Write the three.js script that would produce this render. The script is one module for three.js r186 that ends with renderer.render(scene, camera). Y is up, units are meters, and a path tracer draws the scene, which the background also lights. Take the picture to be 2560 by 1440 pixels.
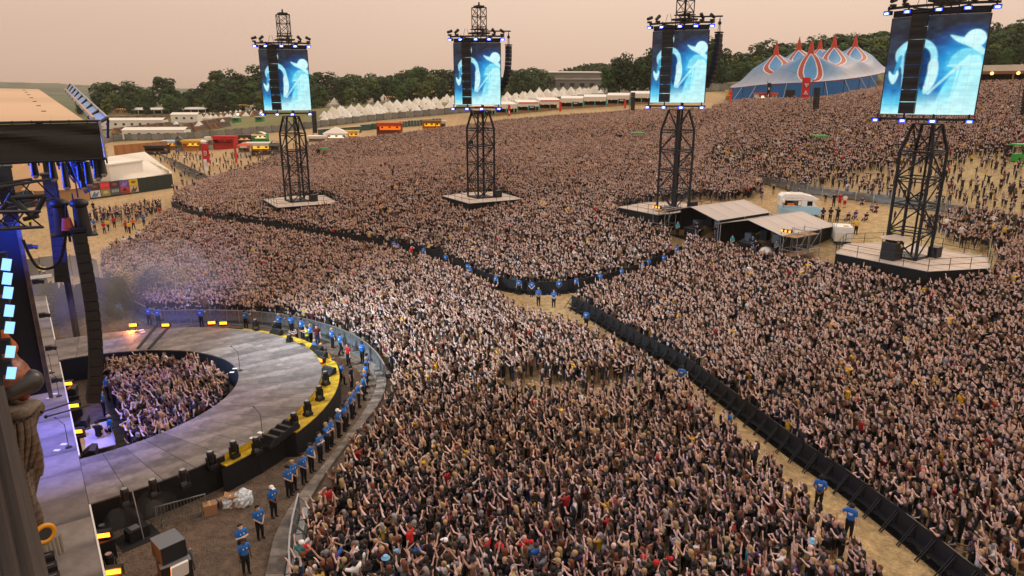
import * as THREE from 'three';
import { mergeGeometries } from 'three/addons/utils/BufferGeometryUtils.js';

// ---------- camera, sky, sun, exposure ----------
const scene = new THREE.Scene();
const EYE = 20, TILT = 15.6 * Math.PI / 180, FOCAL = 1738.2;
const camera = new THREE.PerspectiveCamera(45, 16 / 9, 0.1, 12000);
camera.position.set(0, EYE, 0); camera.rotation.x = -TILT;
const renderer = new THREE.WebGLRenderer();
renderer.toneMapping = THREE.LinearToneMapping;
renderer.toneMappingExposure = 1.0;
renderer.shadowMap.enabled = true;

function cloudy(az, e) { let s = 0, a = 0.5, fx = 3, fy = 22; for (let k = 0; k < 4; k++) { s += a * Math.sin(az * fx + 2.1 * Math.sin(e * fy * 0.5 + k) + k * 1.7) * Math.cos(e * fy + 1.3 * Math.sin(az * fx * 0.7 + k * 2.3)); a *= 0.55; fx = Math.round(fx * 2.3); fy *= 1.9; } return 0.5 + 0.5 * s; }   // faint layered veil, whole turns round the horizon
function makeSky() {
  const W = 256, H = 128, d = new Float32Array(W * H * 4);
  for (let j = 0; j < H; j++) {
    const e = ((j + 0.5) / H - 0.5) * Math.PI, se = Math.max(0, Math.sin(e));
    for (let i = 0; i < W; i++) {
      const az = ((i + 0.5) / W - 0.5) * 2 * Math.PI, x = Math.cos(az), z = Math.sin(az);
      const g = 0.5 + 0.5 * (x * 0.62 - z * 0.78);            // the side of the sky where the sun went down
      const k = Math.pow(se, 0.75);
      const L = 1 + 1.5 * k, w = 0.955 + 0.09 * cloudy(az, e);
      const warm = 0.82 + 0.28 * g * g, c = i * 4 + j * W * 4;
      d[c] = (0.640 * warm) * L * (1 - 0.07 * k) * w;
      d[c + 1] = (0.440 * warm) * L * (1 + 0.22 * k) * w;
      d[c + 2] = (0.322 * warm) * L * (1 + 0.52 * k) * w;
      d[c + 3] = 1;
    }
  }
  const t = new THREE.DataTexture(d, W, H, THREE.RGBAFormat, THREE.FloatType);
  t.mapping = THREE.EquirectangularReflectionMapping; t.magFilter = THREE.LinearFilter; t.minFilter = THREE.LinearFilter; t.needsUpdate = true;
  return t;
}
scene.background = makeSky(); scene.environment = scene.background;
const sun = new THREE.DirectionalLight(0xffdcb8, 0.9);
sun.position.set(110, 130, -140); sun.castShadow = true; sun.shadow.radius = 26;
sun.shadow.camera.left = sun.shadow.camera.bottom = -250; sun.shadow.camera.right = sun.shadow.camera.top = 250; sun.shadow.camera.far = 900;
scene.add(sun, sun.target);
scene.fog = new THREE.FogExp2(0xd9c8bc, 0.00009);

// ---------- numbers ----------
function mulberry(a) { return () => { a |= 0; a = a + 0x6D2B79F5 | 0; let t = Math.imul(a ^ a >>> 15, 1 | a); t = t + Math.imul(t ^ t >>> 7, 61 | t) ^ t; return ((t ^ t >>> 14) >>> 0) / 4294967296; }; }
const V = (x, y, z) => new THREE.Vector3(x, y, z);
const lerp = (a, b, t) => a + (b - a) * t, clamp = (x, a = 0, b = 1) => Math.min(b, Math.max(a, x));
const smooth = (a, b, x) => { const t = clamp((x - a) / (b - a)); return t * t * (3 - 2 * t); };
function hash2(x, y) { let h = Math.imul(x | 0, 374761393) + Math.imul(y | 0, 668265263) | 0; h = Math.imul(h ^ h >>> 13, 1274126177); return ((h ^ h >>> 16) >>> 0) / 4294967296; }
function noise2(x, y, per = 0) {
  const xi = Math.floor(x), yi = Math.floor(y), fx = x - xi, fy = y - yi, u = fx * fx * (3 - 2 * fx), v = fy * fy * (3 - 2 * fy);
  const w = (a) => per ? ((a % per) + per) % per : a, h = (a, b) => hash2(w(a), w(b));
  return lerp(lerp(h(xi, yi), h(xi + 1, yi), u), lerp(h(xi, yi + 1), h(xi + 1, yi + 1), u), v);
}
const fbm = (x, y, o = 4) => { let s = 0, a = 0.5; for (let k = 0; k < o; k++) { s += a * noise2(x, y); x = x * 2.03 + 7.1; y = y * 2.03 + 3.7; a *= 0.5; } return s / (1 - Math.pow(0.5, o)); };

// ---------- where a spot of the photograph stands on the ground ----------
const ct = Math.cos(TILT), st = Math.sin(TILT);
const ray = (px, py) => { const a = (px - 1280) / FOCAL, b = (720 - py) / FOCAL; return V(a, b * ct - st, -(ct + b * st)); };
const along = (px, py, t) => ray(px, py).multiplyScalar(t).add(V(0, EYE, 0));
const onPlane = (px, py, h) => { const d = ray(px, py); return along(px, py, (h - EYE) / d.y); };
function project(x, y, z) { const dy = y - EYE, dep = -dy * st - z * ct, up = dy * ct - z * st; return [1280 + FOCAL * x / dep, 720 - FOCAL * up / dep, dep]; }
// heights read off the photograph: x, z, height
const SPOTS = [[-5, 5, 0], [-60, 10, 0], [60, 10, 0], [-11, -25, 0], [-20, -40, 0], [-32, -62, 0], [20, -20, 0], [45, -30, 0.3], [3.4, -66, 0], [20, -50, 0.3], [38, -50, 1.5], [60, -55, 3.2],
  [37.4, -64.4, 4.3], [20.4, -88, 4.5], [-4.5, -101.8, 3.7], [-31.8, -103, 3.4], [26, -73, 2.7], [21, -80, 3.0], [36, -80, 4.9], [45, -92, 5.2], [53, -79, 4.8], [80, -111, 10], [140, -209, 23], [-51, -86, -0.2], [-62, -104, 0], [-80, -126, 0], [-74, -152, 0], [-95, -200, 0],
  [-8, -80, 0.8], [-49, -264, 5.6], [-85, -227, 1], [-13, -292, 8.2], [36.7, -299, 12], [71, -270, 14.6], [82, -259, 18], [103, -249, 18.2], [156, -302, 23.6], [-147, -315, 1.4], [-59, -320, 9], [-23.6, -325, 11.6],
  [-224, -485, 7.8], [-130, -486, 11.4], [5, -447, 19.6], [54, -447, 22.5], [-296, -516, 9], [-54, -540, 17], [99, -344, 23.2], [180, -355, 29.3], [221, -314, 29], [247, -445, 33], [178, -454, 27], [108, -546, 20], [-350, -300, 0], [-300, -100, -1], [330, -200, 32], [300, 0, 14]];
const tps = (() => {
  const n = SPOTS.length, N = n + 3, A = [], U = (r2) => r2 < 1e-9 ? 0 : r2 * Math.log(r2) * 0.5;
  for (let i = 0; i < n; i++) { const r = []; for (let j = 0; j < n; j++) { const dx = (SPOTS[i][0] - SPOTS[j][0]) / 100, dz = (SPOTS[i][1] - SPOTS[j][1]) / 100; r.push(U(dx * dx + dz * dz) + (i === j ? 0.004 : 0)); } r.push(1, SPOTS[i][0] / 100, SPOTS[i][1] / 100, SPOTS[i][2]); A.push(r); }
  for (let k = 0; k < 3; k++) { const r = SPOTS.map((s) => k === 0 ? 1 : s[k - 1] / 100); r.push(0, 0, 0, 0); A.push(r); }
  for (let c = 0; c < N; c++) { let p = c; for (let r = c + 1; r < N; r++) if (Math.abs(A[r][c]) > Math.abs(A[p][c])) p = r; [A[c], A[p]] = [A[p], A[c]]; for (let r = 0; r < N; r++) if (r !== c) { const f = A[r][c] / A[c][c]; if (f) for (let k = c; k <= N; k++) A[r][k] -= f * A[c][k]; } }
  const w = A.map((r, i) => r[N] / r[i]);
  return (x, z) => { x /= 100; z /= 100; let s = w[n] + w[n + 1] * x + w[n + 2] * z; for (let i = 0; i < n; i++) { const dx = x - SPOTS[i][0] / 100, dz = z - SPOTS[i][1] / 100; s += w[i] * U(dx * dx + dz * dz); } return s; };
})();
function groundRaw(x, z) {
  const r = Math.hypot(x, z);
  let h = r < 900 ? tps(x, z) : 0;
  const flat = smooth(30, 58, Math.hypot(x + 6, (z + 18) * 0.8));    // level yard under and before the stage
  h = lerp(0, h, flat);
  return lerp(clamp(h, -2, 60), 6, smooth(560, 860, r));
}
// a grid over the arena makes the lookup quick
const GX0 = -420, GZ0 = -620, GS = 4, GNX = 200, GNZ = 170, GG = new Float32Array(GNX * GNZ);
for (let j = 0; j < GNZ; j++) for (let i = 0; i < GNX; i++) GG[j * GNX + i] = groundRaw(GX0 + i * GS, GZ0 + j * GS);
function ground(x, z) {
  const u = (x - GX0) / GS, v = (z - GZ0) / GS, i = Math.floor(u), j = Math.floor(v);
  if (i < 0 || j < 0 || i >= GNX - 1 || j >= GNZ - 1) return groundRaw(x, z);
  const a = u - i, b = v - j, k = j * GNX + i;
  return lerp(lerp(GG[k], GG[k + 1], a), lerp(GG[k + GNX], GG[k + GNX + 1], a), b);
}
function spot(px, py) {                                              // the ground seen at that spot
  const d = ray(px, py); let t = 12, p = V(0, EYE, 0);
  for (let i = 0; i < 900; i++) { const q = V(d.x * t, EYE + d.y * t, d.z * t); if (q.y <= ground(q.x, q.z)) { p = q; break; } p = q; t += Math.max(0.25, t * 0.008); if (t > 1500) break; }
  p.y = ground(p.x, p.z); return p;
}
const metresAt = (p) => project(p.x, p.y, p.z)[2] / FOCAL;             // metres that one pixel of the photograph spans there

// stage axes: s runs along the stage front away from the eye, o out towards the crowd
const PHI = 0.614, SX = 0.576, SZ = 0.817;
const SO = (s, o, h = 0) => V(0.37 - SX * s + SZ * o, h, -SZ * s - SX * o);
const toSO = (x, z) => { const dx = x - 0.37; return [-SX * dx - SZ * z, SZ * dx - SX * z]; };

// ---------- materials and textures ----------
function dataTex(w, h, fn, srgb = true) {
  const d = new Uint8Array(w * h * 4);
  for (let j = 0; j < h; j++) for (let i = 0; i < w; i++) { const c = fn(i, j), k = (j * w + i) * 4; d[k] = c[0]; d[k + 1] = c[1]; d[k + 2] = c[2]; d[k + 3] = 255; }
  const t = new THREE.DataTexture(d, w, h); t.wrapS = t.wrapT = THREE.RepeatWrapping; t.magFilter = THREE.LinearFilter; if (srgb) t.colorSpace = THREE.SRGBColorSpace; t.needsUpdate = true; return t;
}
function grainTex(size, cells, lo, hi, oct = 4, tint = [1, 1, 1]) {
  return dataTex(size, size, (i, j) => {
    let s = 0, a = 0.5, c = cells; for (let k = 0; k < oct; k++) { s += a * noise2(i / size * c, j / size * c, c); c *= 2; a *= 0.5; }
    s /= 1 - Math.pow(0.5, oct); const v = lerp(lo, hi, clamp((s - 0.25) / 0.5)) * 255; return [v * tint[0], v * tint[1], v * tint[2]];
  });
}
const withRepeat = (t, m) => { const c = t.clone(); c.repeat.set(1 / m, 1 / m); c.needsUpdate = true; return c; };
const T_grain = grainTex(256, 16, 0.8, 1), T_mott = grainTex(256, 5, 0.7, 1, 5), T_fine = grainTex(256, 40, 0.78, 1, 3);
const T_cloth = grainTex(256, 3, 0.93, 1, 5);
const T_bump = grainTex(256, 24, 0, 1, 4);
const mats = {};
function M(key, color, rough = 0.8, more = {}) {
  if (mats[key]) return mats[key];
  const m = new THREE.MeshPhysicalMaterial({ color, roughness: rough, ...more }); m.name = key; return mats[key] = m;
}
const glow = (key, color, power) => { const c = new THREE.Color(color); return M(key, 0x101010, 0.6, { emissive: c, emissiveIntensity: power }); };

// ---------- mesh builder ----------
const _m = new THREE.Matrix4(), _q = new THREE.Quaternion(), _e = new THREE.Euler();
class MB {
  constructor() { this.p = []; this.n = []; this.c = []; this.uv = []; this.col = null; this.keep = false; }
  colour(c) { this.col = c; return this; }
  geo(g, m) {
    const q = g.index ? g.toNonIndexed() : g.clone(); if (m) q.applyMatrix4(m);
    const P = q.attributes.position.array, N = q.attributes.normal.array, T = q.attributes.uv ? q.attributes.uv.array : null;
    for (let i = 0; i < P.length; i++) { this.p.push(P[i]); this.n.push(N[i]); }
    for (let i = 0; i < P.length / 3; i++) { const c = this.col || [1, 1, 1]; this.c.push(c[0], c[1], c[2]); this.uv.push(T ? T[2 * i] : 0, T ? T[2 * i + 1] : 0); }
    return this;
  }
  box(x, y, z, sx, sy, sz, ry = 0, rx = 0, rz = 0) { _m.compose(V(x, y, z), _q.setFromEuler(_e.set(rx, ry, rz, 'YXZ')), V(sx, sy, sz)); return this.geo(UBOX, _m); }
  bar(a, b, ra, rb = ra, n = 6) {
    const d = V().subVectors(b, a), L = d.length(); if (L < 1e-6) return this;
    const g = new THREE.CylinderGeometry(rb, ra, L, n, 1); _q.setFromUnitVectors(V(0, 1, 0), d.divideScalar(L)); _m.compose(V().addVectors(a, b).multiplyScalar(0.5), _q, V(1, 1, 1)); return this.geo(g, _m);
  }
  ball(x, y, z, rx, ry = rx, rz = rx, n = 8) { _m.compose(V(x, y, z), _q.identity(), V(rx, ry, rz)); return this.geo(new THREE.SphereGeometry(1, n, Math.max(4, n * 0.7 | 0)), _m); }
  tri(a, b, c) { const g = new THREE.BufferGeometry().setFromPoints([a, b, c]); g.computeVertexNormals(); return this.geo(g); }
  quad(a, b, c, d) { return this.tri(a, b, c).tri(a, c, d); }
  hull(top, h) { return this; }
  geometry() {
    const g = new THREE.BufferGeometry(), n = this.p.length / 3;
    if (!this.keep) for (let t = 0; t < n; t += 3) {
      let ax = 0, ay = 0, az = 0; for (let k = 0; k < 3; k++) { ax += Math.abs(this.n[(t + k) * 3]); ay += Math.abs(this.n[(t + k) * 3 + 1]); az += Math.abs(this.n[(t + k) * 3 + 2]); }
      for (let k = 0; k < 3; k++) { const i = (t + k) * 3, [x, y, z] = [this.p[i], this.p[i + 1], this.p[i + 2]]; const [u, v] = ay >= ax && ay >= az ? [x, z] : ax >= az ? [z, y] : [x, y]; this.uv[(t + k) * 2] = u; this.uv[(t + k) * 2 + 1] = v; }
    }
    g.setAttribute('position', new THREE.Float32BufferAttribute(this.p, 3)); g.setAttribute('normal', new THREE.Float32BufferAttribute(this.n, 3)); g.setAttribute('uv', new THREE.Float32BufferAttribute(this.uv, 2));
    if (this.col) g.setAttribute('color', new THREE.Float32BufferAttribute(this.c, 3));
    return g;
  }
  build(name, mat, parent) { return put(this.geometry(), name, mat, parent); }
}
const UBOX = new THREE.BoxGeometry(1, 1, 1);
const taken = {};
const numbered = (n) => { n = n.replace(/_\d{3}$/, ''); const k = taken[n] = (taken[n] ?? -1) + 1; return k ? n + '_' + String(k).padStart(3, '0') : n; };
function put(geo, name, mat, parent) { const m = new THREE.Mesh(geo, mat); m.name = parent ? name : numbered(name); m.castShadow = m.receiveShadow = true; (parent || scene).add(m); return m; }
function tag(o, label, category, group, kind) { if (label) o.userData.label = label; if (category) o.userData.category = category; if (group) o.userData.group = group; if (kind) o.userData.kind = kind; return o; }
function thing(name, label, category, p = V(0, 0, 0), turn = 0, group) { const o = new THREE.Group(); o.name = numbered(name); o.position.copy(p); o.rotation.y = turn; scene.add(o); return tag(o, label, category, group); }
function copyOf(o, p, turn = 0, label) { const c = o.clone(); c.name = numbered(o.name); c.userData = { ...o.userData }; if (label) c.userData.label = label; c.position.copy(p); c.rotation.y = turn; scene.add(c); return c; }
const nth = (n) => n + (n % 100 > 10 && n % 100 < 14 ? 'th' : ['th', 'st', 'nd', 'rd'][n % 10] || 'th');
const geoCache = {};
const cached = (k, f) => geoCache[k] || (geoCache[k] = f());
const barMesh = (name, a, b, r, mat, parent, n = 6) => {            // bars of one size share their geometry
  const d = V().subVectors(b, a), L = d.length(), g = cached('bar' + n, () => new THREE.CylinderGeometry(1, 1, 1, n, 1));
  const m = put(g, name, mat, parent); m.position.addVectors(a, b).multiplyScalar(0.5); m.quaternion.setFromUnitVectors(V(0, 1, 0), d.divideScalar(L)); m.scale.set(r, L, r); return m;
};
const boxMesh = (name, x, y, z, sx, sy, sz, mat, parent, ry = 0) => { const m = put(UBOX, name, mat, parent); m.position.set(x, y, z); m.scale.set(sx, sy, sz); m.rotation.y = ry; return m; };
function polyline(pts, step) {                                       // evenly spaced spots along world points, with headings
  const out = []; let carry = 0;
  for (let i = 0; i < pts.length - 1; i++) { const a = pts[i], b = pts[i + 1], L = Math.hypot(b.x - a.x, b.z - a.z); let d = carry; while (d < L) { const t = d / L, x = lerp(a.x, b.x, t), z = lerp(a.z, b.z, t); out.push({ x, z, y: ground(x, z), turn: Math.atan2(-(b.z - a.z), b.x - a.x) }); d += step; } carry = d - L; }
  return out;
}
const curve = (pix, n = 60) => new THREE.CatmullRomCurve3(pix.map(([x, y]) => spot(x, y)), false, 'centripetal').getSpacedPoints(n);
function inPoly(x, y, P) { let c = false; for (let i = 0, j = P.length - 1; i < P.length; j = i++) if ((P[i][1] > y) !== (P[j][1] > y) && x < (P[j][0] - P[i][0]) * (y - P[i][1]) / (P[j][1] - P[i][1]) + P[i][0]) c = !c; return c; }
// ---------- ground ----------
const FENCE_PIX = [[180, 372], [300, 352], [450, 349], [620, 336], [700, 330], [800, 319], [950, 301], [1100, 288], [1180, 281], [1330, 262], [1480, 250], [1560, 248], [1640, 240], [1800, 228]];
const FENCE_W = FENCE_PIX.map(([x, y]) => spot(x, y));
function soil(x, z) {
  const r = Math.hypot(x, z), n = fbm(x * 0.06, z * 0.06, 5), n2 = fbm(x * 0.5 + 40, z * 0.5, 3), n3 = fbm(x * 0.013 + 9, z * 0.013, 4);
  let c = [lerp(0.5, 0.68, n), lerp(0.335, 0.455, n), lerp(0.155, 0.215, n)];
  const k = smooth(0.56, 0.7, n2) * 0.45; c = c.map((v, i) => lerp(v, [0.36, 0.25, 0.14][i], k));
  const st_ = smooth(0.55, 0.68, n3) * 0.55; c = c.map((v, i) => lerp(v, [0.55, 0.44, 0.21][i], st_));
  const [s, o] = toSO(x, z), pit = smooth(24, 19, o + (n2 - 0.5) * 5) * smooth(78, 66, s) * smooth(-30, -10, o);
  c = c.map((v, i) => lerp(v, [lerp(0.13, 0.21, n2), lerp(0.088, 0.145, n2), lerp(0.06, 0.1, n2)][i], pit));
  let fz = -330; for (let i = 0; i < FENCE_W.length - 1; i++) { const a = FENCE_W[i], b = FENCE_W[i + 1]; if (x >= a.x && x <= b.x) { fz = lerp(a.z, b.z, (x - a.x) / (b.x - a.x)); break; } } if (x > FENCE_W[FENCE_W.length - 1].x) fz = -320;
  const camp = smooth(fz + 2, fz - 8, z); const g = [lerp(0.13, 0.3, n), lerp(0.15, 0.27, n), lerp(0.045, 0.1, n)]; c = c.map((v, i) => lerp(v, g[i], camp));
  const far = smooth(470, 640, r); const f = [lerp(0.06, 0.16, n3), lerp(0.1, 0.17, n3), lerp(0.04, 0.06, n3)]; return c.map((v, i) => lerp(v, f[i], far));
}
{
  const A = 420, pos = [0, ground(0, 0), 0], col = [...soil(0, 0)], uv = [0, 0], idx = []; let r = 3, rings = 0;
  while (r < 9000) {
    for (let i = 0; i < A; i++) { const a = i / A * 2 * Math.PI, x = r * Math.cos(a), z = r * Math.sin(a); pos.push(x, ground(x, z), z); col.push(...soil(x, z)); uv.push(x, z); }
    rings++; r *= r < 140 ? 1.022 : 1.05;
  }
  for (let i = 0; i < A; i++) idx.push(0, 1 + (i + 1) % A, 1 + i);
  for (let k = 0; k < rings - 1; k++) for (let i = 0; i < A; i++) { const a = 1 + k * A + i, b = 1 + k * A + (i + 1) % A, c = a + A, d = b + A; idx.push(a, b, c, b, d, c); }
  const g = new THREE.BufferGeometry(); g.setAttribute('position', new THREE.Float32BufferAttribute(pos, 3)); g.setAttribute('color', new THREE.Float32BufferAttribute(col, 3)); g.setAttribute('uv', new THREE.Float32BufferAttribute(uv, 2)); g.setIndex(idx); g.computeVertexNormals();
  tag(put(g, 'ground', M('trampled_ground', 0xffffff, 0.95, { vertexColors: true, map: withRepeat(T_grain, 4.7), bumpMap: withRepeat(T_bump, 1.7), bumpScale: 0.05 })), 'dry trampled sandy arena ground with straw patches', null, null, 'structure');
}
// far hills: a long low ridge, and a wooded rise behind the car parks
function ridge(name, label, pts, depth, shade, bump) {
  const n = 90, rows = 14, pos = [], col = [], idx = [], C = new THREE.CatmullRomCurve3(pts.map((p) => V(...p)));
  for (let i = 0; i <= n; i++) { const p = C.getPoint(i / n), away = V(p.x, 0, p.z).normalize();
    for (let j = 0; j <= rows; j++) { const t = j / rows, up = t < 0.6 ? Math.sin(t / 0.6 * Math.PI / 2) : 1 - (t - 0.6) * 0.9, off = (t - 0.6) * depth; const x = p.x + away.x * off, z = p.z + away.z * off; pos.push(x, 3 + (p.y - 3) * up + bump * (fbm(x * 0.01, z * 0.01, 4) - 0.5) * up, z); col.push(...shade(x, z)); } }
  for (let i = 0; i < n; i++) for (let j = 0; j < rows; j++) { const a = i * (rows + 1) + j; idx.push(a, a + rows + 1, a + 1, a + 1, a + rows + 1, a + rows + 2); }
  const g = new THREE.BufferGeometry(); g.setAttribute('position', new THREE.Float32BufferAttribute(pos, 3)); g.setAttribute('color', new THREE.Float32BufferAttribute(col, 3)); g.setIndex(idx); g.computeVertexNormals();
  return tag(put(g, name, M('hill_fields', 0xffffff, 1, { vertexColors: true })), label, null, null, 'structure');
}
const fields = (x, z) => { const a = noise2(Math.floor(x / 190) + 0.5, Math.floor(z / 320) + 0.5), w = fbm(x * 0.006, z * 0.006, 4); return w > 0.52 ? [0.03, 0.055, 0.035] : a > 0.62 ? [0.17, 0.18, 0.08] : [0.07, 0.115, 0.05]; };
ridge('hill', 'long hazy ridge of fields and woods on the horizon', [[-5200, 60, -3000], [-3600, 74, -3900], [-2900, 84, -4100], [-2300, 62, -4200], [-1700, 44, -4300], [-900, 36, -4300], [0, 34, -4400], [1500, 30, -4400]], 2600, fields, 16);
ridge('hill', 'nearer valley side of hedged green fields below the ridge', [[-3600, 22, -1700], [-2300, 27, -2200], [-1500, 22, -2350], [-800, 20, -2400], [100, 20, -2400]], 1300, fields, 7);
ridge('hill', 'wooded rise behind the far camp sheds', [[-160, 14, -900], [-60, 24, -930], [40, 34, -940], [120, 46, -930], [190, 45, -900], [260, 40, -860], [330, 36, -800]], 320, () => [0.035, 0.05, 0.022], 3);

// ---------- trees ----------
const LEAVES = [[0.022, 0.056, 0.015], [0.032, 0.078, 0.017], [0.052, 0.11, 0.02], [0.085, 0.125, 0.024]].map((c, i) => { const m = M('leaves_' + ['dark', 'mid', 'fresh', 'yellow'][i], 0xffffff, 0.9, { vertexColors: true, side: THREE.DoubleSide }); m.color.setRGB(...c); return m; });
const BARK = M('bark', 0x4a3b2c, 0.95, { map: withRepeat(T_mott, 0.8) });
function crownGeo(seed, H, R, conic = 0, cards = 2300, size = 1.15) {
  const rnd = mulberry(seed), lobes = [], b = new MB();
  const n = 13; for (let i = 0; i < n; i++) { const h = 0.15 + 0.79 * (i + rnd() * 0.8) / n, rr = R * (conic ? 1.05 - h : Math.sqrt(Math.max(0.05, 1 - Math.pow((h - 0.48) / 0.6, 2)))), a = i * 2.4 + rnd(), q = rr * (0.3 + 0.45 * rnd()); lobes.push([Math.cos(a) * q, h * H, Math.sin(a) * q, R * (0.34 + 0.2 * rnd()) * (conic ? 0.8 : 1)]); }
  lobes.push([0, 0.5 * H, 0, R * 0.6]);
  const pos = [], nor = [], col = [];
  for (let k = 0; k < cards; k++) {
    const L = lobes[k % lobes.length], u = rnd() * 2 - 1, a = rnd() * 6.283, s = Math.sqrt(1 - u * u), d = V(s * Math.cos(a), u * 0.9, s * Math.sin(a)); if (u < -0.35 && rnd() < 0.6) continue;
    const rad = L[3] * (0.72 + 0.36 * Math.pow(rnd(), 0.7)), c = V(L[0], L[1], L[2]).addScaledVector(d, rad), w = size * (0.5 + 0.7 * rnd());
    const nn = d.clone().add(V(rnd() - 0.5, rnd() - 0.3, rnd() - 0.5).multiplyScalar(1.3)).normalize(), t = V().crossVectors(nn, V(rnd() - 0.5, rnd(), rnd() - 0.5)).normalize(), q = V().crossVectors(nn, t), g = 0.62 + 0.7 * rnd();
    const P = [[-1, -0.35], [0.2, -0.8], [1, 0.1], [0.1, 0.75]].map(([x, y]) => c.clone().addScaledVector(t, x * w * 0.62).addScaledVector(q, y * w * 0.62)), sn = d.clone().multiplyScalar(0.8).add(nn.multiplyScalar(0.5)).add(V(0, 0.25, 0)).normalize();
    for (const i of [0, 1, 2, 0, 2, 3]) { pos.push(P[i].x, P[i].y, P[i].z); nor.push(sn.x, sn.y, sn.z); col.push(g, g, g * 0.95); }
  }
  const g = new THREE.BufferGeometry(); g.setAttribute('position', new THREE.Float32BufferAttribute(pos, 3)); g.setAttribute('normal', new THREE.Float32BufferAttribute(nor, 3)); g.setAttribute('color', new THREE.Float32BufferAttribute(col, 3)); return g;
}
function trunkGeo(seed, H, R) { const rnd = mulberry(seed), b = new MB(); b.bar(V(0, -0.3, 0), V(0.1, H * 0.45, 0), H * 0.022, H * 0.014, 7); for (let i = 0; i < 5; i++) { const a = i * 1.9 + rnd(), h = H * (0.24 + 0.05 * i); b.bar(V(0.05, h, 0), V(Math.cos(a) * R * 0.55, h + H * 0.2, Math.sin(a) * R * 0.55), H * 0.01, H * 0.004, 5); } return b.geometry(); }
const TREES = [0, 1, 2, 3, 4, 5].map((i) => { const H = 18, R = [6.5, 5.6, 7.2, 5, 6, 3.6][i]; return { crown: crownGeo(100 + i, H, R, i === 5 ? 1 : 0), trunk: trunkGeo(50 + i, H, R) }; });
const treeRnd = mulberry(77);
function tree(p, height, shape, leaf, label, group, wide = 1) {
  const o = thing('tree', label, 'tree', V(p.x, ground(p.x, p.z) - 0.2, p.z), treeRnd() * 6.28, group);
  put(TREES[shape].trunk, 'trunk', BARK, o); put(TREES[shape].crown, 'crown', LEAVES[leaf], o); const s = height / 18; o.scale.set(s * wide, s, s * wide); return o;
}
const TONE = ['dark green', 'mid green', 'fresh green', 'yellowish green'], FORM = ['rounded', 'tall', 'broad', 'slim', 'bushy', 'pointed'];
const treeSeen = {};
function treeLabel(shape, leaf, place, beside) { const b = `${TONE[leaf]} ${FORM[shape]} tree ${place}`; return beside ? `${b} ${beside}` : b; }
// the tree line behind the camp: [x of photo, top y, distance]
const SKYLINE = [[215, 262, 500], [262, 212, 500], [300, 216, 520], [335, 213, 505], [372, 226, 500], [420, 199, 505], [455, 232, 495], [490, 225, 520], [525, 212, 515], [552, 186, 510], [590, 190, 505], [622, 197, 520], [648, 190, 515], [668, 178, 505], [700, 185, 510], [745, 195, 520], [786, 188, 500], [816, 193, 510], [850, 198, 520], [880, 195, 510], [915, 193, 520], [945, 197, 515], [968, 194, 540], [1000, 188, 510], [1030, 180, 520], [1060, 175, 525], [1090, 184, 520], [1120, 181, 510], [1150, 180, 510], [1180, 186, 520], [1215, 190, 540], [1250, 192, 540], [1290, 180, 560], [1320, 178, 560], [1350, 180, 600]];
const ANCH = ['above the brown ridge tents', 'behind the white striped marquees', 'behind the white shed roofs', 'behind the festoon lights', 'above the white bell tents', 'behind the pale bell tents in rows', 'beside the slim mast'];
SKYLINE.forEach(([px, top, t], i) => {
  for (let row = 0; row < 3; row++) {
    const x = px + (row ? (treeRnd() - 0.5) * 34 : 0), p = along(x, 260, t + (row === 1 ? -26 : row === 2 ? -46 : 0)), g = ground(p.x, p.z), tp = along(x, top, t).y, h = (row === 0 ? tp - g : (tp - g) * (row === 1 ? 0.74 : 0.5) * (0.85 + 0.3 * treeRnd())) * 1.1;
    const shape = (i * 3 + row * 2 + (i % 4)) % 5, leaf = row === 0 ? [0, 1, 0, 1, 2][i % 5] : [1, 2, 0, 3, 1, 0][(i + row) % 6];
    tree(p, Math.max(7, h), shape, leaf, treeLabel(shape, leaf, `${nth(i + 1)} from left ${row === 0 ? 'on the skyline of the tree belt' : row === 1 ? 'half way down the tree belt' : 'at the foot of the tree belt'}`), 'trees of the belt behind the camp', 1.3);
  }
});
// dark clump right of the camp
let clumpN = 0;
for (const [px, py, t, h, s, l] of [[1290, 212, 470, 14, 4, 0], [1520, 240, 345, 13, 4, 1], [1548, 238, 350, 18, 2, 0], [1575, 236, 345, 16, 0, 0], [1600, 236, 340, 17, 4, 0], [1625, 234, 345, 19, 2, 1], [1650, 232, 350, 20, 0, 0], [1690, 230, 350, 21, 1, 1], [1735, 228, 348, 20, 4, 0], [1775, 226, 352, 22, 2, 0], [1560, 205, 420, 14, 0, 1], [1600, 204, 420, 16, 4, 2], [1640, 200, 420, 18, 2, 1]])
  tree(along(px, py, t), h, s, l, treeLabel(s, l, `${nth(++clumpN)} counted in the dark clump right of the bell tents`), 'trees beside the bar fence');
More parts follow.
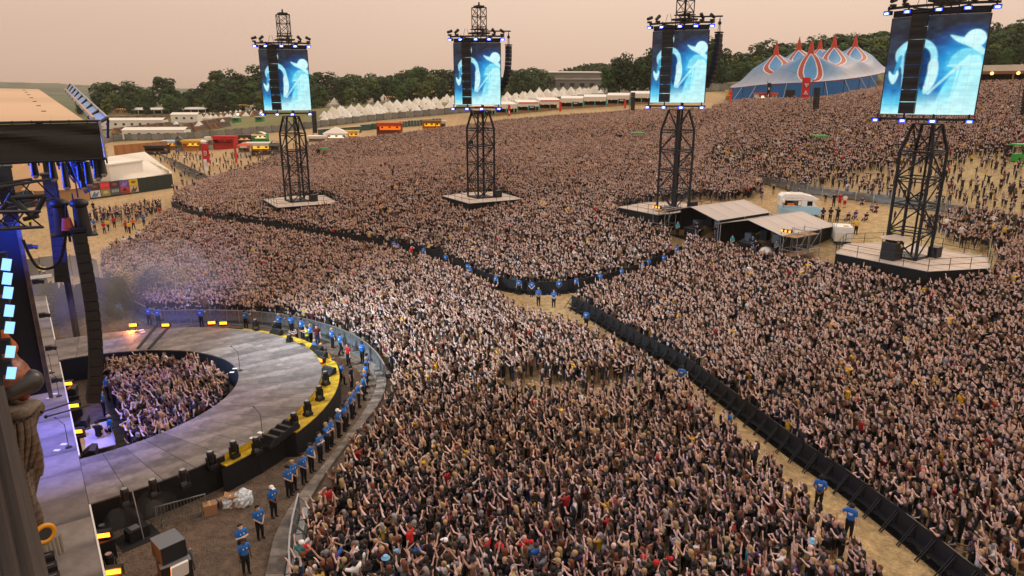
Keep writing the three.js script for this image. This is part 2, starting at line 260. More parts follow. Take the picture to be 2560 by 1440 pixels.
// wood on the hill behind the big top: [x, top y] of the crest
const CREST = [[1800, 150], [1830, 138], [1865, 128], [1900, 118], [1935, 104], [1975, 96], [2010, 84], [2045, 82], [2080, 74], [2115, 66], [2150, 62], [2190, 56], [2230, 56], [2270, 60], [2310, 62], [2350, 58], [2400, 52], [2440, 50], [2480, 46], [2520, 47], [2560, 44], [2610, 40], [2660, 42]];
CREST.forEach(([px, top], i) => {
  for (let row = 0; row < 5; row++) {
    const t = 452 - row * 24 - (i > 15 ? 20 : 0) + treeRnd() * 8, x = px + (treeRnd() - 0.5) * 30, p = along(x, 150, t), g = ground(p.x, p.z), tp = along(x, top + row * 20 + (treeRnd() - 0.5) * 10, t).y, h = clamp(tp - g, 8, 26);
    const shape = (i * 2 + row * 3) % 6, leaf = [0, 1, 1, 2, 3, 1, 0][(i * 3 + row * 2 + (i % 3)) % 7];
    tree(p, h, shape, leaf, treeLabel(shape, leaf, `${nth(i + 1)} from left ${['on the crest of the hill wood', 'just below the hill crest', 'half way up the hill wood', 'low in the hill wood', 'at the foot of the hill wood'][row]}`), 'trees of the hill wood', 1.3);
  }
});
{ // the far wood on the rise reads as one mass
  const rnd = mulberry(5), n = 1400, im = new THREE.InstancedMesh(crownGeo(7, 13, 5.2, 0, 150, 2.6), LEAVES[1], n), C = new THREE.Color(); let k = 0;
  while (k < n) { const px = 1255 + rnd() * 420, t = 800 + rnd() * 200, p = along(px, 180, t), rise = smooth(1240, 1500, px); const base = lerp(12, 40, rise) * smooth(770, 930, t) + 6; _m.compose(V(p.x, base - 3, p.z), _q.setFromAxisAngle(V(0, 1, 0), rnd() * 6.28), V(1, 0.8 + 0.5 * rnd(), 1)); im.setMatrixAt(k, _m); const g = 0.7 + rnd() * 0.7; im.setColorAt(k, C.setRGB(g, g, g * 0.9)); k++; }
  im.name = 'wood'; scene.add(im); tag(im, 'distant wooded rise of mixed trees behind the far sheds', 'wood', null, 'stuff');
}
// ---------- people ----------
function surfaceNets(f, lo, hi, cell) {
  const nx = Math.ceil((hi[0] - lo[0]) / cell) + 1, ny = Math.ceil((hi[1] - lo[1]) / cell) + 1, nz = Math.ceil((hi[2] - lo[2]) / cell) + 1, F = new Float32Array(nx * ny * nz), at = (i, j, k) => (k * ny + j) * nx + i;
  for (let k = 0; k < nz; k++) for (let j = 0; j < ny; j++) for (let i = 0; i < nx; i++) F[at(i, j, k)] = f(lo[0] + i * cell, lo[1] + j * cell, lo[2] + k * cell);
  const id = new Int32Array(nx * ny * nz).fill(-1), pos = [], idx = [];
  for (let k = 0; k < nz - 1; k++) for (let j = 0; j < ny - 1; j++) for (let i = 0; i < nx - 1; i++) {
    let n = 0, x = 0, y = 0, z = 0;
    for (let e = 0; e < 12; e++) {
      const ax = e >> 2, u = e & 1, v = (e >> 1) & 1; let a0, b0;
      if (ax === 0) { a0 = [i, j + u, k + v]; b0 = [i + 1, j + u, k + v]; } else if (ax === 1) { a0 = [i + u, j, k + v]; b0 = [i + u, j + 1, k + v]; } else { a0 = [i + u, j + v, k]; b0 = [i + u, j + v, k + 1]; }
      const fa = F[at(...a0)], fb = F[at(...b0)]; if ((fa < 0) === (fb < 0)) continue; const t = fa / (fa - fb); x += lerp(a0[0], b0[0], t); y += lerp(a0[1], b0[1], t); z += lerp(a0[2], b0[2], t); n++;
    }
    if (n) { id[at(i, j, k)] = pos.length / 3; pos.push(lo[0] + x / n * cell, lo[1] + y / n * cell, lo[2] + z / n * cell); }
  }
  const quad = (a, b, c, d, flip) => flip ? idx.push(a, b, c, a, c, d) : idx.push(a, c, b, a, d, c);
  for (let k = 1; k < nz - 1; k++) for (let j = 1; j < ny - 1; j++) for (let i = 1; i < nx - 1; i++) {
    const s = F[at(i, j, k)] < 0;
    if (s !== F[at(i + 1, j, k)] < 0) quad(id[at(i, j - 1, k - 1)], id[at(i, j, k - 1)], id[at(i, j, k)], id[at(i, j - 1, k)], s);
    if (s !== F[at(i, j + 1, k)] < 0) quad(id[at(i - 1, j, k - 1)], id[at(i - 1, j, k)], id[at(i, j, k)], id[at(i, j, k - 1)], s);
    if (s !== F[at(i, j, k + 1)] < 0) quad(id[at(i - 1, j - 1, k)], id[at(i, j - 1, k)], id[at(i, j, k)], id[at(i - 1, j, k)], s);
  }
  return { pos, idx };
}
function netGeo(net) { const g = new THREE.BufferGeometry(); g.setAttribute('position', new THREE.Float32BufferAttribute(net.pos, 3)); g.setIndex(net.idx); g.computeVertexNormals(); return g; }
function boneDist(B, x, y, z) {
  const s = B.zs; const az = B.a[2] / s, bz = B.b[2] / s; z /= s;
  const dx = B.b[0] - B.a[0], dy = B.b[1] - B.a[1], dz = bz - az, L = dx * dx + dy * dy + dz * dz, t = L < 1e-9 ? 0 : clamp(((x - B.a[0]) * dx + (y - B.a[1]) * dy + (z - az) * dz) / L);
  const ex = x - B.a[0] - dx * t, ey = y - B.a[1] - dy * t, ez = z - az - dz * t; B.t = t; return (Math.sqrt(ex * ex + ey * ey + ez * ez) - lerp(B.ra, B.rb, t)) * (s < 1 ? 0.85 : 1);
}
function field(bones, grow = 0, k = 0.035) { return (x, y, z) => { let d = 9; for (const B of bones) { const e = boneDist(B, x, y, z) - grow, h = clamp(0.5 + 0.5 * (d - e) / k); d = lerp(d, e, h) - k * h * (1 - h); } return d; }; }
const ARMS = { down: [[0.18, -1, 0.02], [0.06, -1, 0.18]], up: [[0.3, 0.93, 0.12], [-0.05, 1, 0.12]], wide: [[0.72, 0.68, 0.1], [0.32, 0.93, 0.12]], point: [[0.15, 0.5, 0.84], [-0.05, 0.72, 0.7]], clap: [[0.25, -0.45, 0.85], [-0.72, 0.35, 0.58]], claphigh: [[0.5, 0.62, 0.5], [-0.78, 0.6, 0.2]], phone: [[0.2, -0.12, 0.95], [-0.28, 0.95, 0.2]], crossed: [[0.2, -0.92, 0.25], [-0.9, 0.15, 0.42]], hips: [[0.78, -0.62, -0.1], [-0.8, -0.55, 0.25]], mouth: [[0.62, 0.05, 0.7], [-0.85, 0.45, -0.05]], clasp: [[0.22, -0.95, 0.1], [-0.55, -0.5, 0.62]], behind: [[0.32, -0.92, -0.2], [-0.62, -0.6, -0.45]], rail: [[0.3, -0.62, 0.72], [-0.15, -0.05, 1]], head: [[0.8, 0.45, 0.3], [-0.85, 0.5, -0.2]], camera: [[0.3, -0.1, 0.9], [-0.4, 0.4, 0.8]] };
// poses: left arm, right arm, what the label says, legs
const POSES = [['up', 'up', 'both arms raised straight'], ['wide', 'wide', 'both arms spread high'], ['down', 'up', 'one fist in the air'], ['point', 'down', 'one arm pointing to the stage'], ['clap', 'clap', 'clapping at chest height'], ['claphigh', 'claphigh', 'clapping overhead'], ['phone', 'phone', 'both hands holding a phone up'], ['down', 'down', 'arms hanging'], ['crossed', 'crossed', 'arms folded'], ['hips', 'down', 'one hand on the hip'], ['mouth', 'mouth', 'hands cupped round the mouth'], ['point', 'wide', 'one arm pointing and one thrown up'], ['clasp', 'clasp', 'hands clasped in front'], ['behind', 'behind', 'hands behind the back'], ['rail', 'rail', 'arms resting forward'], ['down', 'down', 'walking', 'walk'], ['rail', 'down', 'sitting on the ground', 'sit'], ['head', 'down', 'one hand on the head'], ['camera', 'camera', 'holding a camera'], ['hips', 'hips', 'both hands on hips', 'apart'], ['up', 'clap', 'one arm straight up'], ['wide', 'down', 'one arm thrown up sideways']];
const norm3 = (v) => { const l = Math.hypot(...v); return v.map((c) => c / l); };
function skeleton(pi) {
  const [la, ra, , legs] = POSES[pi], B = [], drop = legs === 'sit' ? -0.72 : 0, y = (v) => v + drop;
  const bone = (a, b, r0, r1, label, zs = 1, part = '') => B.push({ a, b, ra: r0, rb: r1, label, zs, part, t: 0 });
  bone([0, y(0.93), 0], [0, y(1.08), 0], 0.15, 0.138, 'hip', 0.76); bone([0, y(1.06), 0], [0, y(1.36), 0.005], 0.138, 0.165, 'torso', 0.68); bone([-0.14, y(1.415), 0], [0.14, y(1.415), 0], 0.078, 0.078, 'torso', 0.95);
  bone([0, y(1.45), 0], [0, y(1.56), 0.012], 0.056, 0.054, 'neck'); bone([0, y(1.60), 0.022], [0, y(1.672), 0.0], 0.088, 0.1, 'head', 1.08); bone([0, y(1.565), 0.052], [0, y(1.6), 0.06], 0.05, 0.055, 'head');
  const hands = [];
  for (const [sx, arm] of [[1, la], [-1, ra]]) {
    const [u, w] = ARMS[arm].map(norm3), sh = [0.19 * sx, y(1.42), 0], el = [sh[0] + u[0] * sx * 0.28, sh[1] + u[1] * 0.28, u[2] * 0.28], wr = [el[0] + w[0] * sx * 0.25, el[1] + w[1] * 0.25, el[2] + w[2] * 0.25], hd = [wr[0] + w[0] * sx * 0.085, wr[1] + w[1] * 0.085, wr[2] + w[2] * 0.085];
    const mid = sh.map((v, i) => lerp(v, el[i], 0.62)); bone(sh, mid, 0.06, 0.05, 'sleeve'); bone(mid, el, 0.05, 0.043, 'arm'); bone(el, wr, 0.043, 0.031, 'arm'); bone(wr, hd, 0.033, 0.04, 'hand'); hands.push({ at: hd, d: [w[0] * sx, w[1], w[2]], sx });
  }
  for (const sx of [1, -1]) {
    let hip = [0.088 * sx, y(0.92), 0], kn, an;
    if (legs === 'sit') { kn = [0.16 * sx, 0.44, 0.36]; an = [0.14 * sx, 0.07, 0.62]; } else if (legs === 'walk') { kn = [0.1 * sx, 0.5, 0.13 * sx + 0.05]; an = [0.1 * sx, 0.09, 0.22 * sx - 0.05]; } else { const w = legs === 'apart' ? 0.2 : 0.115; kn = [(0.09 + w) / 2 * sx, 0.5, 0.02]; an = [w * sx, 0.08, -0.015]; }
    bone(hip, kn, 0.09, 0.062, 'thigh'); bone(kn, an, 0.058, 0.042, 'shin'); bone([an[0], an[1] - 0.03, an[2]], [an[0] * 1.08, 0.042, an[2] + 0.15], 0.043, 0.036, 'foot');
  }
  return { B, hands, drop };
}
function addHandsAndFace(g, sk, coarse) {                             // five fingers a hand, nose, ears, eyes and mouth
  const b = new MB().colour([1, 1, 1]), y = sk.drop, gl = [[0, 0, 0]];
  for (const h of sk.hands) {
    const d = V(...h.d), side = V().crossVectors(d, V(0.3 * h.sx, 0.2, 1)).normalize(), nrm = V().crossVectors(side, d).normalize(), o = V(...h.at);
    [[-0.03, 0.072], [-0.01, 0.086], [0.011, 0.082], [0.031, 0.066]].forEach(([u, L]) => { const a = o.clone().addScaledVector(side, u).addScaledVector(d, 0.02), m = a.clone().addScaledVector(d, L * 0.6), e = m.clone().addScaledVector(d, L * 0.45).addScaledVector(nrm, L * 0.25 * h.sx); b.bar(a, m, 0.0105, 0.0095, 5); if (!coarse) b.bar(m, e, 0.0095, 0.0075, 5); });
    b.bar(o.clone().addScaledVector(side, -0.026).addScaledVector(d, -0.03), o.clone().addScaledVector(side, -0.072).addScaledVector(d, 0.022), 0.012, 0.009, 5);
  }
  b.bar(V(0, 1.645 + y, 0.118), V(0, 1.605 + y, 0.14), 0.009, 0.017, 5);
  for (const sx of [-1, 1]) { b.colour([0.9, 0.85, 0.85]).ball(0.104 * sx, 1.628 + y, 0.0, 0.012, 0.032, 0.02, 6); b.colour([0.07, 0.06, 0.06]).ball(0.036 * sx, 1.645 + y, 0.104, 0.013, 0.009, 0.008, 6); b.colour([0.25, 0.18, 0.14]).box(0.036 * sx, 1.665 + y, 0.106, 0.034, 0.007, 0.012); }
  b.colour([0.62, 0.33, 0.32]).box(0, 1.572 + y, 0.112, 0.05, 0.012, 0.016);
  const f = b.geometry(), n = g.attributes.position.count, base = g.toNonIndexed(), c = new Float32Array(base.attributes.position.count * 3).fill(1);
  base.setAttribute('color', new THREE.BufferAttribute(c, 3)); f.deleteAttribute('uv'); return mergeGeometries([base, f]);
}
const WHITE_VC = { vertexColors: true };
const posesMade = {};
function poseShapes(pi) {
  if (posesMade[pi]) return posesMade[pi];
  const sk = skeleton(pi), of = (...l) => sk.B.filter((b) => l.includes(b.label)), box = (bones, pad = 0.12) => { const lo = [9, 9, 9], hi = [-9, -9, -9]; for (const b of bones) for (const e of [b.a, b.b]) for (let i = 0; i < 3; i++) { const r = Math.max(b.ra, b.rb) + pad; lo[i] = Math.min(lo[i], e[i] - r); hi[i] = Math.max(hi[i], e[i] + r); } return [lo, hi]; };
  const mesh = (bones, grow, cell, cut) => { const f = field(bones, grow, 0.03), [lo, hi] = box(bones); return netGeo(surfaceNets(cut ? (x, y, z) => Math.max(f(x, y, z), cut(x, y, z)) : f, lo, hi, cell)); };
  const headB = of('head'), y = sk.drop, hf = field(headB, 0, 0.03);
  const body = addHandsAndFace(mesh(sk.B, 0, 0.036), sk);
  const shirt = mesh(of('hip', 'torso', 'sleeve'), 0.02, 0.034, (px, py) => 0.985 + y - py), vest = mesh(of('hip', 'torso'), 0.014, 0.034, (px, py) => 0.985 + y - py);
  const trousers = mesh(of('hip', 'thigh', 'shin'), 0.018, 0.034, (px, py) => py - (1.02 + y)), shorts = mesh([...of('hip', 'thigh')], 0.024, 0.034, (px, py) => py - (1.02 + y)), shoes = mesh(of('foot'), 0.012, 0.034);
  const crop = (grow, face, low) => (px, py, pz) => Math.max(hf(px, py, pz) - grow, Math.min(1.66 + y + 0.55 * pz - py, pz - face), low + y - py), hb = [[-0.3, 1.2 + y, -0.3], [0.3, 1.95 + y, 0.3]];
  const hair = { short: netGeo(surfaceNets(crop(0.02, -0.005, 1.575), ...hb, 0.024)) };
  { const back = field([{ a: [0, 1.63 + y, -0.06], b: [0, 1.36 + y, -0.1], ra: 0.09, rb: 0.075, zs: 0.8, t: 0 }, { a: [0.075, 1.62 + y, -0.02], b: [0.1, 1.42 + y, -0.02], ra: 0.04, rb: 0.035, zs: 1, t: 0 }, { a: [-0.075, 1.62 + y, -0.02], b: [-0.1, 1.42 + y, -0.02], ra: 0.04, rb: 0.035, zs: 1, t: 0 }], 0, 0.03), c = crop(0.024, 0.0, 1.5); hair.long = netGeo(surfaceNets((a, b, d) => Math.min(c(a, b, d), back(a, b, d)), ...hb, 0.028)); }
  const lathe = (pts, n = 12) => { const g = new THREE.LatheGeometry(pts.map(([r, h]) => new THREE.Vector2(r, h + y)), n); g.deleteAttribute('uv'); return g; };
  hair.cap = (() => { const b = new MB(); b.geo(lathe([[0.122, 1.662], [0.124, 1.7], [0.108, 1.752], [0.06, 1.785], [0.001, 1.795]])); b.box(0, 1.668 + y, 0.16, 0.17, 0.014, 0.13, 0, 0.16); return b.geometry(); })();
  hair.bucket = lathe([[0.2, 1.64], [0.203, 1.652], [0.125, 1.69], [0.115, 1.765], [0.09, 1.785], [0.001, 1.79]], 14);
  hair.wide = lathe([[0.27, 1.69], [0.272, 1.7], [0.12, 1.69], [0.11, 1.775], [0.07, 1.805], [0.001, 1.79]], 16);
  hair.beanie = lathe([[0.118, 1.63], [0.128, 1.66], [0.126, 1.74], [0.085, 1.8], [0.001, 1.82]]);
  return posesMade[pi] = { body, shirt, vest, trousers, shorts, shoes, hair, sk };
}
const SKIN = [0xd2ac9b, 0xc49e8c, 0xdfbfb0, 0xb0886e, 0x6e4a36, 0xd6afa2], skinM = SKIN.map((c, i) => M('skin_' + i, c, 0.6, WHITE_VC));
const CLOTH = { black: 0x0e0f12, charcoal: 0x222327, grey: 0x77787c, white: 0xe8e6e2, red: 0xb81e1e, maroon: 0x5a1822, blue: 0x1f66b4, navy: 0x1a2547, 'sky blue': 0x7fb9d8, teal: 0x2a8c8c, green: 0x1f6a3c, olive: 0x4a4a2a, yellow: 0xe8b820, 'lime yellow': 0xd8e62a, orange: 0xe8681c, pink: 0xd8688c, purple: 0x5c3a86, denim: 0x39496a, khaki: 0x9a8763, brown: 0x3a281d, blonde: 0xa98a5c, ginger: 0x6a3a20, silver: 0x8f8b86, tan: 0xb89468 };
const clothM = (c) => M('cloth_' + c.replace(' ', '_'), CLOTH[c], 0.9, { sheen: 0.2, sheenRoughness: 0.6 });
function person({ p, turn = 0, pose = 7, shirt = 'black', legs = 'black', shorts = false, hair = 'short', hairColour = 'brown', skin = 0, size = 1, vest = false, bare = false, label, group, extra }) {
  const S = poseShapes(pose), o = thing('person', label, 'person', p, turn, group); o.scale.setScalar(size);
  put(S.body, 'body', skinM[skin], o); if (!bare) put(vest ? S.vest : S.shirt, vest ? 'vest' : 'shirt', clothM(shirt), o); put(shorts ? S.shorts : S.trousers, shorts ? 'shorts' : 'trousers', clothM(legs), o); put(S.shoes, 'shoes', clothM('charcoal'), o);
  if (hair !== 'bald') put(S.hair[hair], ['short', 'long'].includes(hair) ? 'hair' : hair === 'cap' ? 'cap' : 'hat', clothM(hairColour), o);
  if (extra) extra(o, S); return o;
}
// small coarse figures for the mass of the crowd, coloured by what covers them
function massFigure(seed) {
  const r = mulberry(seed), pick = (a) => a[Math.floor(r() * a.length)], roll = r();
  const pose = pick([0, 1, 2, 2, 3, 3, 4, 5, 5, 6, 7, 7, 7, 8, 10, 20, 20, 21, 21, 3, 7, 9, 17, 12, 14, 11]);
  const lin = (h) => { const c = new THREE.Color(h); return [c.r, c.g, c.b]; };
  const shirtName = roll < 0.64 ? 'black' : roll < 0.75 ? 'charcoal' : pick(['white', 'white', 'grey', 'red', 'maroon', 'blue', 'navy', 'olive', 'teal', 'yellow', 'navy', 'pink', 'purple', 'sky blue', 'green', 'grey', 'white', 'maroon']);
  const bare = r() < 0.06, skin = lin(pick([...SKIN, SKIN[0], SKIN[2], SKIN[1]])), shirt = bare ? skin : lin(CLOTH[shirtName]), hair = lin(CLOTH[pick(['brown', 'brown', 'black', 'blonde', 'charcoal', 'ginger', 'brown', 'black', 'charcoal', 'brown', 'tan', 'black', 'brown', 'silver'])]), leg = lin(CLOTH[pick(['black', 'black', 'denim', 'charcoal', 'khaki'])]), shorts = r() < 0.35, longHair = r() < 0.35, bald = r() < 0.1;
  const sk = skeleton(pose); if (longHair) sk.B.push({ a: [0, 1.63, -0.06], b: [0, 1.4, -0.11], ra: 0.09, rb: 0.07, zs: 1, label: 'hair', t: 0 });
  const B = sk.B.filter((b) => b.label !== 'foot'), f = field(B, 0.008, 0.03), lo = [-0.75, -0.02, -0.4], hi = [0.75, 2.25, 0.75];
  const net = surfaceNets(f, lo, hi, 0.056), g = netGeo(net), P = g.attributes.position.array, col = new Float32Array(P.length);
  for (let i = 0; i < P.length; i += 3) {
    let d = 9, L = B[0]; for (const b of B) { const e = boneDist(b, P[i], P[i + 1], P[i + 2]); if (e < d) { d = e; L = b; } }
    let c = skin; if (L.label === 'torso' || L.label === 'hip' && P[i + 1] > 0.98 || L.label === 'sleeve') c = shirt; else if (L.label === 'hip' || L.label === 'thigh' || L.label === 'shin' && !shorts) c = leg; else if (L.label === 'hair' || L.label === 'head' && !bald && (P[i + 1] > 1.675 + 0.5 * P[i + 2] || P[i + 2] < -0.02)) c = hair;
    col[i] = c[0]; col[i + 1] = c[1]; col[i + 2] = c[2];
  }
  if (r() < 0.4) for (let i = 0; i < P.length; i += 3) if (Math.abs(P[i]) < 0.1 && P[i + 1] > 1.16 && P[i + 1] < 1.38 && Math.abs(P[i + 2]) > 0.085 && (P[i + 2] > 0) === (seed % 2 === 0)) { const q = hash2(seed, 3); col[i] = lerp(0.5, 0.75, q); col[i + 1] = lerp(0.5, 0.68, q * q); col[i + 2] = lerp(0.48, 0.7, q); }   // print on the shirt
  g.setAttribute('color', new THREE.BufferAttribute(col, 3)); return { g, plain: shirtName === 'black' || shirtName === 'charcoal' || bare };
}
// ---------- the stage: main deck, ring, roof and what hangs there ----------
const M_deck = [0x8d827e, 0x837975, 0x958a85, 0x7a716e].map((c, i) => M('deck_board_' + i, c, 0.62, { map: withRepeat(T_mott, 2.3), bumpMap: withRepeat(T_bump, 0.9), bumpScale: 0.004 }));
const M_black = M('black_cloth', 0x0d0d10, 0.92, { map: withRepeat(T_fine, 0.6) }), M_blackpaint = M('black_paint', 0x121316, 0.55), M_steel = M('dark_steel', 0x22262c, 0.5, { metalness: 0.6 }), M_alu = M('aluminium', 0xa4a5a6, 0.42, { metalness: 0.85 }), M_white = M('white_paint', 0xe6e2da, 0.55), M_yellow = M('yellow_paint', 0xd9b414, 0.6, { map: withRepeat(T_mott, 1.4) }), M_navy = M('navy_cloth', 0x101a2c, 0.85), M_ply = M('plywood', 0xa8815a, 0.8, { map: withRepeat(T_mott, 1.2) }), M_card = M('cardboard', 0x9a7450, 0.9), M_greysteel = M('galvanised_steel', 0x8b8e90, 0.5, { metalness: 0.55, map: withRepeat(T_mott, 1.5) });
const M_rubber = M('rubber_mat', 0x1b1c1e, 0.9), M_tarp = M('roof_tarpaulin', 0xd0ad88, 0.75, { map: withRepeat(T_cloth, 17) }), M_cabinet = M('speaker_cabinet', 0x15171b, 0.6), M_grille = M('speaker_grille', 0x0a0b0d, 0.4, { metalness: 0.5 });
const L_orange = glow('orange_flood_light', 0xff7a18, 9), L_blue = glow('blue_stage_light', 0x2038ff, 9), L_cool = glow('cool_blinder_light', 0x8cc4ff, 1.7), L_core = glow('pale_light_core', 0xb9c4ff, 8);
const H0 = 1.8;
const SG = (name, label, cat, s, o, h = 0, turn = 0, group) => thing(name, label, cat, SO(s, o, h), PHI + turn, group);
const ringP = (th, k) => { const a = lerp(8.5, 13.5, k), b = lerp(9.9, 15.3, k); return [48 - a * Math.cos(th), b * Math.sin(th)]; };
{ // main deck
  const g = SG('main_stage', 'long grey main stage deck running along the photo edge', 'stage', 48, 0);
  new MB().box(-7.03, 0.88, 0, 14, 1.7, 72).build('substructure', M_black, g);
  const rnd = mulberry(3);
  for (let i = 0; i < 30; i++) for (let j = 0; j < 4; j++) boxMesh('deck_panel', -1.22 - j * 2.44, 1.765, 35.4 - i * 2.44, 2.425, 0.07, 2.425, M_deck[Math.floor(rnd() * 4)], g);
  for (const [a, b] of [[14, 34.4], [39.9, 56], [61.7, 82]]) boxMesh('edge_trim', 0.03, 1.775, 48 - (a + b) / 2, 0.07, 0.09, b - a, M_white, g);
}
{ // ring walkway
  const g = SG('ring_stage', 'grey horseshoe runway stage curving out into the crowd', 'stage', 48, 0), L = (s, o, h) => V(o, h, 48 - s), rnd = mulberry(8), N = 30;
  const slab = (P, h0, h1) => { const b = new MB(), n = P.length, T = P.map(([s, o]) => L(s, o, h1)), D = P.map(([s, o]) => L(s, o, h0)); for (let i = 1; i < n - 1; i++) b.tri(T[0], T[i], T[i + 1]); for (let i = 0; i < n; i++) { const j = (i + 1) % n; b.quad(T[i], D[i], D[j], T[j]); } return b; };
  for (let i = 0; i < N; i++) { const cuts = i % 2 ? [0, 0.48, 1] : [0, 0.55, 1]; for (let j = 0; j < 2; j++) { const t0 = Math.PI * i / N + 0.0009, t1 = Math.PI * (i + 1) / N - 0.0009, k0 = cuts[j] + 0.001, k1 = cuts[j + 1] - 0.001, tm = (t0 + t1) / 2; slab([ringP(t0, k0), ringP(t0, k1), ringP(tm, k1), ringP(t1, k1), ringP(t1, k0), ringP(tm, k0)], 1.73, H0).build('deck_panel', M_deck[Math.floor(rnd() * 4)], g); } }
  const wall = (k, h0, h1, wave, mat, name, t0 = 0, t1 = Math.PI, extra = 0) => { const b = new MB(), n = 240; const pt = (i, h) => { const th = lerp(t0, t1, i / n), [s, o] = ringP(th, k), f = 1 + extra / 15, w = wave * (noise2(i * 0.45, k * 9) - 0.5); return L(48 + (s - 48) * f + 0, o * f + w, h); }; for (let i = 0; i < n; i++) b.quad(pt(i, h1), pt(i, h0), pt(i + 1, h0), pt(i + 1, h1)); return b.build(name, mat, g); };
  wall(0.005, 0, 1.72, 0, M_navy, 'inner_skirt'); wall(0.992, 0, 1.72, 0.12, M_black, 'outer_skirt');
  { const b = new MB(), n = 80; for (let i = 0; i < n; i++) { const q = (j, k) => { const [s, o] = ringP(Math.PI * j / n, k); return L(s, o, 1.715); }; b.quad(q(i, 0.01), q(i, 0.99), q(i + 1, 0.99), q(i + 1, 0.01)); } b.build('under_deck', M_black, g); }
  // yellow service ledge round the outside, in lengths
  const ledge = (th, e) => { const a = 13.5 + e, b = 15.3 + e; return [48 - a * Math.cos(th), b * Math.sin(th)]; };
  for (let i = 0; i < 16; i++) { const t0 = 0.40 + i * 0.142, t1 = t0 + 0.138, e1 = t0 > 0.66 && t0 < 2.2 ? 1.15 : 0.55, P = [ledge(t0, 0.03), ledge(t0, e1), ledge((t0 + t1) / 2, e1), ledge(t1, e1), ledge(t1, 0.03), ledge((t0 + t1) / 2, 0.03)]; slab(P, 1.36, 1.44).build('yellow_ledge', M_yellow, g); }
  { const b = new MB(), n = 150; const pt = (i, h) => { const th = 0.38 + 2.3 * i / n, e = (th > 0.66 && th < 2.34 ? 1.16 : 0.56) + 0.07 * noise2(i * 0.6, h); const [s, o] = ledge(th, e); return L(s, o, h); }; for (let i = 0; i < n; i++) b.quad(pt(i, 1.43), pt(i, 0.0), pt(i + 1, 0.0), pt(i + 1, 1.43)); b.build('ledge_skirt', M_black, g); }
  { const b = new MB(), n = 90; const pt = (i, h, e) => { const [s, o] = ledge(0.42 + 2.2 * i / n, e); return L(s, o, h); }; for (let i = 0; i < n; i++) { b.quad(pt(i, 1.72, 0.02), pt(i, 1.445, 0.02), pt(i + 1, 1.445, 0.02), pt(i + 1, 1.72, 0.02)); b.quad(pt(i, H0 + 0.006, 0.03), pt(i, 1.72, 0.03), pt(i + 1, 1.72, 0.03), pt(i + 1, H0 + 0.006, 0.03)); } b.build('yellow_edge', M_yellow, g); }
  for (const [[x0, y0], [x1, y1]] of [[[345, 871], [390, 815]], [[372, 872], [424, 815]]]) { const a = onPlane(x0, y0, H0 + 0.02), b = onPlane(x1, y1, H0 + 0.02); g.worldToLocal; const m = new THREE.Matrix4().compose(g.position, new THREE.Quaternion().setFromAxisAngle(V(0, 1, 0), PHI), V(1, 1, 1)).invert(); a.applyMatrix4(m); b.applyMatrix4(m); const d = V().subVectors(b, a); const t = boxMesh('cable_ramp', (a.x + b.x) / 2, H0 + 0.03, (a.z + b.z) / 2, 0.22, 0.06, d.length(), M_rubber, g, Math.atan2(d.x, d.z)); }
}
// floor lamps of the ring
function movingHead(p, turn, label, group) {
  const o = thing('moving_light', label, 'stage light', p, turn, group);
  boxMesh('base', 0, 0.09, 0, 0.46, 0.18, 0.42, M_blackpaint, o); for (const x of [-0.22, 0.22]) boxMesh('yoke_arm', x, 0.42, 0, 0.06, 0.5, 0.16, M_blackpaint, o);
  const h = put(cached('mhead', () => { const b = new MB(); b.geo(new THREE.CylinderGeometry(0.19, 0.15, 0.5, 12), new THREE.Matrix4().makeTranslation(0, 0.6, 0)); b.geo(new THREE.CylinderGeometry(0.15, 0.19, 0.1, 12), new THREE.Matrix4().makeTranslation(0, 0.9, 0)); return b.geometry(); }), 'head', M_blackpaint, o); put(cached('mlens', () => new THREE.CylinderGeometry(0.13, 0.13, 0.02, 14)), 'lens', M_alu, o).position.set(0, 0.955, 0); return o;
}
const MHEAD = [[315, 1252, 'at the corner by the main deck'], [385, 1228, 'second from the main deck corner'], [460, 1203, 'third from the main deck corner'], [530, 1170, 'at the start of the yellow ledge'], [587, 1143, 'second on the yellow ledge'], [643, 1133, 'beside the monitor wedges'], [737, 1070, 'after the row of monitor wedges'], [770, 1038, 'on the bend of the yellow ledge'], [800, 1000, 'below the outermost lamp'], [815, 962, 'outermost on the ring']];
MHEAD.forEach(([x, y, w], i) => { const p = onPlane(x, y, i < 3 ? 1.75 : 1.44); movingHead(V(p.x, i < 3 ? 1.44 : 1.44, p.z), PHI + 0.4, `black moving head lamp on the ring edge, ${w}`, 'moving lamps round the ring edge'); });
for (const [x, y, w] of [[640, 826, 'far side, left one'], [690, 832, 'far side, right one'], [725, 866, 'where the yellow ledge turns']]) movingHead(V(onPlane(x, y, 1.44).x, 1.44, onPlane(x, y, 1.44).z), PHI, `black moving head lamp on the ${w}`, 'moving lamps round the ring edge');
function wedge(p, turn, label, group) { const o = thing('monitor_wedge', label, 'speaker', p, turn, group); const sh = new THREE.Shape([[-0.35, 0], [0.35, 0], [0.35, 0.12], [-0.1, 0.46], [-0.35, 0.4]].map(([a, b]) => new THREE.Vector2(a, b))); const g = cached('wedge', () => { const e = new THREE.ExtrudeGeometry(sh, { depth: 0.9, bevelEnabled: true, bevelSize: 0.015, bevelThickness: 0.015, bevelSegments: 1 }); e.translate(0, 0.015, -0.45); return e; }); put(g, 'cabinet', M_cabinet, o); const q = put(cached('wedgeg', () => new THREE.BoxGeometry(0.5, 0.012, 0.8)), 'grille', M_grille, o); q.position.set(0.14, 0.31, 0); q.rotation.z = -0.647; return o; }
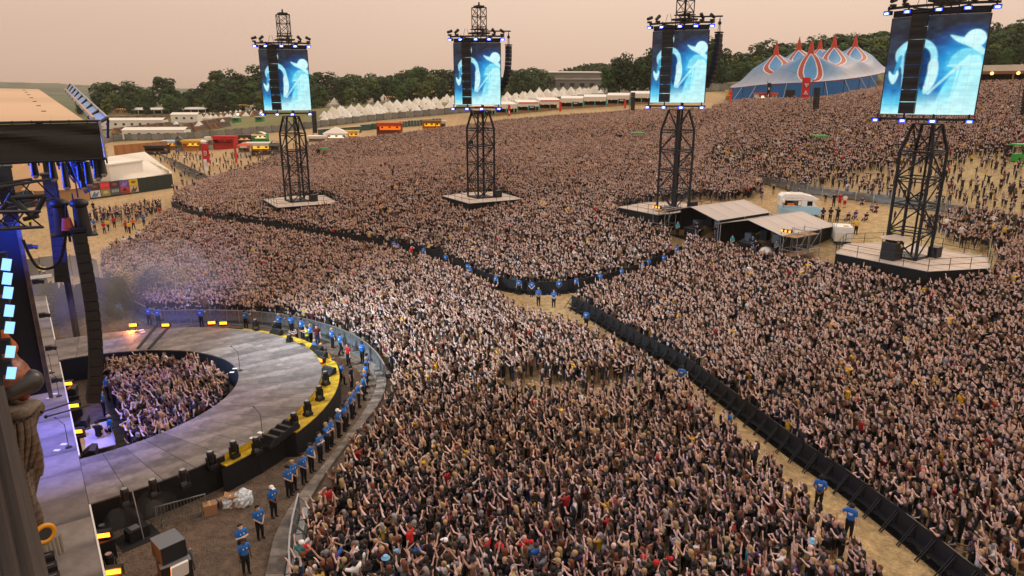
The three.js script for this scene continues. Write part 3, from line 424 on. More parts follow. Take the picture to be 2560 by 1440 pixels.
for (const [x, y, w] of [[672, 1112, 'nearest of the four on the yellow ledge'], [690, 1098, 'second of the four on the yellow ledge'], [706, 1086, 'third of the four on the yellow ledge'], [722, 1074, 'fourth of the four on the yellow ledge'], [690, 838, 'on the far ledge'], [790, 880, 'beside the fire-orange lamp'], [800, 895, 'next to the outer bend'], [820, 935, 'at the outermost point']]) { const p = onPlane(x, y, 1.44); wedge(V(p.x, 1.44, p.z), PHI + Math.PI + 0.5, `black sloped monitor speaker ${w}`, 'monitor wedges on the ledge'); }
for (const [x, y, w] of [[225, 1140, 'at the near end of the pit'], [178, 985, 'below the line array'], [165, 905, 'behind the line array'], [205, 1065, 'beside the kneeling camera operator']]) { const p = onPlane(x, y, 0.9); wedge(V(p.x, 0.95, p.z), PHI + 2.9, `black monitor speaker under the stage lip ${w}`, 'monitor wedges under the lip'); const k = thing('flight_case', `black case under the monitor speaker ${w}`, 'case', V(p.x, 0, p.z), PHI); new MB().box(0, 0.47, 0, 0.8, 0.94, 1.0).build('box', M_blackpaint, k); new MB().box(0, 0.05, 0.505, 0.8, 0.04, 0.01).box(0, 0.9, 0.505, 0.8, 0.04, 0.01).build('trim', M_alu, k); }
function micStand(p, turn, label) { const o = thing('microphone_stand', label, 'mic stand', p, turn, 'microphone stands on the stage'); new MB().geo(new THREE.CylinderGeometry(0.16, 0.18, 0.03, 14), new THREE.Matrix4().makeTranslation(0, 0.015, 0)).build('base', M_blackpaint, o); new MB().bar(V(0, 0.03, 0), V(0, 1.35, 0), 0.016, 0.014).build('pole', M_steel, o); new MB().bar(V(0, 1.3, 0), V(0.35, 1.72, 0), 0.012).build('boom', M_steel, o); new MB().bar(V(0.33, 1.7, 0), V(0.45, 1.76, 0), 0.025, 0.03, 8).build('microphone', M_blackpaint, o); for (const z of [-0.1, 0.12]) boxMesh('set_list', 0.45, 0.006, z * 3, 0.3, 0.008, 0.22, M_white, o); }
micStand(onPlane(600, 926, H0 + 0.01), PHI + 2.6, 'microphone stand at the inner bend of the ring'); micStand(onPlane(657, 1092, H0 + 0.01), PHI + 2.2, 'microphone stand near the yellow ledge of the ring'); micStand(onPlane(130, 932, H0 + 0.01), PHI + 2.6, 'microphone stand on the main deck behind the line array'); micStand(onPlane(148, 990, H0 + 0.01), PHI + 2.6, 'microphone stand on the main deck, middle of three'); micStand(onPlane(172, 1118, H0 + 0.01), PHI + 2.6, 'microphone stand on the main deck nearest the carved figure'); micStand(onPlane(340, 830, H0 + 0.01), PHI, 'microphone stand by the far orange flood lamps');
// orange floods
function flood(p, turn, label, bright = true) { const o = thing('flood_light', label, 'flood light', p, turn, 'orange flood lamps'); boxMesh('housing', 0, 0.22, 0, 0.62, 0.32, 0.3, M_blackpaint, o); boxMesh('foot', 0, 0.03, 0, 0.4, 0.06, 0.36, M_steel, o); boxMesh('lamp', 0, 0.23, 0.156, 0.54, 0.2, 0.012, L_orange, o); if (bright) { const l = new THREE.PointLight(0xff8a30, 26, 0, 2); l.position.set(0, 0.35, 0.6); l.castShadow = true; l.shadow.radius = 8; o.add(l); } return o; }
for (const [x, y, h, w, b] of [[240, 832, 1.8, 'far left, beside the line array', 0], [335, 818, 1.8, 'brightest, in the smoke', 1], [416, 818, 1.8, 'beside the cable ramps', 0], [531, 812, 1.8, 'left of a pair on the far ledge', 0], [560, 813, 1.8, 'right of a pair on the far ledge', 0], [755, 872, 1.44, 'at the bend by the yellow ledge', 0], [805, 906, 1.44, 'at the outer bend', 0]]) { const p = onPlane(x, y, h); flood(p, -0.35 + (x < 700 ? 0.5 : -0.4), `orange glowing flood lamp ${w}`, b); }
for (const [x, y, w, b] of [[288, 1436, 'glowing bright at the near stage lip', 1], [262, 1345, 'under the near stage lip, upper one', 0], [196, 1085, 'under the lip by the camera operator', 0], [188, 1020, 'under the lip below the line array', 0], [172, 965, 'under the lip behind the line array', 0]]) { const p = onPlane(x, y, 0.95); flood(V(p.x, 0.95, p.z), 0.25, `orange flood lamp ${w}`, b); const k = thing('flight_case', `dark case carrying the orange lamp ${w}`, 'case', V(p.x, 0, p.z), PHI); new MB().box(0, 0.475, 0, 0.7, 0.95, 0.7).build('box', M_blackpaint, k); new MB().box(0.355, 0.5, 0, 0.01, 0.1, 0.3).build('handle', M_alu, k); }
// dark drum lamps under the near lip
for (const [x, y, w] of [[255, 1320, 'upper'], [272, 1392, 'lower']]) { const p = onPlane(x, y, 0.8); movingHead(V(p.x, 0.0, p.z), PHI, `black lamp standing under the near stage lip, ${w} one`); }

// roof of the stage house
{
  const g = SG('stage_roof', 'cream tarpaulin stage roof with black tensioned side banner', 'roof', 30, 0), z = (s) => 30 - s;
  const b = new MB(), ns = 24, no = 8, R = (i, j) => { const s = lerp(30, 67, i / ns), o = lerp(2.0, -18, j / no); return V(o, 19.02 + (s - 30) * 0.036 + j * 0.05, z(s)); };
  for (let i = 0; i < ns; i++) for (let j = 0; j < no; j++) b.quad(R(i, j), R(i + 1, j), R(i + 1, j + 1), R(i, j + 1)); b.build('tarpaulin', M_tarp, g);
  for (let i = 0; i < 7; i++) boxMesh('roof_vent', 0.9, 19.2 + 0.036 * (4 + i * 4.2), -(4 + i * 4.2), 0.16, 0.03, 0.1, M_steel, g);
  { const f = new MB(), n = 60, m = 12, Q = (i, j) => { const o = lerp(2.35, -14, i / n), t = j / m, fold = 0.05 * Math.sin(i * 0.35 + t * 5 + noise2(i * 0.2, t * 2) * 5) * Math.sin(Math.PI * t); return V(o, lerp(19.0, 17.75, t) + 0.02 * (i / n), 0.12 + fold); }; for (let i = 0; i < n; i++) for (let j = 0; j < m; j++) f.quad(Q(i, j), Q(i, j + 1), Q(i + 1, j + 1), Q(i + 1, j)); f.build('side_banner', M('banner_cloth', 0x111113, 0.55, { map: withRepeat(T_fine, 0.9) }), g); }
  barMesh('banner_rail', V(2.4, 19.06, 0.1), V(-14, 19.06, 0.1), 0.05, M_blackpaint, g); barMesh('banner_rail', V(2.4, 17.72, 0.1), V(-14, 17.72, 0.1), 0.06, M_steel, g); barMesh('banner_rail', V(2.42, 17.72, 0.1), V(2.38, 19.06, 0.1), 0.05, M_alu, g);
  for (let i = 0; i < 14; i++) boxMesh('bungee', 2.0 - i * 0.55, 19.06, 0.15, 0.03, 0.12, 0.03, M_blackpaint, g); for (let i = 0; i < 9; i++) boxMesh('bungee', 2.44, 17.8 + i * 0.15, 0.12, 0.12, 0.025, 0.025, M_alu, g);
  // front header with pale blue plastic sheets
  const hb = M('blue_plastic_sheet', 0x6f9bd8, 0.4);
  const inv = new THREE.Matrix4().compose(g.position, new THREE.Quaternion().setFromAxisAngle(V(0, 1, 0), PHI), V(1, 1, 1)).invert(), I0 = along(234, 296, 25.8).applyMatrix4(inv), I1 = along(163, 222, 53).applyMatrix4(inv), O0 = along(270, 298, 26.4).applyMatrix4(inv), O1 = along(177, 211, 53).applyMatrix4(inv), at = (a, b, t) => V().lerpVectors(a, b, t);
  for (let i = 0; i < 9; i++) { const t = i / 8, u = (i + 1) / 8; barMesh('header_post', at(I0, I1, t).add(V(0, -0.25, 0)), at(O0, O1, t).add(V(0, 0.06, 0)), 0.06, M_blackpaint, g); barMesh('header_strut', at(O0, O1, t), at(O0, O1, t).add(V(-0.1, -0.7, 0)), 0.05, M_blackpaint, g); if (i < 8) { new MB().quad(at(O0, O1, t + 0.008), at(I0, I1, t + 0.008).add(V(0, -0.2, 0)), at(I0, I1, u - 0.008).add(V(0, -0.2, 0)), at(O0, O1, u - 0.008)).build('header_sheet', hb, g); barMesh('header_rail', at(O0, O1, t).add(V(0, 0.05, 0)), at(O0, O1, u).add(V(0, 0.05, 0)), 0.05, M_alu, g); barMesh('header_rail', at(I0, I1, t), at(I0, I1, u), 0.06, M_tarp, g); } }
  for (const [s, o] of [[31, -12], [66, -12], [66, 1.6]]) barMesh('roof_post', V(o, 0.0, z(s)), V(o, 19, z(s)), 0.25, M_steel, g, 8);
}
// trusses under the roof
function truss(a, b, w, name, label, hang) {
  const o = thing(name, label, 'truss', a), d = V().subVectors(b, a), L = d.length(), u = d.clone().divideScalar(L), side = V().crossVectors(u, V(0, 1, 0)).normalize(), pt = (t, i) => u.clone().multiplyScalar(t * L).addScaledVector(side, (i & 1 ? w : -w) / 2).add(V(0, i & 2 ? w / 2 : -w / 2, 0)), n = Math.max(3, Math.round(L / (w * 1.3)));
  for (let i = 0; i < 4; i++) barMesh('chord', pt(0, i), pt(1, i), 0.045, M_steel, o);
  for (let k = 0; k < n; k++) { barMesh('brace', pt(k / n, 0), pt((k + 1) / n, 2), 0.025, M_steel, o, 5); barMesh('brace', pt(k / n, 3), pt((k + 1) / n, 1), 0.025, M_steel, o, 5); barMesh('brace', pt(k / n, 2), pt((k + 1) / n, 3), 0.02, M_steel, o, 5); }
  if (hang) hang(o, pt); return o;
}
truss(along(-160, 520, 20), along(108, 472, 25), 0.7, 'lighting_truss', 'dark lattice truss crossing behind the stage edge, upper one'); truss(along(-140, 556, 17), along(84, 548, 20), 0.45, 'lighting_truss', 'dark lattice truss pointing in from the photo edge, lower one');
{ const a = along(84, 548, 20), o = thing('truss_bracket', 'dark V shaped strut below the upper truss', 'bracket', a); const q = (x, y) => along(x, y, 20).sub(a); for (const [[x0, y0], [x1, y1]] of [[[84, 545], [30, 495]], [[84, 545], [112, 490]], [[30, 495], [112, 490]], [[0, 530], [20, 505]], [[60, 548], [95, 540]]]) barMesh('strut', q(x0, y0), q(x1, y1), 0.07, M_steel, o); }
// clusters of lamps and blue drape strips hanging from the roof corner
{
  const rnd = mulberry(21); let n = 0;
  for (const [x, y0, y1, t] of [[82, 398, 440, 27], [128, 398, 448, 27], [158, 408, 470, 27.5], [196, 400, 452, 26.5], [216, 405, 462, 26.3], [238, 398, 446, 26], [252, 392, 436, 26], [205, 430, 470, 26.5]]) {
    const a = along(x, y0, t), b = along(x + (y1 - y0) * 0.16, y1, t), o = thing('hanging_lamp', `dark tubular stage lamp hanging under the roof corner, ${['leftmost', 'second', 'third', 'fourth', 'fifth', 'sixth', 'rightmost', 'lowest'][n++]} of the cluster`, 'stage light', a, 0, 'lamps under the roof corner'), e = V().subVectors(b, a);
    const d = e.clone().normalize(); new MB().bar(V(0, 0, 0), e.clone().multiplyScalar(0.55), 0.1, 0.12, 10).bar(e.clone().multiplyScalar(0.55), e, 0.12, 0.14, 10).build('body', M_blackpaint, o); new MB().bar(V(-0.2, 0.35, 0), V(-0.2, -0.25, 0), 0.03).bar(V(0.2, 0.35, 0), V(0.2, -0.25, 0), 0.03).bar(V(-0.2, 0.35, 0), V(0.2, 0.35, 0), 0.04).build('yoke', M_steel, o); put(new THREE.SphereGeometry(0.11, 10, 6), 'lens', M_alu, o).position.copy(e);
  }
  const mb = M('cable_sheath', 0x3a4654, 0.45), names = ['beside the roof corner', 'in front of the white cabins', 'nearest the dark lamps', 'hanging lowest'];
  [[170, 395, 205, 470], [182, 395, 222, 478], [150, 400, 190, 455], [200, 392, 226, 455]].forEach(([x0, y0, x1, y1], i) => { const o = thing('cable_bundle', `bundle of hanging cables ${names[i]}`, 'cables', along(x0, y0, 28), 0, 'blue cables under the roof corner'), e = along(x1, y1, 28).sub(o.position); for (let k = 0; k < 7; k++) barMesh('cable', V((rnd() - 0.5) * 0.4, 0, (rnd() - 0.5) * 0.4), e.clone().add(V((rnd() - 0.5) * 0.25, (rnd() - 0.5) * 0.2, (rnd() - 0.5) * 0.25)), 0.035, mb, o, 5); });
}
// line arrays: cabinets hung one below another
function lineArray(name, label, top, n, w, h, d, curveFn, turn, mat = M_cabinet, group) {
  const o = thing(name, label, 'speakers', top, turn, group); let y = 0, z = 0, a = 0;
  boxMesh('bumper_frame', 0, 0.12, 0, w * 1.05, 0.14, d * 1.2, M_steel, o);
  for (let i = 0; i < n; i++) { a = curveFn(i / n); const c = put(UBOX, 'cabinet', mat, o); c.scale.set(w, h * 0.94, d); c.rotation.x = a; const cy = y - Math.cos(a) * h / 2, cz = z - Math.sin(a) * h / 2; c.position.set(0, cy, cz); const q = put(UBOX, 'grille', M_grille, o); q.scale.set(w * 0.9, h * 0.7, 0.02); q.rotation.x = a; q.position.set(0, cy - Math.sin(a) * (d / 2 + 0.005), cz + Math.cos(a) * (d / 2 + 0.005)); y -= Math.cos(a) * h; z -= Math.sin(a) * h; }
  for (const x of [-w * 0.4, w * 0.4]) barMesh('chain', V(x, 0.15, 0), V(x * 0.3, 1.6, 0), 0.025, M_steel, o, 5); return o;
}
lineArray('line_array', 'tall black speaker line array hanging over the ring stage', along(196, 580, 29), 18, 0.78, 0.42, 0.5, (t) => -0.02 + 0.3 * t * t, PHI + Math.PI / 2);
const M_bluecab = M_cabinet;
lineArray('line_array', 'speaker line array hanging at the far stage front', along(122, 440, 46), 17, 1.0, 0.42, 0.8, (t) => 0.1 * t, PHI + Math.PI / 2, M_bluecab); lineArray('line_array', 'speaker column cut by the photo edge', along(8, 420, 48), 18, 1.5, 0.46, 0.9, (t) => 0.03, PHI + Math.PI / 2, M_bluecab);
for (const [x, y, w] of [[146, 500, 'left'], [196, 500, 'right']]) { const t = 29, p = along(x, y, t), o = thing('hoist_cover', `black padded hoist cover above the line array, ${w} of two`, 'cover', p, PHI, 'hoist covers'); new MB().geo(new THREE.CylinderGeometry(0.25, 0.32, 1.35, 12), new THREE.Matrix4().makeTranslation(0, -0.75, 0)).geo(new THREE.SphereGeometry(0.36, 12, 8), new THREE.Matrix4().makeTranslation(0, -0.15, 0).multiply(new THREE.Matrix4().makeScale(1, 0.6, 1))).build('cover', M_blackpaint, o); boxMesh('base_plate', 0, -1.45, 0, 0.95, 0.06, 0.95, M_steel, o); barMesh('chain', V(0, 0.1, 0), V(0, 2.2, 0), 0.03, M_steel, o, 5); }
{ const o = thing('loudhailer_lamp', 'red tinted work lamp between the hoist covers', 'lamp', along(168, 560, 29)); new MB().geo(new THREE.CylinderGeometry(0.16, 0.26, 0.5, 10)).build('shade', M('red_plastic', 0xb04038, 0.4), o); new MB().bar(V(0, 0.25, 0), V(0.1, 0.9, 0), 0.04).bar(V(0, -0.25, 0), V(0, -0.75, 0), 0.05).build('bracket', M_steel, o); }
{ const pts = [[58, 600], [75, 640], [95, 668], [120, 672], [145, 660], [160, 620], [165, 580]].map(([x, y]) => along(x, y, 30)), o = put(new THREE.TubeGeometry(new THREE.CatmullRomCurve3(pts), 40, 0.06, 6), 'power_cable', M_rubber); tag(o, 'thick black cable looping below the hoist covers', 'cable'); }
for (const [x0, y0, x1, y1, w] of [[105, 1030, 200, 1000, 'upper'], [115, 1042, 225, 1012, 'lower']]) { const a = along(x0, y0, 27), o = thing('bracing_pipe', `black steady pipe to the line array foot, ${w} of two`, 'pipe', a); barMesh('pipe', V(0, 0, 0), along(x1, y1, 29).sub(a), 0.035, M_blackpaint, o); new MB().ball(0, 0, 0, 0.07).build('clamp', M_steel, o); }
{ // black flat and its edge lamps
  const p = SO(49, 0, 0), g = thing('black_flat', 'tall black stage flat standing beside the carved figure', 'stage flat', p, PHI); new MB().box(-6.2, 7.6, 0, 10.6, 10.6, 0.12).build('cloth', M('flat_cloth', 0x08080a, 0.85), g); new MB().box(-0.78, 7.5, 0.1, 0.22, 11.0, 0.5).build('edge_frame', M('brown_frame', 0x584838, 0.7, { map: withRepeat(T_mott, 1) }), g);
  for (let i = 0; i < 5; i++) { const q = thing('edge_lamp', `small black lamp on the flat's edge, ${['lowest', 'second lowest', 'middle', 'second highest', 'highest'][i]} one`, 'stage light', V().copy(p).add(V(-0.45 * SZ, 3 + i * 2.1, 0.45 * SX)), PHI, 'lamps along the flat edge'); new MB().box(0, 0, 0, 0.34, 0.26, 0.3).build('housing', M_blackpaint, q); new MB().bar(V(0.1, 0, 0), V(0.42, -0.08, 0.05), 0.1, 0.13, 8).build('snout', M_blackpaint, q); } }
{ // carved painted figure
  const rnd = mulberry(31), p = onPlane(86, 1392, H0), g = thing('carved_figure', 'painted carved giant head with long beard, stacked like a totem', 'statue', p, PHI + 0.35), k = 0.75;
  const wood = M('carved_wood', 0x94704e, 0.6, { map: withRepeat(T_mott, 0.9), bumpMap: withRepeat(T_bump, 0.5), bumpScale: 0.02 }), hairw = M('carved_hair', 0x7a6c5c, 0.55, { map: withRepeat(T_mott, 0.4) }), flesh = M('carved_flesh', 0xa5674e, 0.45, { map: withRepeat(T_mott, 0.8) }), red = M('carved_red', 0xa83c34, 0.4, { map: withRepeat(T_mott, 0.6) }), orange = M('carved_orange', 0xb85a20, 0.4), gun = M('carved_slate', 0x3a3836, 0.35);
  const blob = (name, mat, parts, cell = 0.09) => { const f = field(parts.map(([a, b, r0, r1]) => ({ a, b, ra: r0, rb: r1, zs: 1, t: 0 })), 0, 0.18), lo = [9, 9, 9], hi = [-9, -9, -9]; for (const [a, b, r0, r1] of parts) for (const e of [a, b]) for (let i = 0; i < 3; i++) { lo[i] = Math.min(lo[i], e[i] - Math.max(r0, r1) - 0.4); hi[i] = Math.max(hi[i], e[i] + Math.max(r0, r1) + 0.4); } return put(withUV(netGeo(surfaceNets(f, lo, hi, cell))), name, mat, g); };
  const strands = (name, y0, y1, x0, r, n) => { const b = new MB(); for (let i = 0; i < n; i++) { const a = -1.7 + 3.4 * i / (n - 1), pts = []; for (let j = 0; j <= 8; j++) { const t = j / 8, rr = r * (1 - 0.35 * t) + 0.12 * Math.sin(t * 6 + i * 0.8); pts.push(V(x0 + Math.cos(a) * rr, lerp(y1, y0, t), Math.sin(a) * rr + 0.15 * Math.sin(t * 4 + i))); } b.geo(new THREE.TubeGeometry(new THREE.CatmullRomCurve3(pts), 16, 0.1 + 0.03 * rnd(), 6)); } return b.build(name, hairw, g); };
  blob('core', wood, [[[-0.7, 0, 0], [-0.7, 9.6, 0], 0.9, 0.8], [[-0.8, 9, 0], [-0.9, 12.4, 0], 0.85, 0.6]], 0.16);
  strands('lower_beard', 1.4, 4.2, -0.5, 1.15, 17); strands('beard', 3.6, 6.4, -0.3, 1.35, 19); blob('moustache', hairw, [[[0.3, 6.5, -0.7], [1.0, 6.2, 0], 0.3, 0.34], [[1.0, 6.2, 0], [0.3, 6.5, 0.8], 0.34, 0.3], [[0.3, 6.5, 0.8], [-0.3, 6.9, 1.1], 0.3, 0.22]]);
  blob('lower_lip', red, [[[0.5, 7.0, -0.5], [0.62, 7.0, 0.4], 0.22, 0.22]]); blob('cheek', flesh, [[[0.0, 7.4, -0.6], [0.2, 8.0, 0.5], 0.7, 0.75], [[0.1, 8.2, -0.3], [0.0, 9.0, 0.3], 0.75, 0.7]]); blob('nose', gun, [[[0.1, 7.55, 0.9], [0.75, 7.7, 0.95], 0.42, 0.46]]); blob('brow', orange, [[[0.3, 8.9, -0.7], [0.35, 9.1, 0.7], 0.3, 0.28], [[0.35, 9.1, 0.7], [0.1, 9.9, 0.9], 0.28, 0.2]]);
  blob('upper_face', red, [[[0.1, 10.5, -0.3], [0.25, 11.0, 0.3], 0.55, 0.62]]); blob('upper_nose', gun, [[[0.2, 11.5, 0], [0.5, 11.8, 0.3], 0.3, 0.32], [[0.3, 12, 0], [0.3, 12.2, 0.3], 0.16, 0.12]]); blob('collar', flesh, [[[0.4, 0.8, -0.9], [0.7, 3.4, -0.6], 0.22, 0.14]]);
  const ring = put(new THREE.TorusGeometry(0.34, 0.1, 10, 28), 'painted_ring', M('ring_orange', 0xd9930f, 0.35), g); ring.position.set(0.2, 1.35, 0.95); const disc = put(new THREE.CylinderGeometry(0.3, 0.3, 0.1, 24), 'ring_centre', gun, g); disc.position.set(0.2, 1.35, 0.95); disc.rotation.x = Math.PI / 2;
  const b = new MB(); for (let i = 0; i < 5; i++) b.bar(V(0.1 + i * 0.16, 0.9, 0.9 - i * 0.06), V(0.18 + i * 0.16, 0.0, 0.8 - i * 0.06), 0.13, 0.1, 8); b.build('fluted_foot', M('carved_grey', 0x8c8478, 0.5), g);
}
function withUV(g) { const P = g.attributes.position.array, uv = new Float32Array(P.length / 3 * 2); for (let i = 0; i < P.length / 3; i++) { uv[2 * i] = P[3 * i] + P[3 * i + 2] * 0.7; uv[2 * i + 1] = P[3 * i + 1]; } g.setAttribute('uv', new THREE.BufferAttribute(uv, 2)); return g; }
{ // slanting wooden column at the edge of the picture
  const a = along(96, 1500, 19), b = along(-26, 950, 24), o = thing('wooden_column', 'dark brown slanting wooden column at the near stage side', 'column', a), d = V().subVectors(b, a), L = d.length(), q = new THREE.Quaternion().setFromUnitVectors(V(0, 1, 0), d.clone().normalize()), M_col = M('dark_boards', 0x3c322c, 0.75, { map: withRepeat(T_mott, 0.7) });
  for (let i = 0; i < 4; i++) { const m = put(UBOX, 'board', M_col, o); m.scale.set(0.46, L + 4, 0.5); m.quaternion.copy(q); m.position.copy(d).multiplyScalar(0.5).add(V(0.02 - i * 0.47, (i % 2) * 0.05, (i % 2) * 0.03)); }
}
for (let i = 0; i < 5; i++) { const p = onPlane(128 + i * 7, 1362 + i * 26, H0), o = thing('amplifier_case', `black ribbed case beside the carved figure's foot, ${['first', 'second', 'third', 'fourth', 'fifth'][i]} from the far end`, 'case', V(p.x, H0, p.z), PHI, 'black cases at the figure foot'); new MB().box(-0.35, 0.3, 0, 0.7, 0.6, 0.42).build('box', M_blackpaint, o); new MB().box(0.01, 0.35, 0, 0.02, 0.06, 0.3).box(-0.35, 0.61, 0, 0.5, 0.02, 0.05).build('rail', M_alu, o); }
{ // bank of cool blinders on a mast at the stage side
  const a = along(8, 950, 23.5), g = thing('blinder_mast', 'dark mast carrying a column of blue white blinder lamps', 'lamp mast', a), M1 = along(-6, 620, 24.5).sub(a); for (const dx of [-0.16, 0.16]) barMesh('mast_pole', V(dx - 0.25, -0.2, 0), M1.clone().add(V(dx - 0.25, 0, 0)), 0.05, M_steel, g);
  [[26, 925], [24, 872], [22, 812], [21, 770], [18, 725], [16, 690], [14, 655]].forEach(([x, y], i) => { const p = along(x, y, 23.6).sub(a), h = put(cached('bl', () => new THREE.BoxGeometry(0.42, 0.46, 0.3)), 'blinder', M_steel, g); h.position.copy(p).add(V(-0.18, 0.1, 0)); h.rotation.y = 0.5; const e = put(cached('bf', () => new THREE.BoxGeometry(0.26, 0.4, 0.05)), 'lamp_face', L_cool, g); e.position.copy(p).add(V(0.1, -0.06, 0.12)); e.rotation.set(-0.15, 0.75, -0.2); });
}
{ // screened box at the far end of the deck
  const p = onPlane(98, 735, H0), o = thing('prompt_desk', 'grey monitor desk at the far end of the main deck', 'desk', p, PHI); new MB().box(0, 0.8, 0, 1.6, 1.6, 1.2).build('cabinet', M('desk_grey', 0x6d6f74, 0.6), o); new MB().box(0.3, 1.62, 0, 1.9, 0.06, 1.5).build('top', M_alu, o); new MB().box(0.82, 0.9, 0, 0.02, 0.9, 0.9).build('screen', M_navy, o); }
// lamps that light the deck and the crowd in the ring
function stageSpot(from, to, colour, power, angle, label) { const o = thing('stage_spotlight', label, 'stage light', from); new MB().geo(new THREE.CylinderGeometry(0.2, 0.26, 0.6, 12)).build('body', M_blackpaint, o); new MB().box(0, 0.34, 0, 0.5, 0.06, 0.3).build('yoke', M_steel, o); const f = put(new THREE.CylinderGeometry(0.22, 0.22, 0.02, 14), 'lens_light', colour === 0xcfeaff ? L_cool : L_blue, o); f.position.y = -0.33; const l = new THREE.SpotLight(colour, power, 0, angle, 0.9, 2); l.position.copy(from).add(V(0, -0.5, 0)); l.target.position.copy(to); l.castShadow = true; l.shadow.radius = 10; scene.add(l, l.target); return o; }
stageSpot(SO(42, -3, 18), SO(52.9, 0.4, 11), 0x2a50ff, 3200, 0.34, 'blue lamp under the roof aimed at the far speakers'); stageSpot(SO(36, -4.5, 18.2), SO(31.5, 1, 16.5), 0x2a50ff, 900, 0.7, 'blue lamp under the roof corner'); stageSpot(SO(43, -5, 16.5), SO(43, -1, 1.8), 0x5868ff, 1900, 0.5, 'blue stage lamp hanging above the main deck'); stageSpot(SO(50, -6, 16), SO(46, 4, 0), 0x5560ff, 1100, 0.42, 'blue stage lamp aimed at the ring pit'); stageSpot(SO(48, -2, 17), SO(50, 34, 1), 0xcfeaff, 5200, 0.62, 'cool white audience lamp under the stage roof');
// ---------- screen picture ----------
function screenTexture() {
  const W = 512, H = 640, c = document.createElement('canvas'); c.width = W; c.height = H; const x = c.getContext('2d');
  const g = x.createLinearGradient(0, 0, 0, H); g.addColorStop(0, '#262833'); g.addColorStop(0.45, '#24304c'); g.addColorStop(0.75, '#1577b8'); g.addColorStop(0.88, '#6fd0f2'); g.addColorStop(1, '#e8fbff'); x.fillStyle = g; x.fillRect(0, 0, W, H);
  const r = x.createRadialGradient(430, 330, 30, 430, 330, 300); r.addColorStop(0, 'rgba(120,230,255,1)'); r.addColorStop(0.45, 'rgba(20,150,225,0.9)'); r.addColorStop(0.8, 'rgba(15,70,150,0.55)'); r.addColorStop(1, 'rgba(20,40,80,0)'); x.fillStyle = r; x.fillRect(0, 0, W, H);
  const poly = (col, P) => { x.fillStyle = col; x.beginPath(); P.forEach(([a, b], i) => i ? x.lineTo(a, b) : x.moveTo(a, b)); x.closePath(); x.fill(); };
  const oval = (col, a, b, w, h, rot = 0) => { x.fillStyle = col; x.beginPath(); x.ellipse(a, b, w, h, rot, 0, 6.29); x.fill(); };
  const blob = (col, P) => { x.fillStyle = col; x.beginPath(); const n = P.length, m = (i) => [(P[i % n][0] + P[(i + 1) % n][0]) / 2, (P[i % n][1] + P[(i + 1) % n][1]) / 2]; x.moveTo(...m(0)); for (let i = 1; i <= n; i++) x.quadraticCurveTo(P[i % n][0], P[i % n][1], ...m(i)); x.fill(); };
  oval('#f4fdff', 172, 74, 34, 56); oval('#2b2d36', 152, 78, 36, 56);                                                                              // head with a lit rim
  blob('#bdeaf8', [[40, 235], [70, 180], [130, 140], [205, 140], [268, 190], [290, 290], [262, 420], [255, 520], [110, 520], [100, 330], [60, 300]]); blob('#0d3d70', [[100, 205], [150, 190], [220, 200], [252, 262], [235, 400], [225, 520], [120, 520], [108, 330]]);
  blob('#f4fdff', [[232, 290], [282, 262], [300, 350], [288, 440], [250, 500], [222, 470], [246, 400]]); blob('#2a9fd8', [[70, 240], [96, 250], [66, 430], [36, 440]]); blob('#eafbff', [[14, 330], [58, 392], [70, 330], [88, 372], [60, 452], [24, 410]]);
  poly('#1a88c4', [[130, 395], [168, 390], [276, 570], [250, 600], [200, 560]]); oval('#a8e6fa', 150, 410, 13, 13); oval('#a8e6fa', 160, 455, 10, 10);
  blob('#8fdff6', [[350, 260], [392, 215], [440, 210], [520, 240], [520, 640], [290, 640], [318, 470], [380, 350], [338, 318]]); blob('#e4f9ff', [[312, 118], [380, 138], [440, 158], [520, 220], [520, 270], [440, 205], [372, 178]]); oval('#f4fdff', 456, 152, 56, 58); blob('#d2f4fd', [[420, 260], [520, 250], [520, 640], [360, 640], [400, 430]]);
  x.strokeStyle = 'rgba(240,253,255,0.85)'; x.lineCap = 'round'; for (const [w, P] of [[17, [[258, 500], [440, 262]]], [9, [[372, 600], [396, 330]]], [8, [[440, 560], [470, 360]]], [12, [[340, 322], [505, 312]]]]) { x.lineWidth = w; x.beginPath(); x.moveTo(...P[0]); x.lineTo(...P[1]); x.stroke(); }
  const f = x.createLinearGradient(0, 470, 0, H); f.addColorStop(0, 'rgba(230,252,255,0)'); f.addColorStop(0.6, 'rgba(235,253,255,0.85)'); f.addColorStop(1, '#f6ffff'); x.fillStyle = f; x.fillRect(120, 470, W - 120, 170);
  // camera blur, grain and panel seams of the live picture
  const src = x.getImageData(0, 0, W, H).data, get = (i, j, k) => src[(clamp(j, 0, H - 1) * W + clamp(i, 0, W - 1)) * 4 + k];
  return dataTex(W, H, (i, j) => { const y = H - 1 - j, o = [0, 0, 0], n = (noise2(i * 0.5, y * 0.5) - 0.5) * 26 + (noise2(i * 0.03, y * 0.05) - 0.5) * 40; for (let k = 0; k < 3; k++) { let s = 0, wide = 0; for (let a = -2; a <= 2; a++) for (let b = -2; b <= 2; b++) { s += get(i + a * 2, y + b * 2, k); wide += get(i + a * 9, y + b * 9, k); } o[k] = clamp((0.9 * s / 25 + 0.1 * wide / 25) * (k === 0 ? 0.86 : 1) + n * (k === 0 ? 0.5 : 0.8), 0, 255) * (i % 64 === 0 || y % 64 === 0 ? 0.8 : 1); } return o; });
}
const T_screen = screenTexture();
const M_screen = new THREE.MeshStandardMaterial({ color: 0x050505, roughness: 0.5, emissive: 0xffffff, emissiveMap: T_screen, emissiveIntensity: 1.0 }); M_screen.name = 'led_screen';
const M_tower = M('tower_steel', 0x1b2027, 0.55, { metalness: 0.35 }), M_grey = M('grey_panel', 0x6b6d72, 0.6);
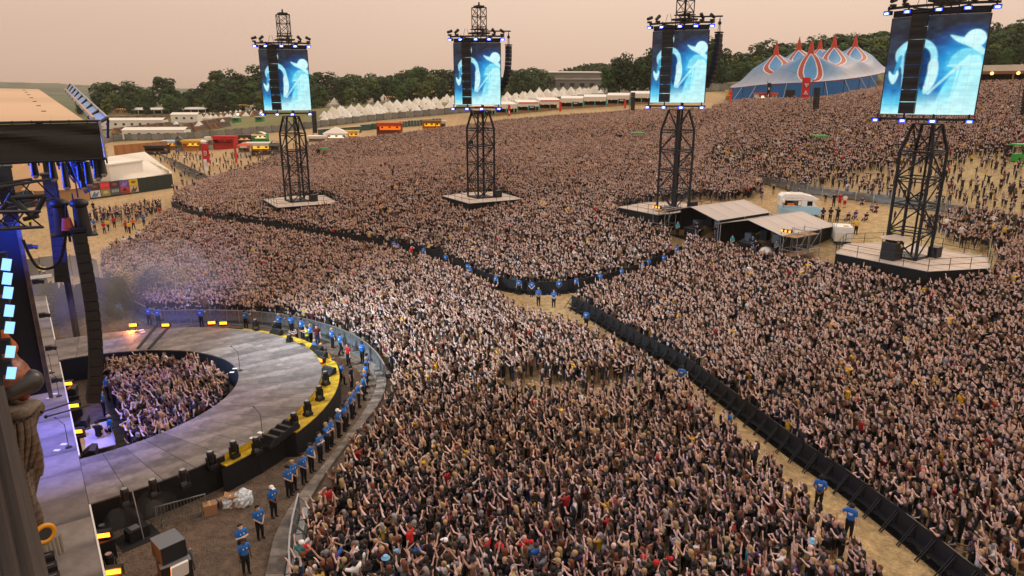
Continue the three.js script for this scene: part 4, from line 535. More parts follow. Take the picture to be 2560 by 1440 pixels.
// ---------- delay towers ----------
function tower(px, py, t, name, sideArray, platform) {
  const base = along(px, py, t), g = ground(base.x, base.z), face = Math.atan2(-base.x, -base.z) - 0.14;
  const o = thing('screen_tower', `black lattice tower with curved video screen, ${name}`, 'screen tower', base, PHI, 'video screen towers');
  const w = (y) => y < 9.85 ? 1.4 : y < 12.3 ? lerp(1.4, 0.85, (y - 9.8) / 2.4) : 0.72, P = (i, y) => V((i === 0 || i === 3 ? -1 : 1) * w(y), y, (i < 2 ? -1 : 1) * w(y)), LV = [0, 2.5, 5, 7.4, 9.8, 12.2, 14.4, 16.6, 18.8, 20.6, 22.2, 23.4, 24.7, 25.9];
  for (let i = 0; i < 4; i++) for (let k = 0; k < LV.length - 1; k++) if (k < 5 || k >= 9) barMesh('leg', P(i, LV[k]), P(i, LV[k + 1]), k < 5 ? 0.15 : 0.06, M_tower, o, 8);
  for (let k = 0; k < LV.length; k++) if (k < 6 || k >= 10) for (let i = 0; i < 4; i++) { barMesh('ring_bar', P(i, LV[k] + 0.02), P((i + 1) % 4, LV[k] + 0.02), k < 6 ? 0.07 : 0.045, M_tower, o); if (k && k < 5) barMesh('ring_bar', P(i, LV[k] - 0.3), P((i + 1) % 4, LV[k] - 0.3), 0.05, M_tower, o); }
  for (let k = 0; k < LV.length - 1; k++) if (k < 5 || k >= 10) for (let i = 0; i < 4; i++) { const j = (i + 1) % 4; if (k < 5) barMesh('brace', P((k + i) % 2 ? i : j, LV[k]), P((k + i) % 2 ? j : i, LV[k + 1]), 0.075, M_tower, o); else { barMesh('brace', P(i, LV[k]), P(j, LV[k + 1]), 0.035, M_tower, o, 5); barMesh('brace', P(j, LV[k]), P(i, LV[k + 1]), 0.035, M_tower, o, 5); } }
  new MB().box(0, 26.0, 0, 1.1, 0.3, 1.1).bar(V(0, 26.1, 0), V(0, 26.6, 0), 0.14, 0.1, 8).build('mast_cap', M_tower, o); new MB().box(0, 22.6, 0, 2.2, 0.2, 2.2).box(0, 23.1, 0, 1.8, 0.1, 1.8).build('mast_collar', M_tower, o);
  for (let k = 0; k < 3; k++) barMesh('cable_run', V(0.2 + k * 0.12, 0, 0.2), V(0.2 + k * 0.12, 13.4, 0.25), 0.05, M_rubber, o, 5);
  // curved screen, turned towards the stage side
  const s = new THREE.Group(); s.name = 'screen'; s.rotation.y = face - PHI; o.add(s); const R = 9, A = px > 2000 ? 0.41 : 0.36, n = 20, y0 = 13.1, y1 = 21.15, arc = (r, a, y) => V(Math.sin(a) * r, y, Math.cos(a) * r - R + 3.0);
  { const pos = [], uv = [], idx = []; for (let i = 0; i <= n; i++) { const a = lerp(-A, A, i / n); for (const [y, v] of [[y0, 0], [y1, 1]]) { const p = arc(R, a, y); pos.push(p.x, p.y, p.z); uv.push(i / n, v); } } for (let i = 0; i < n; i++) idx.push(2 * i, 2 * i + 2, 2 * i + 1, 2 * i + 1, 2 * i + 2, 2 * i + 3); const q = new THREE.BufferGeometry(); q.setAttribute('position', new THREE.Float32BufferAttribute(pos, 3)); q.setAttribute('uv', new THREE.Float32BufferAttribute(uv, 2)); q.setIndex(idx); q.computeVertexNormals(); put(q, 'display', M_screen, s); }
  const band = (name, r0, r1, a, ya, yb, mat) => { const b = new MB(); for (let i = 0; i < n; i++) { const p = lerp(-a, a, i / n), q = lerp(-a, a, (i + 1) / n); b.quad(arc(r1, p, yb), arc(r1, p, ya), arc(r1, q, ya), arc(r1, q, yb)).quad(arc(r0, q, yb), arc(r0, q, ya), arc(r0, p, ya), arc(r0, p, yb)).quad(arc(r0, p, yb), arc(r1, p, yb), arc(r1, q, yb), arc(r0, q, yb)).quad(arc(r0, p, ya), arc(r0, q, ya), arc(r1, q, ya), arc(r1, p, ya)); } for (const e of [-a, a]) b.quad(arc(r0, e, ya), arc(r1, e, ya), arc(r1, e, yb), arc(r0, e, yb)); return b.build(name, mat, s); };
  band('casing', R - 0.4, R - 0.02, A + 0.012, y0 - 0.03, y1 + 0.03, M_blackpaint); band('header', R - 0.25, R + 0.01, A, y1 + 0.06, y1 + 0.6, M_navy); band('lamp_rail', R - 0.1, R + 0.15, A + 0.06, y1 + 0.75, y1 + 0.95, M_tower); band('lamp_rail', R - 0.1, R + 0.1, A + 0.02, y0 - 0.5, y0 - 0.3, M_tower); for (const sx of [-0.24, 0.24]) { barMesh('strut', arc(R - 0.3, sx, 21.9), V(sx * 3, 21.9, 0), 0.07, M_tower, s); barMesh('strut', arc(R - 0.3, sx, 13.2), V(sx * 3, 13.2, 0), 0.07, M_tower, s); barMesh('strut', arc(R - 0.3, sx, 18), V(sx * 3, 18, 0), 0.07, M_tower, s); }
  const lamp = (a, y, r) => { const L = new THREE.Group(); L.name = 'blue_lamp'; const p = arc(r, a, y); L.position.copy(p); L.rotation.y = a; o.add(L); L.position.applyAxisAngle(V(0, 1, 0), face - PHI); L.rotation.y = a + face - PHI; boxMesh('housing', 0, 0, 0, 0.62, 0.34, 0.4, M_blackpaint, L); boxMesh('bracket', 0, 0.3, -0.05, 0.12, 0.5, 0.12, M_tower, L); boxMesh('lens_light', 0, -0.05, 0.205, 0.5, 0.24, 0.012, L_blue, L); boxMesh('core_light', 0, -0.05, 0.214, 0.3, 0.13, 0.008, L_core, L); };
  for (const a of [-1.08, -0.62, 0.0, 0.52, 1.05]) lamp(a * A, y1 + 0.45, R + 0.35); for (const a of [-1.02, -0.4, 0.2, 0.9]) lamp(a * A, y0 - 0.5, R + 0.25);
  for (const a of [-0.42, -0.3, 0.1, 0.26, 0.39]) { const L = new THREE.Group(); L.name = 'moving_head'; const p = arc(R + 0.1, a, y1 + 0.95).applyAxisAngle(V(0, 1, 0), face - PHI); L.position.copy(p); o.add(L); boxMesh('base', 0, 0.12, 0, 0.4, 0.2, 0.4, M_blackpaint, L); put(cached('towerhead', () => new THREE.CylinderGeometry(0.2, 0.17, 0.7, 10)), 'head', M_blackpaint, L).position.set(0, 0.55, 0); L.children[1].rotation.z = a * 3; }
  // speaker column in front of the screen, and the side array
  const at = arc(R + 0.75, -0.13, 21.3).applyAxisAngle(V(0, 1, 0), face - PHI).applyAxisAngle(V(0, 1, 0), PHI).add(base);
  lineArray('speaker_column', `black speaker column before the screen, tower ${name}`, at, 8, 1.2, 1.02, 0.7, () => 0, face, M_cabinet, 'bass columns on the towers').children.forEach((c) => { if (c.name === 'grille') { c.material = M_steel; c.scale.y *= 0.45; } });
  if (sideArray) { const q = V(4.1, 20.9, 0.4).applyAxisAngle(V(0, 1, 0), face).add(base); lineArray('side_array', `curved speaker array beside the screen, tower ${name}`, q.clone(), 12, 0.8, 0.52, 0.6, (u) => 0.75 * u * u, face + 1.15, M('blue_grey_cabinet', 0x1c2a42, 0.5), 'curved arrays beside the screens'); const arm = thing('array_arm', `steel arm of the curved array, tower ${name}`, 'arm', q.clone().add(V(0, 1.9, 0))); barMesh('beam', V(0.3, 0, 0), V(-3.4, 0.1, -0.6).applyAxisAngle(V(0, 1, 0), face), 0.09, M_tower, arm); barMesh('hanger', V(0, 0, 0), V(0, -1.8, 0), 0.04, M_steel, arm, 5); new MB().ball(0, -0.75, 0, 0.22).build('motor', M_blackpaint, arm); }
  if (platform) platform(base, g, o);
}
const platformAreas = [];
const railing = (o, pts, mat = M_steel, close = false) => { const n = pts.length; for (let i = 0; i < n - (close ? 0 : 1); i++) { const a = pts[i], b = pts[(i + 1) % n], L = a.distanceTo(b), k = Math.max(1, Math.round(L / 2)); for (let j = 0; j <= k; j++) { const p = V().lerpVectors(a, b, j / k); barMesh('rail_post', p, p.clone().add(V(0, 1.1, 0)), 0.03, mat, o, 5); } for (const h of [0.55, 1.1]) barMesh('rail', a.clone().add(V(0, h, 0)), b.clone().add(V(0, h, 0)), 0.025, mat, o, 5); } };
const M_pdeck = M('platform_boards', 0xc9b6a6, 0.75, { map: withRepeat(T_cloth, 3.7) }), M_hivis = M('lime_vest', 0xd7ea1f, 0.8);
function platform(base, g, outline, label, opts = {}) {               // outline in o, s offsets from the tower foot
  platformAreas.push([toSO(base.x, base.z), outline]); const h = 1.5, top = base.y - 0.02, o = thing('tower_platform', label, 'platform', V(base.x, top, base.z), PHI, 'tower platforms'), L = ([a, b]) => V(a, 0, -b), P = outline.map(L), n = P.length;
  const b = new MB(); for (let i = 1; i < n - 1; i++) b.tri(P[0], P[i + 1], P[i]); b.build('deck', M_pdeck, o);
  for (let i = 0; i < n; i++) { const a = P[i], c = P[(i + 1) % n], d = V(0, -h - 2.5, 0); new MB().quad(a.clone().add(V(0, -0.02, 0)), c.clone().add(V(0, -0.02, 0)), c.clone().add(d), a.clone().add(d)).build('skirt', M_black, o); barMesh('deck_edge', a, c, 0.05, M_alu, o, 5); }
  const minx = Math.min(...outline.map((q) => q[0])), maxx = Math.max(...outline.map((q) => q[0])); for (let x = minx + 2; x < maxx; x += 2) { const zs = []; for (let i = 0; i < n; i++) { const a = outline[i], c = outline[(i + 1) % n]; if ((a[0] <= x) !== (c[0] <= x)) zs.push(lerp(a[1], c[1], (x - a[0]) / (c[0] - a[0]))); } if (zs.length === 2) boxMesh('deck_joint', x, 0.006, -(zs[0] + zs[1]) / 2, 0.03, 0.01, Math.abs(zs[0] - zs[1]), M_steel, o); }
  railing(o, (opts.rail || outline.map((_, i) => i)).map((i) => P[i].clone()), M_blackpaint, !opts.rail);
  const st_ = new MB(); for (let i = 0; i < 6; i++) st_.box(maxx + 0.3 + i * 0.28, -0.15 - i * 0.24, opts.stairZ ?? 0, 0.3, 0.05, 1.3); st_.build('steps', M_alu, o);
  boxMesh('control_case', opts.caseX ?? 1.8, 0.5, 1.6, 1.1, 1.0, 0.8, M_blackpaint, o); boxMesh('cable_tray', 0, 0.08, 0, 2.6, 0.16, 2.6, M_steel, o); return o;
}
tower(745, 502, 103.4, 'farthest left of the four', false, (b, g) => platform(b, g, [[-4.5, -4.6], [4.2, -5.4], [5.4, 3.6], [1.2, 5.6], [-3.8, 4.4]], 'grey boarded platform under the tower farthest left'));
tower(1203, 492, 102, 'second from left, right of the bell tents', true, (b, g) => platform(b, g, [[-4.8, -4.4], [3.8, -5.2], [5.2, 3.4], [1.4, 5.2], [-4.2, 4.2]], 'grey boarded platform under the second tower from left'));
tower(1682, 522, 88.6, 'third from left, behind the mixing tents', true, (b, g) => platform(b, g, [[-5.0, -2.3], [4.2, -2.6], [5.4, 3.8], [1.0, 5.8], [-4.8, 5.0]], 'grey boarded platform beside the mixing tents'));
tower(2268, 640, 66, 'nearest, right of the big top', false, (b, g) => { platform(b, g, [[-4.6, -4.0], [1.2, -6.6], [5.6, -4.6], [6.0, 3.6], [0.4, 6.4], [-4.4, 4.6]], 'large grey boarded platform with railing under the nearest tower');
  const c = thing('canopy_desk', 'black equipment cabinet with round canopy on the nearest platform', 'cabinet', b.clone().add(V(-2.2, 0, 1.2)), PHI); new MB().box(0, 0.8, 0, 1.5, 1.6, 1.3).build('cabinet', M_blackpaint, c); new MB().geo(new THREE.ConeGeometry(1.3, 0.35, 12), new THREE.Matrix4().makeTranslation(0.9, 2.0, -0.3)).build('canopy', M_pdeck, c); new MB().bar(V(0.9, 0, -0.3), V(0.9, 1.95, -0.3), 0.04).build('pole', M_steel, c); });
// ---------- mixing position ----------
const M_roofcloth = M('grey_pvc_roof', 0xa89b95, 0.55, { map: withRepeat(T_cloth, 5.3) }), M_darkcloth = M('dark_grey_wall', 0x3a3834, 0.8, { map: withRepeat(T_mott, 1.5) });
function mixTent(front, w, d, label) {                                // front: middle of the open gable, facing the stage
  const o = thing('mixing_tent', label, 'tent', front, PHI, 'mixing tents'), e = 2.85, r = 3.9, hw = w / 2, low = -1.2;
  for (let k = 0; k < 4; k++) for (const sg of [-1, 1]) { const x0 = lerp(-0.6, d, k / 4) + 0.01, x1 = lerp(-0.6, d, (k + 1) / 4) - 0.01, A = V(x0, r, 0), B = V(x1, r, 0), C = V(x1, e, sg * (hw + 0.3)), D = V(x0, e, sg * (hw + 0.3)), b = new MB(), m = (p, q, t) => V().lerpVectors(p, q, t); for (let i = 0; i < 6; i++) { const sag = (t) => -0.09 * Math.sin(Math.PI * t), f = (t, u) => m(m(A, B, u), m(D, C, u), t).add(V(0, sag(t) * Math.sin(Math.PI * u), 0)); for (let j = 0; j < 3; j++) { const q = [f(i / 6, j / 3), f(i / 6, (j + 1) / 3), f((i + 1) / 6, (j + 1) / 3), f((i + 1) / 6, j / 3)]; sg > 0 ? b.quad(q[3], q[2], q[1], q[0]) : b.quad(...q); } } b.build('roof_panel', M_roofcloth, o); barMesh('rafter', V(x0 - 0.01, r - 0.02, 0), V(x0 - 0.01, e - 0.02, sg * (hw + 0.3)), 0.05, M_alu, o, 5); if (k === 0) barMesh('rafter', V(d, r - 0.02, 0), V(d, e - 0.02, sg * (hw + 0.3)), 0.05, M_alu, o, 5); }
  for (const x of [0, d / 2, d]) for (const sg of [-1, 1]) barMesh('pole', V(x, low, sg * hw), V(x, e, sg * hw), 0.06, M_alu, o, 6);
  boxMesh('side_wall', d / 2, 0.7, hw - 0.05, d, 4.4, 0.03, M_darkcloth, o); boxMesh('side_wall', d / 2 + 1, 0.7, -hw + 0.05, d - 2, 4.4, 0.03, M_darkcloth, o); boxMesh('back_wall', d - 0.05, 0.7, 0, 0.03, 4.6, w, M_darkcloth, o);
  boxMesh('floor', d / 2, -0.65, 0, d, 1.3, w - 0.3, M_blackpaint, o); for (let i = 0; i < 6; i++) boxMesh('rack', d * 0.45 + (i % 3) * 1.1, 0.75 + 0.2 * (i % 2), -hw + 1.0 + i * (w - 2) / 5, 0.8, 1.5 + 0.4 * (i % 2), 0.9, i % 3 ? M_blackpaint : M_grey, o); return o;
}
const F2 = SO(45.8, 63.4), F1 = SO(53.8, 63.4); F1.y = ground(F1.x, F1.z) + 0.35; F2.y = ground(F2.x, F2.z) + 0.3;
mixTent(F1, 7.4, 9.2, 'grey pitched mixing tent, left of two, open to the stage'); mixTent(F2, 8.0, 9.2, 'grey pitched mixing tent, right of two, beside the scaffold');
const inFOH = (f, x, y, z) => V(x, y, z).applyAxisAngle(V(0, 1, 0), PHI).add(f);
for (let i = 0; i < 4; i++) { const f = i < 2 ? F1 : F2, o = thing('mixing_desk', `black mixing desk in the ${i < 2 ? 'left' : 'right'} tent, ${i % 2 ? 'rear' : 'front'} one`, 'desk', inFOH(f, 1.4 + (i % 2) * 2.4, 0, (i % 2 ? 1.3 : -1.1)), PHI, 'mixing desks'); new MB().box(0, 0.85, 0, 1.0, 0.25, 2.4).box(0, 0.4, 0, 0.7, 0.8, 2.0).build('desk', M_blackpaint, o); const m = boxMesh('screen', 0.3, 1.25, 0.2, 0.05, 0.45, 0.8, M_navy, o); new MB().box(-0.1, 0.99, 0, 0.6, 0.02, 2.2).build('surface', M_grey, o); }
{ const o = thing('covered_projector', 'white wrapped projector on the right mixing tent front', 'projector', inFOH(F2, 0.3, -0.2, 1.9), PHI); new MB().ball(0, 0.75, 0, 0.6, 0.65, 0.75, 12).box(0, 0.3, 0, 0.9, 0.6, 1.0).build('wrap', M_white, o); new MB().box(-0.55, 0.7, 0, 0.1, 0.4, 0.5).build('hood', M_steel, o); }
function scaffold(f, nx, nz, lv, label, lamps) { const o = thing('scaffold_tower', label, 'scaffold', f, PHI), b = 1.9; for (let i = 0; i <= nx; i++) for (let k = 0; k <= nz; k++) barMesh('standard', V(i * b, -0.8, k * b), V(i * b, lv * 2, k * b), 0.035, M_alu, o, 5); for (let y = 1; y <= lv; y++) { for (let i = 0; i <= nx; i++) barMesh('ledger', V(i * b, y * 1.9, 0), V(i * b, y * 1.9, nz * b), 0.03, M_alu, o, 5); for (let k = 0; k <= nz; k++) { barMesh('ledger', V(0, y * 1.9, k * b), V(nx * b, y * 1.9, k * b), 0.03, M_alu, o, 5); barMesh('brace', V(0, (y - 1) * 1.9, k * b), V(nx * b, y * 1.9, k * b), 0.022, M_alu, o, 5); } boxMesh('board', nx * b / 2, y * 1.9 - 0.5, nz * b / 2, nx * b, 0.05, nz * b * 0.8, M_ply, o); }
  if (lamps) for (let i = 0; i < 3; i++) { const L = new THREE.Group(); L.name = 'follow_lamp'; L.position.set(-0.1, lv * 2 - 0.1, 0.2 + i * 0.45); o.add(L); boxMesh('housing', 0, 0, 0, 0.3, 0.3, 0.3, M_blackpaint, L); put(cached('fl', () => new THREE.CylinderGeometry(0.14, 0.14, 0.02, 10)), 'lens_light', glow('amber_lamp_light', 0xffa030, 2.5), L).position.set(-0.16, 0, 0); L.children[1].rotation.z = Math.PI / 2; } return o; }
scaffold(inFOH(F2, -0.8, -0.4, 4.2), 1, 1, 2, 'grey scaffold tower with amber lamps before the right mixing tent', true); scaffold(inFOH(F2, 1.4, -0.4, 4.2), 1, 1, 2, 'grey scaffold tower with camera stand beside the right mixing tent', false); scaffold(inFOH(F1, -1.4, -0.5, -5.0), 1, 1, 2, 'grey scaffold tower with amber lamps left of the mixing tents', true);
{ // white generator trailer
  const p = spot(2102, 606), o = thing('equipment_trailer', 'white box trailer with cupboard doors behind the right mixing tent', 'trailer', p, PHI + Math.PI / 2 - 0.9); o.scale.setScalar(0.74); new MB().box(0, 1.45, 0, 3.4, 2.1, 2.3).build('body', M_white, o); new MB().box(0, 0.32, 0, 3.3, 0.2, 2.0).build('chassis', M_steel, o); for (let i = 0; i < 4; i++) { const d = boxMesh('door', -1.25 + i * 0.82, 1.45, 1.16, 0.74, 1.7, 0.02, M_white, o); boxMesh('door_frame', -1.25 + i * 0.82 + 0.38, 1.45, 1.165, 0.03, 1.75, 0.03, M_steel, o); boxMesh('handle', -1.25 + i * 0.82 + 0.26, 1.4, 1.18, 0.05, 0.16, 0.03, M_steel, o); } boxMesh('vent', -1.25, 1.6, 1.178, 0.4, 0.4, 0.012, M_blackpaint, o); railing(o, [V(-1.6, 2.5, -1.1), V(1.6, 2.5, -1.1), V(1.6, 2.5, 1.1), V(-1.6, 2.5, 1.1)].map((v) => v), M_steel, true); for (const x of [-1, 1]) for (const z of [-1, 1]) { const w = put(cached('twheel', () => new THREE.CylinderGeometry(0.32, 0.32, 0.2, 14)), 'wheel', M_rubber, o); w.rotation.x = Math.PI / 2; w.position.set(x, 0.32, z * 1.0); } boxMesh('roof_hatch', -0.7, 2.52, 0.3, 1.0, 0.06, 0.6, M_yellow, o); }
function textPlane(txt, w, h, colour, bg, font = 'bold 60px sans-serif') { const c = document.createElement('canvas'); c.width = 512; c.height = Math.round(512 * h / w); const x = c.getContext('2d'); x.fillStyle = bg; x.fillRect(0, 0, c.width, c.height); x.fillStyle = colour; x.font = font; x.textAlign = 'center'; x.textBaseline = 'middle'; x.fillText(txt, c.width / 2, c.height / 2, c.width * 0.94); const t = new THREE.CanvasTexture(c); t.colorSpace = THREE.SRGBColorSpace; return new THREE.MeshStandardMaterial({ map: t, roughness: 0.7, name: 'print' }); }
// print too small to read in the photograph: worn strokes of its colour
function dashPlane(w, h, colour, bg, words) { const c = document.createElement('canvas'); c.width = 512; c.height = Math.max(24, Math.round(512 * h / w)); const x = c.getContext('2d'), r = mulberry(words.length * 31 + 7); x.fillStyle = bg; x.fillRect(0, 0, c.width, c.height); x.fillStyle = colour; const n = words.reduce((a, b) => a + b + 1, 0), d = c.width / (n + 1); let u = d; for (const k of words) { for (let i = 0; i < k; i++) { x.fillRect(u, c.height * (0.28 + 0.06 * r()), d * 0.28, c.height * 0.45); x.fillRect(u, c.height * (0.3 + 0.35 * r()), d * 0.75, c.height * 0.12); u += d; } u += d; } const t = new THREE.CanvasTexture(c); t.colorSpace = THREE.SRGBColorSpace; return new THREE.MeshStandardMaterial({ map: t, roughness: 0.7, name: 'print' }); }
{ // ice cream van
  const p = spot(1996, 541), o = thing('ice_cream_van', 'pale blue and white ice cream van behind the mixing tents', 'van', p, -0.16);
  const body = M('pale_blue_paint', 0xa9d3e6, 0.35, { clearcoat: 0.5 }), wh = M('van_white_paint', 0xf0ece4, 0.35, { clearcoat: 0.5 }), glass = M('dark_glass', 0x1a2024, 0.1, { clearcoat: 1 });
  const ex = (pts, d, z) => { const g = new THREE.ExtrudeGeometry(new THREE.Shape(pts.map(([a, b]) => new THREE.Vector2(a, b))), { depth: d, bevelEnabled: true, bevelSize: 0.05, bevelThickness: 0.05, bevelSegments: 2 }); g.translate(0, 0, z - d / 2); return g; };
  put(ex([[-2.5, 0.4], [2.55, 0.4], [2.6, 0.95], [1.9, 1.3], [1.35, 1.36], [-2.5, 1.36]], 1.9, 0), 'lower_body', body, o); put(ex([[-2.5, 1.38], [1.3, 1.38], [1.95, 1.34], [1.25, 2.15], [-2.5, 2.15]], 1.86, 0), 'upper_body', wh, o); put(ex([[-2.55, 2.18], [1.75, 2.18], [1.95, 2.32], [1.3, 2.6], [0.2, 2.86], [-2.1, 2.86], [-2.5, 2.55]], 1.95, 0), 'roof', wh, o);
  const W = boxMesh('serving_window', -1.1, 1.78, 1.0, 2.1, 0.62, 0.04, glass, o); boxMesh('counter', -1.1, 1.44, 1.06, 2.2, 0.05, 0.2, wh, o); boxMesh('poster', -0.25, 1.78, 1.026, 0.34, 0.5, 0.01, wh, o); boxMesh('orange_box', -1.3, 1.62, 1.024, 0.8, 0.28, 0.01, M('orange_plastic', 0xe2701c, 0.5), o); boxMesh('side_window', 0.95, 1.76, 0.99, 0.62, 0.58, 0.03, glass, o); const ws = boxMesh('windscreen', 1.66, 1.75, 0, 0.04, 0.92, 1.7, glass, o); ws.rotation.z = 0.72; boxMesh('headlight', 2.64, 0.9, 0.7, 0.06, 0.16, 0.26, M_alu, o); boxMesh('headlight', 2.64, 0.9, -0.7, 0.06, 0.16, 0.26, M_alu, o); boxMesh('bumper', 2.64, 0.5, 0, 0.08, 0.2, 1.9, M_white, o);
  const s1 = put(new THREE.PlaneGeometry(2.4, 0.22), 'lettering', dashPlane(2.4, 0.22, '#b04a52', '#f0ece4', [1, 5, 6, 5, 7]), o); s1.position.set(-0.9, 2.42, 1.035); for (const x of [-1.6, 1.55]) for (const z of [-0.86, 0.86]) { const w = new THREE.Group(); w.name = 'wheel'; w.position.set(x, 0.36, z); w.rotation.x = Math.PI / 2; o.add(w); put(cached('tyre', () => new THREE.CylinderGeometry(0.36, 0.36, 0.24, 18)), 'tyre', M_rubber, w); put(cached('rim', () => new THREE.CylinderGeometry(0.2, 0.2, 0.26, 14)), 'rim', M_alu, w); }
  const c = new THREE.Group(); c.name = 'cone_model'; c.position.set(-2.2, 1.5, 1.15); o.add(c); put(new THREE.ConeGeometry(0.16, 0.7, 10), 'wafer', M('wafer', 0xc08a3a, 0.7), c).rotation.x = Math.PI; put(new THREE.SphereGeometry(0.2, 10, 8), 'cream', M('vanilla', 0xf3ecc8, 0.5), c).position.y = 0.5; c.children[1].scale.set(0.8, 1.5, 0.8);
}
// ---------- barriers ----------
function barrierProto(kind) {
  const o = new THREE.Group(), dark = kind === 'black', fr = dark ? M('black_barrier_steel', 0x1d2024, 0.5, { metalness: 0.4 }) : M_alu;
  if (kind === 'fence') { boxMesh('sheet', 0, 0.62, 0, 2.2, 1.2, 0.03, M_greysteel, o); boxMesh('mesh_top', 0, 1.55, 0, 2.2, 0.03, 0.04, M_alu, o); for (let i = 0; i < 8; i++) boxMesh('bar', -1.0 + i * 0.285, 1.4, 0, 0.025, 0.34, 0.025, M_alu, o); for (const x of [-1.08, 1.08]) boxMesh('post', x, 0.8, 0, 0.05, 1.6, 0.05, M_alu, o); return o; }
  if (kind === 'pedestrian') { for (const y of [0.18, 1.08]) boxMesh('rail', 0, y, 0, 2.2, 0.04, 0.04, M_alu, o); for (let i = 0; i < 15; i++) boxMesh('bar', -1.02 + i * 0.1457, 0.63, 0, 0.016, 0.9, 0.016, M_alu, o); for (const x of [-1.1, 1.1]) { boxMesh('upright', x, 0.6, 0, 0.045, 1.0, 0.045, M_alu, o); boxMesh('foot', x * 0.8, 0.03, 0, 0.06, 0.06, 0.7, M_alu, o); } return o; }
  boxMesh('panel', 0, 0.68, 0, 1.06, 0.98, 0.03, dark ? M('black_mesh_panel', 0x14181d, 0.7) : M_greysteel, o); boxMesh('top_rail', 0, 1.2, 0, 1.1, 0.06, 0.08, fr, o); for (const x of [-0.53, 0.53]) boxMesh('post', x, 0.6, 0, 0.05, 1.2, 0.06, fr, o); boxMesh('base_plate', 0, 0.03, 0.1, 1.06, 0.04, 1.1, fr, o); for (const x of [-0.5, 0.5]) { const b = boxMesh('stay', x, 0.55, -0.42, 0.045, 1.3, 0.045, fr, o); b.rotation.x = 0.68; } boxMesh('step', 0, 0.42, -0.28, 1.02, 0.04, 0.3, fr, o); return o;
}
const PROTO = { black: barrierProto('black'), steel: barrierProto('steel'), fence: barrierProto('fence'), pedestrian: barrierProto('pedestrian') };
function placeBarrier(kind, p, turn, label, group) { const c = PROTO[kind].clone(); c.name = numbered(kind === 'fence' ? 'fence_panel' : 'crowd_barrier'); c.position.set(p.x, p.y, p.z); c.rotation.y = turn; scene.add(c); return tag(c, label, kind === 'fence' ? 'fence panel' : 'barrier', group); }
const MID_PIX = [[432, 522], [475, 545], [560, 562], [680, 580], [780, 596], [900, 615], [1000, 632], [1110, 660], [1180, 694], [1250, 721], [1320, 737], [1400, 735], [1500, 716], [1600, 686], [1700, 648]], DIAG_PIX = [[1436, 772], [1500, 812], [1600, 872], [1700, 924], [1800, 1000], [1900, 1080], [2000, 1152], [2100, 1222], [2250, 1338], [2400, 1462], [2480, 1530]];
const MID = curve(MID_PIX, 90), DIAG = curve(DIAG_PIX, 60);
polyline(MID, 1.12).forEach((q, i, a) => placeBarrier('black', q, q.turn, `black crowd barrier, ${nth(i + 1)} from left in the long middle line`, i < a.length * 0.35 ? 'middle barrier, left run' : i < a.length * 0.72 ? 'middle barrier, bend' : 'middle barrier, right run'));
polyline(DIAG, 1.12).forEach((q, i, a) => placeBarrier('black', q, q.turn + Math.PI, `black crowd barrier, ${nth(i + 1)} down the diagonal line from the sandy gap`, i < a.length * 0.45 ? 'diagonal barrier, upper half' : 'diagonal barrier, lower half'));
const BACK_PIX = [[1780, 446], [1900, 462], [2000, 484], [2100, 500], [2200, 512], [2320, 527], [2440, 548], [2580, 575]];
polyline(curve(BACK_PIX, 50), 2.25).forEach((q, i, a) => placeBarrier('fence', q, q.turn, `grey sheeted fence panel, ${nth(i + 1)} from left behind the mixing position`, i < a.length / 2 ? 'grey back fence, left part' : 'grey back fence, right part'));
const PITEDGE = [[330, 778], [400, 806], [480, 806], [560, 807], [640, 810], [720, 820], [790, 836], [850, 855], [900, 880], [940, 915], [966, 955]].map(([x, y]) => onPlane(x, y, 0));
polyline(new THREE.CatmullRomCurve3(PITEDGE).getSpacedPoints(60), 1.12).forEach((q, i, a) => placeBarrier('steel', q, q.turn, `bare metal crowd barrier, ${nth(i + 1)} from left along the far pit edge`, i < a.length / 2 ? 'pit barrier, far run' : 'pit barrier, curve'));
polyline([[726, 1500], [722, 1440], [724, 1395], [732, 1345], [742, 1300]].map(([x, y]) => onPlane(x + 6, y, 0)), 1.12).forEach((q, i) => placeBarrier('steel', q, q.turn + Math.PI, `bare metal crowd barrier, ${nth(i + 1)} from the near end by the grey walkway`, 'pit barrier, near end'));
polyline([[215, 573], [300, 566], [340, 560], [375, 558]].map(([x, y]) => spot(x, y)), 2.25).forEach((q, i) => placeBarrier('pedestrian', q, q.turn, `grey pedestrian barrier, ${nth(i + 1)} from left before the side viewing area`, 'side area barriers'));
{ const a = SO(31.4, 8.2), o = placeBarrier('pedestrian', V(onPlane(458, 1300, 0).x, 0, onPlane(458, 1300, 0).z), Math.atan2(-(onPlane(510, 1283, 0).z - onPlane(405, 1312, 0).z), onPlane(510, 1283, 0).x - onPlane(405, 1312, 0).x), 'lone pedestrian barrier standing in the near pit', null); }
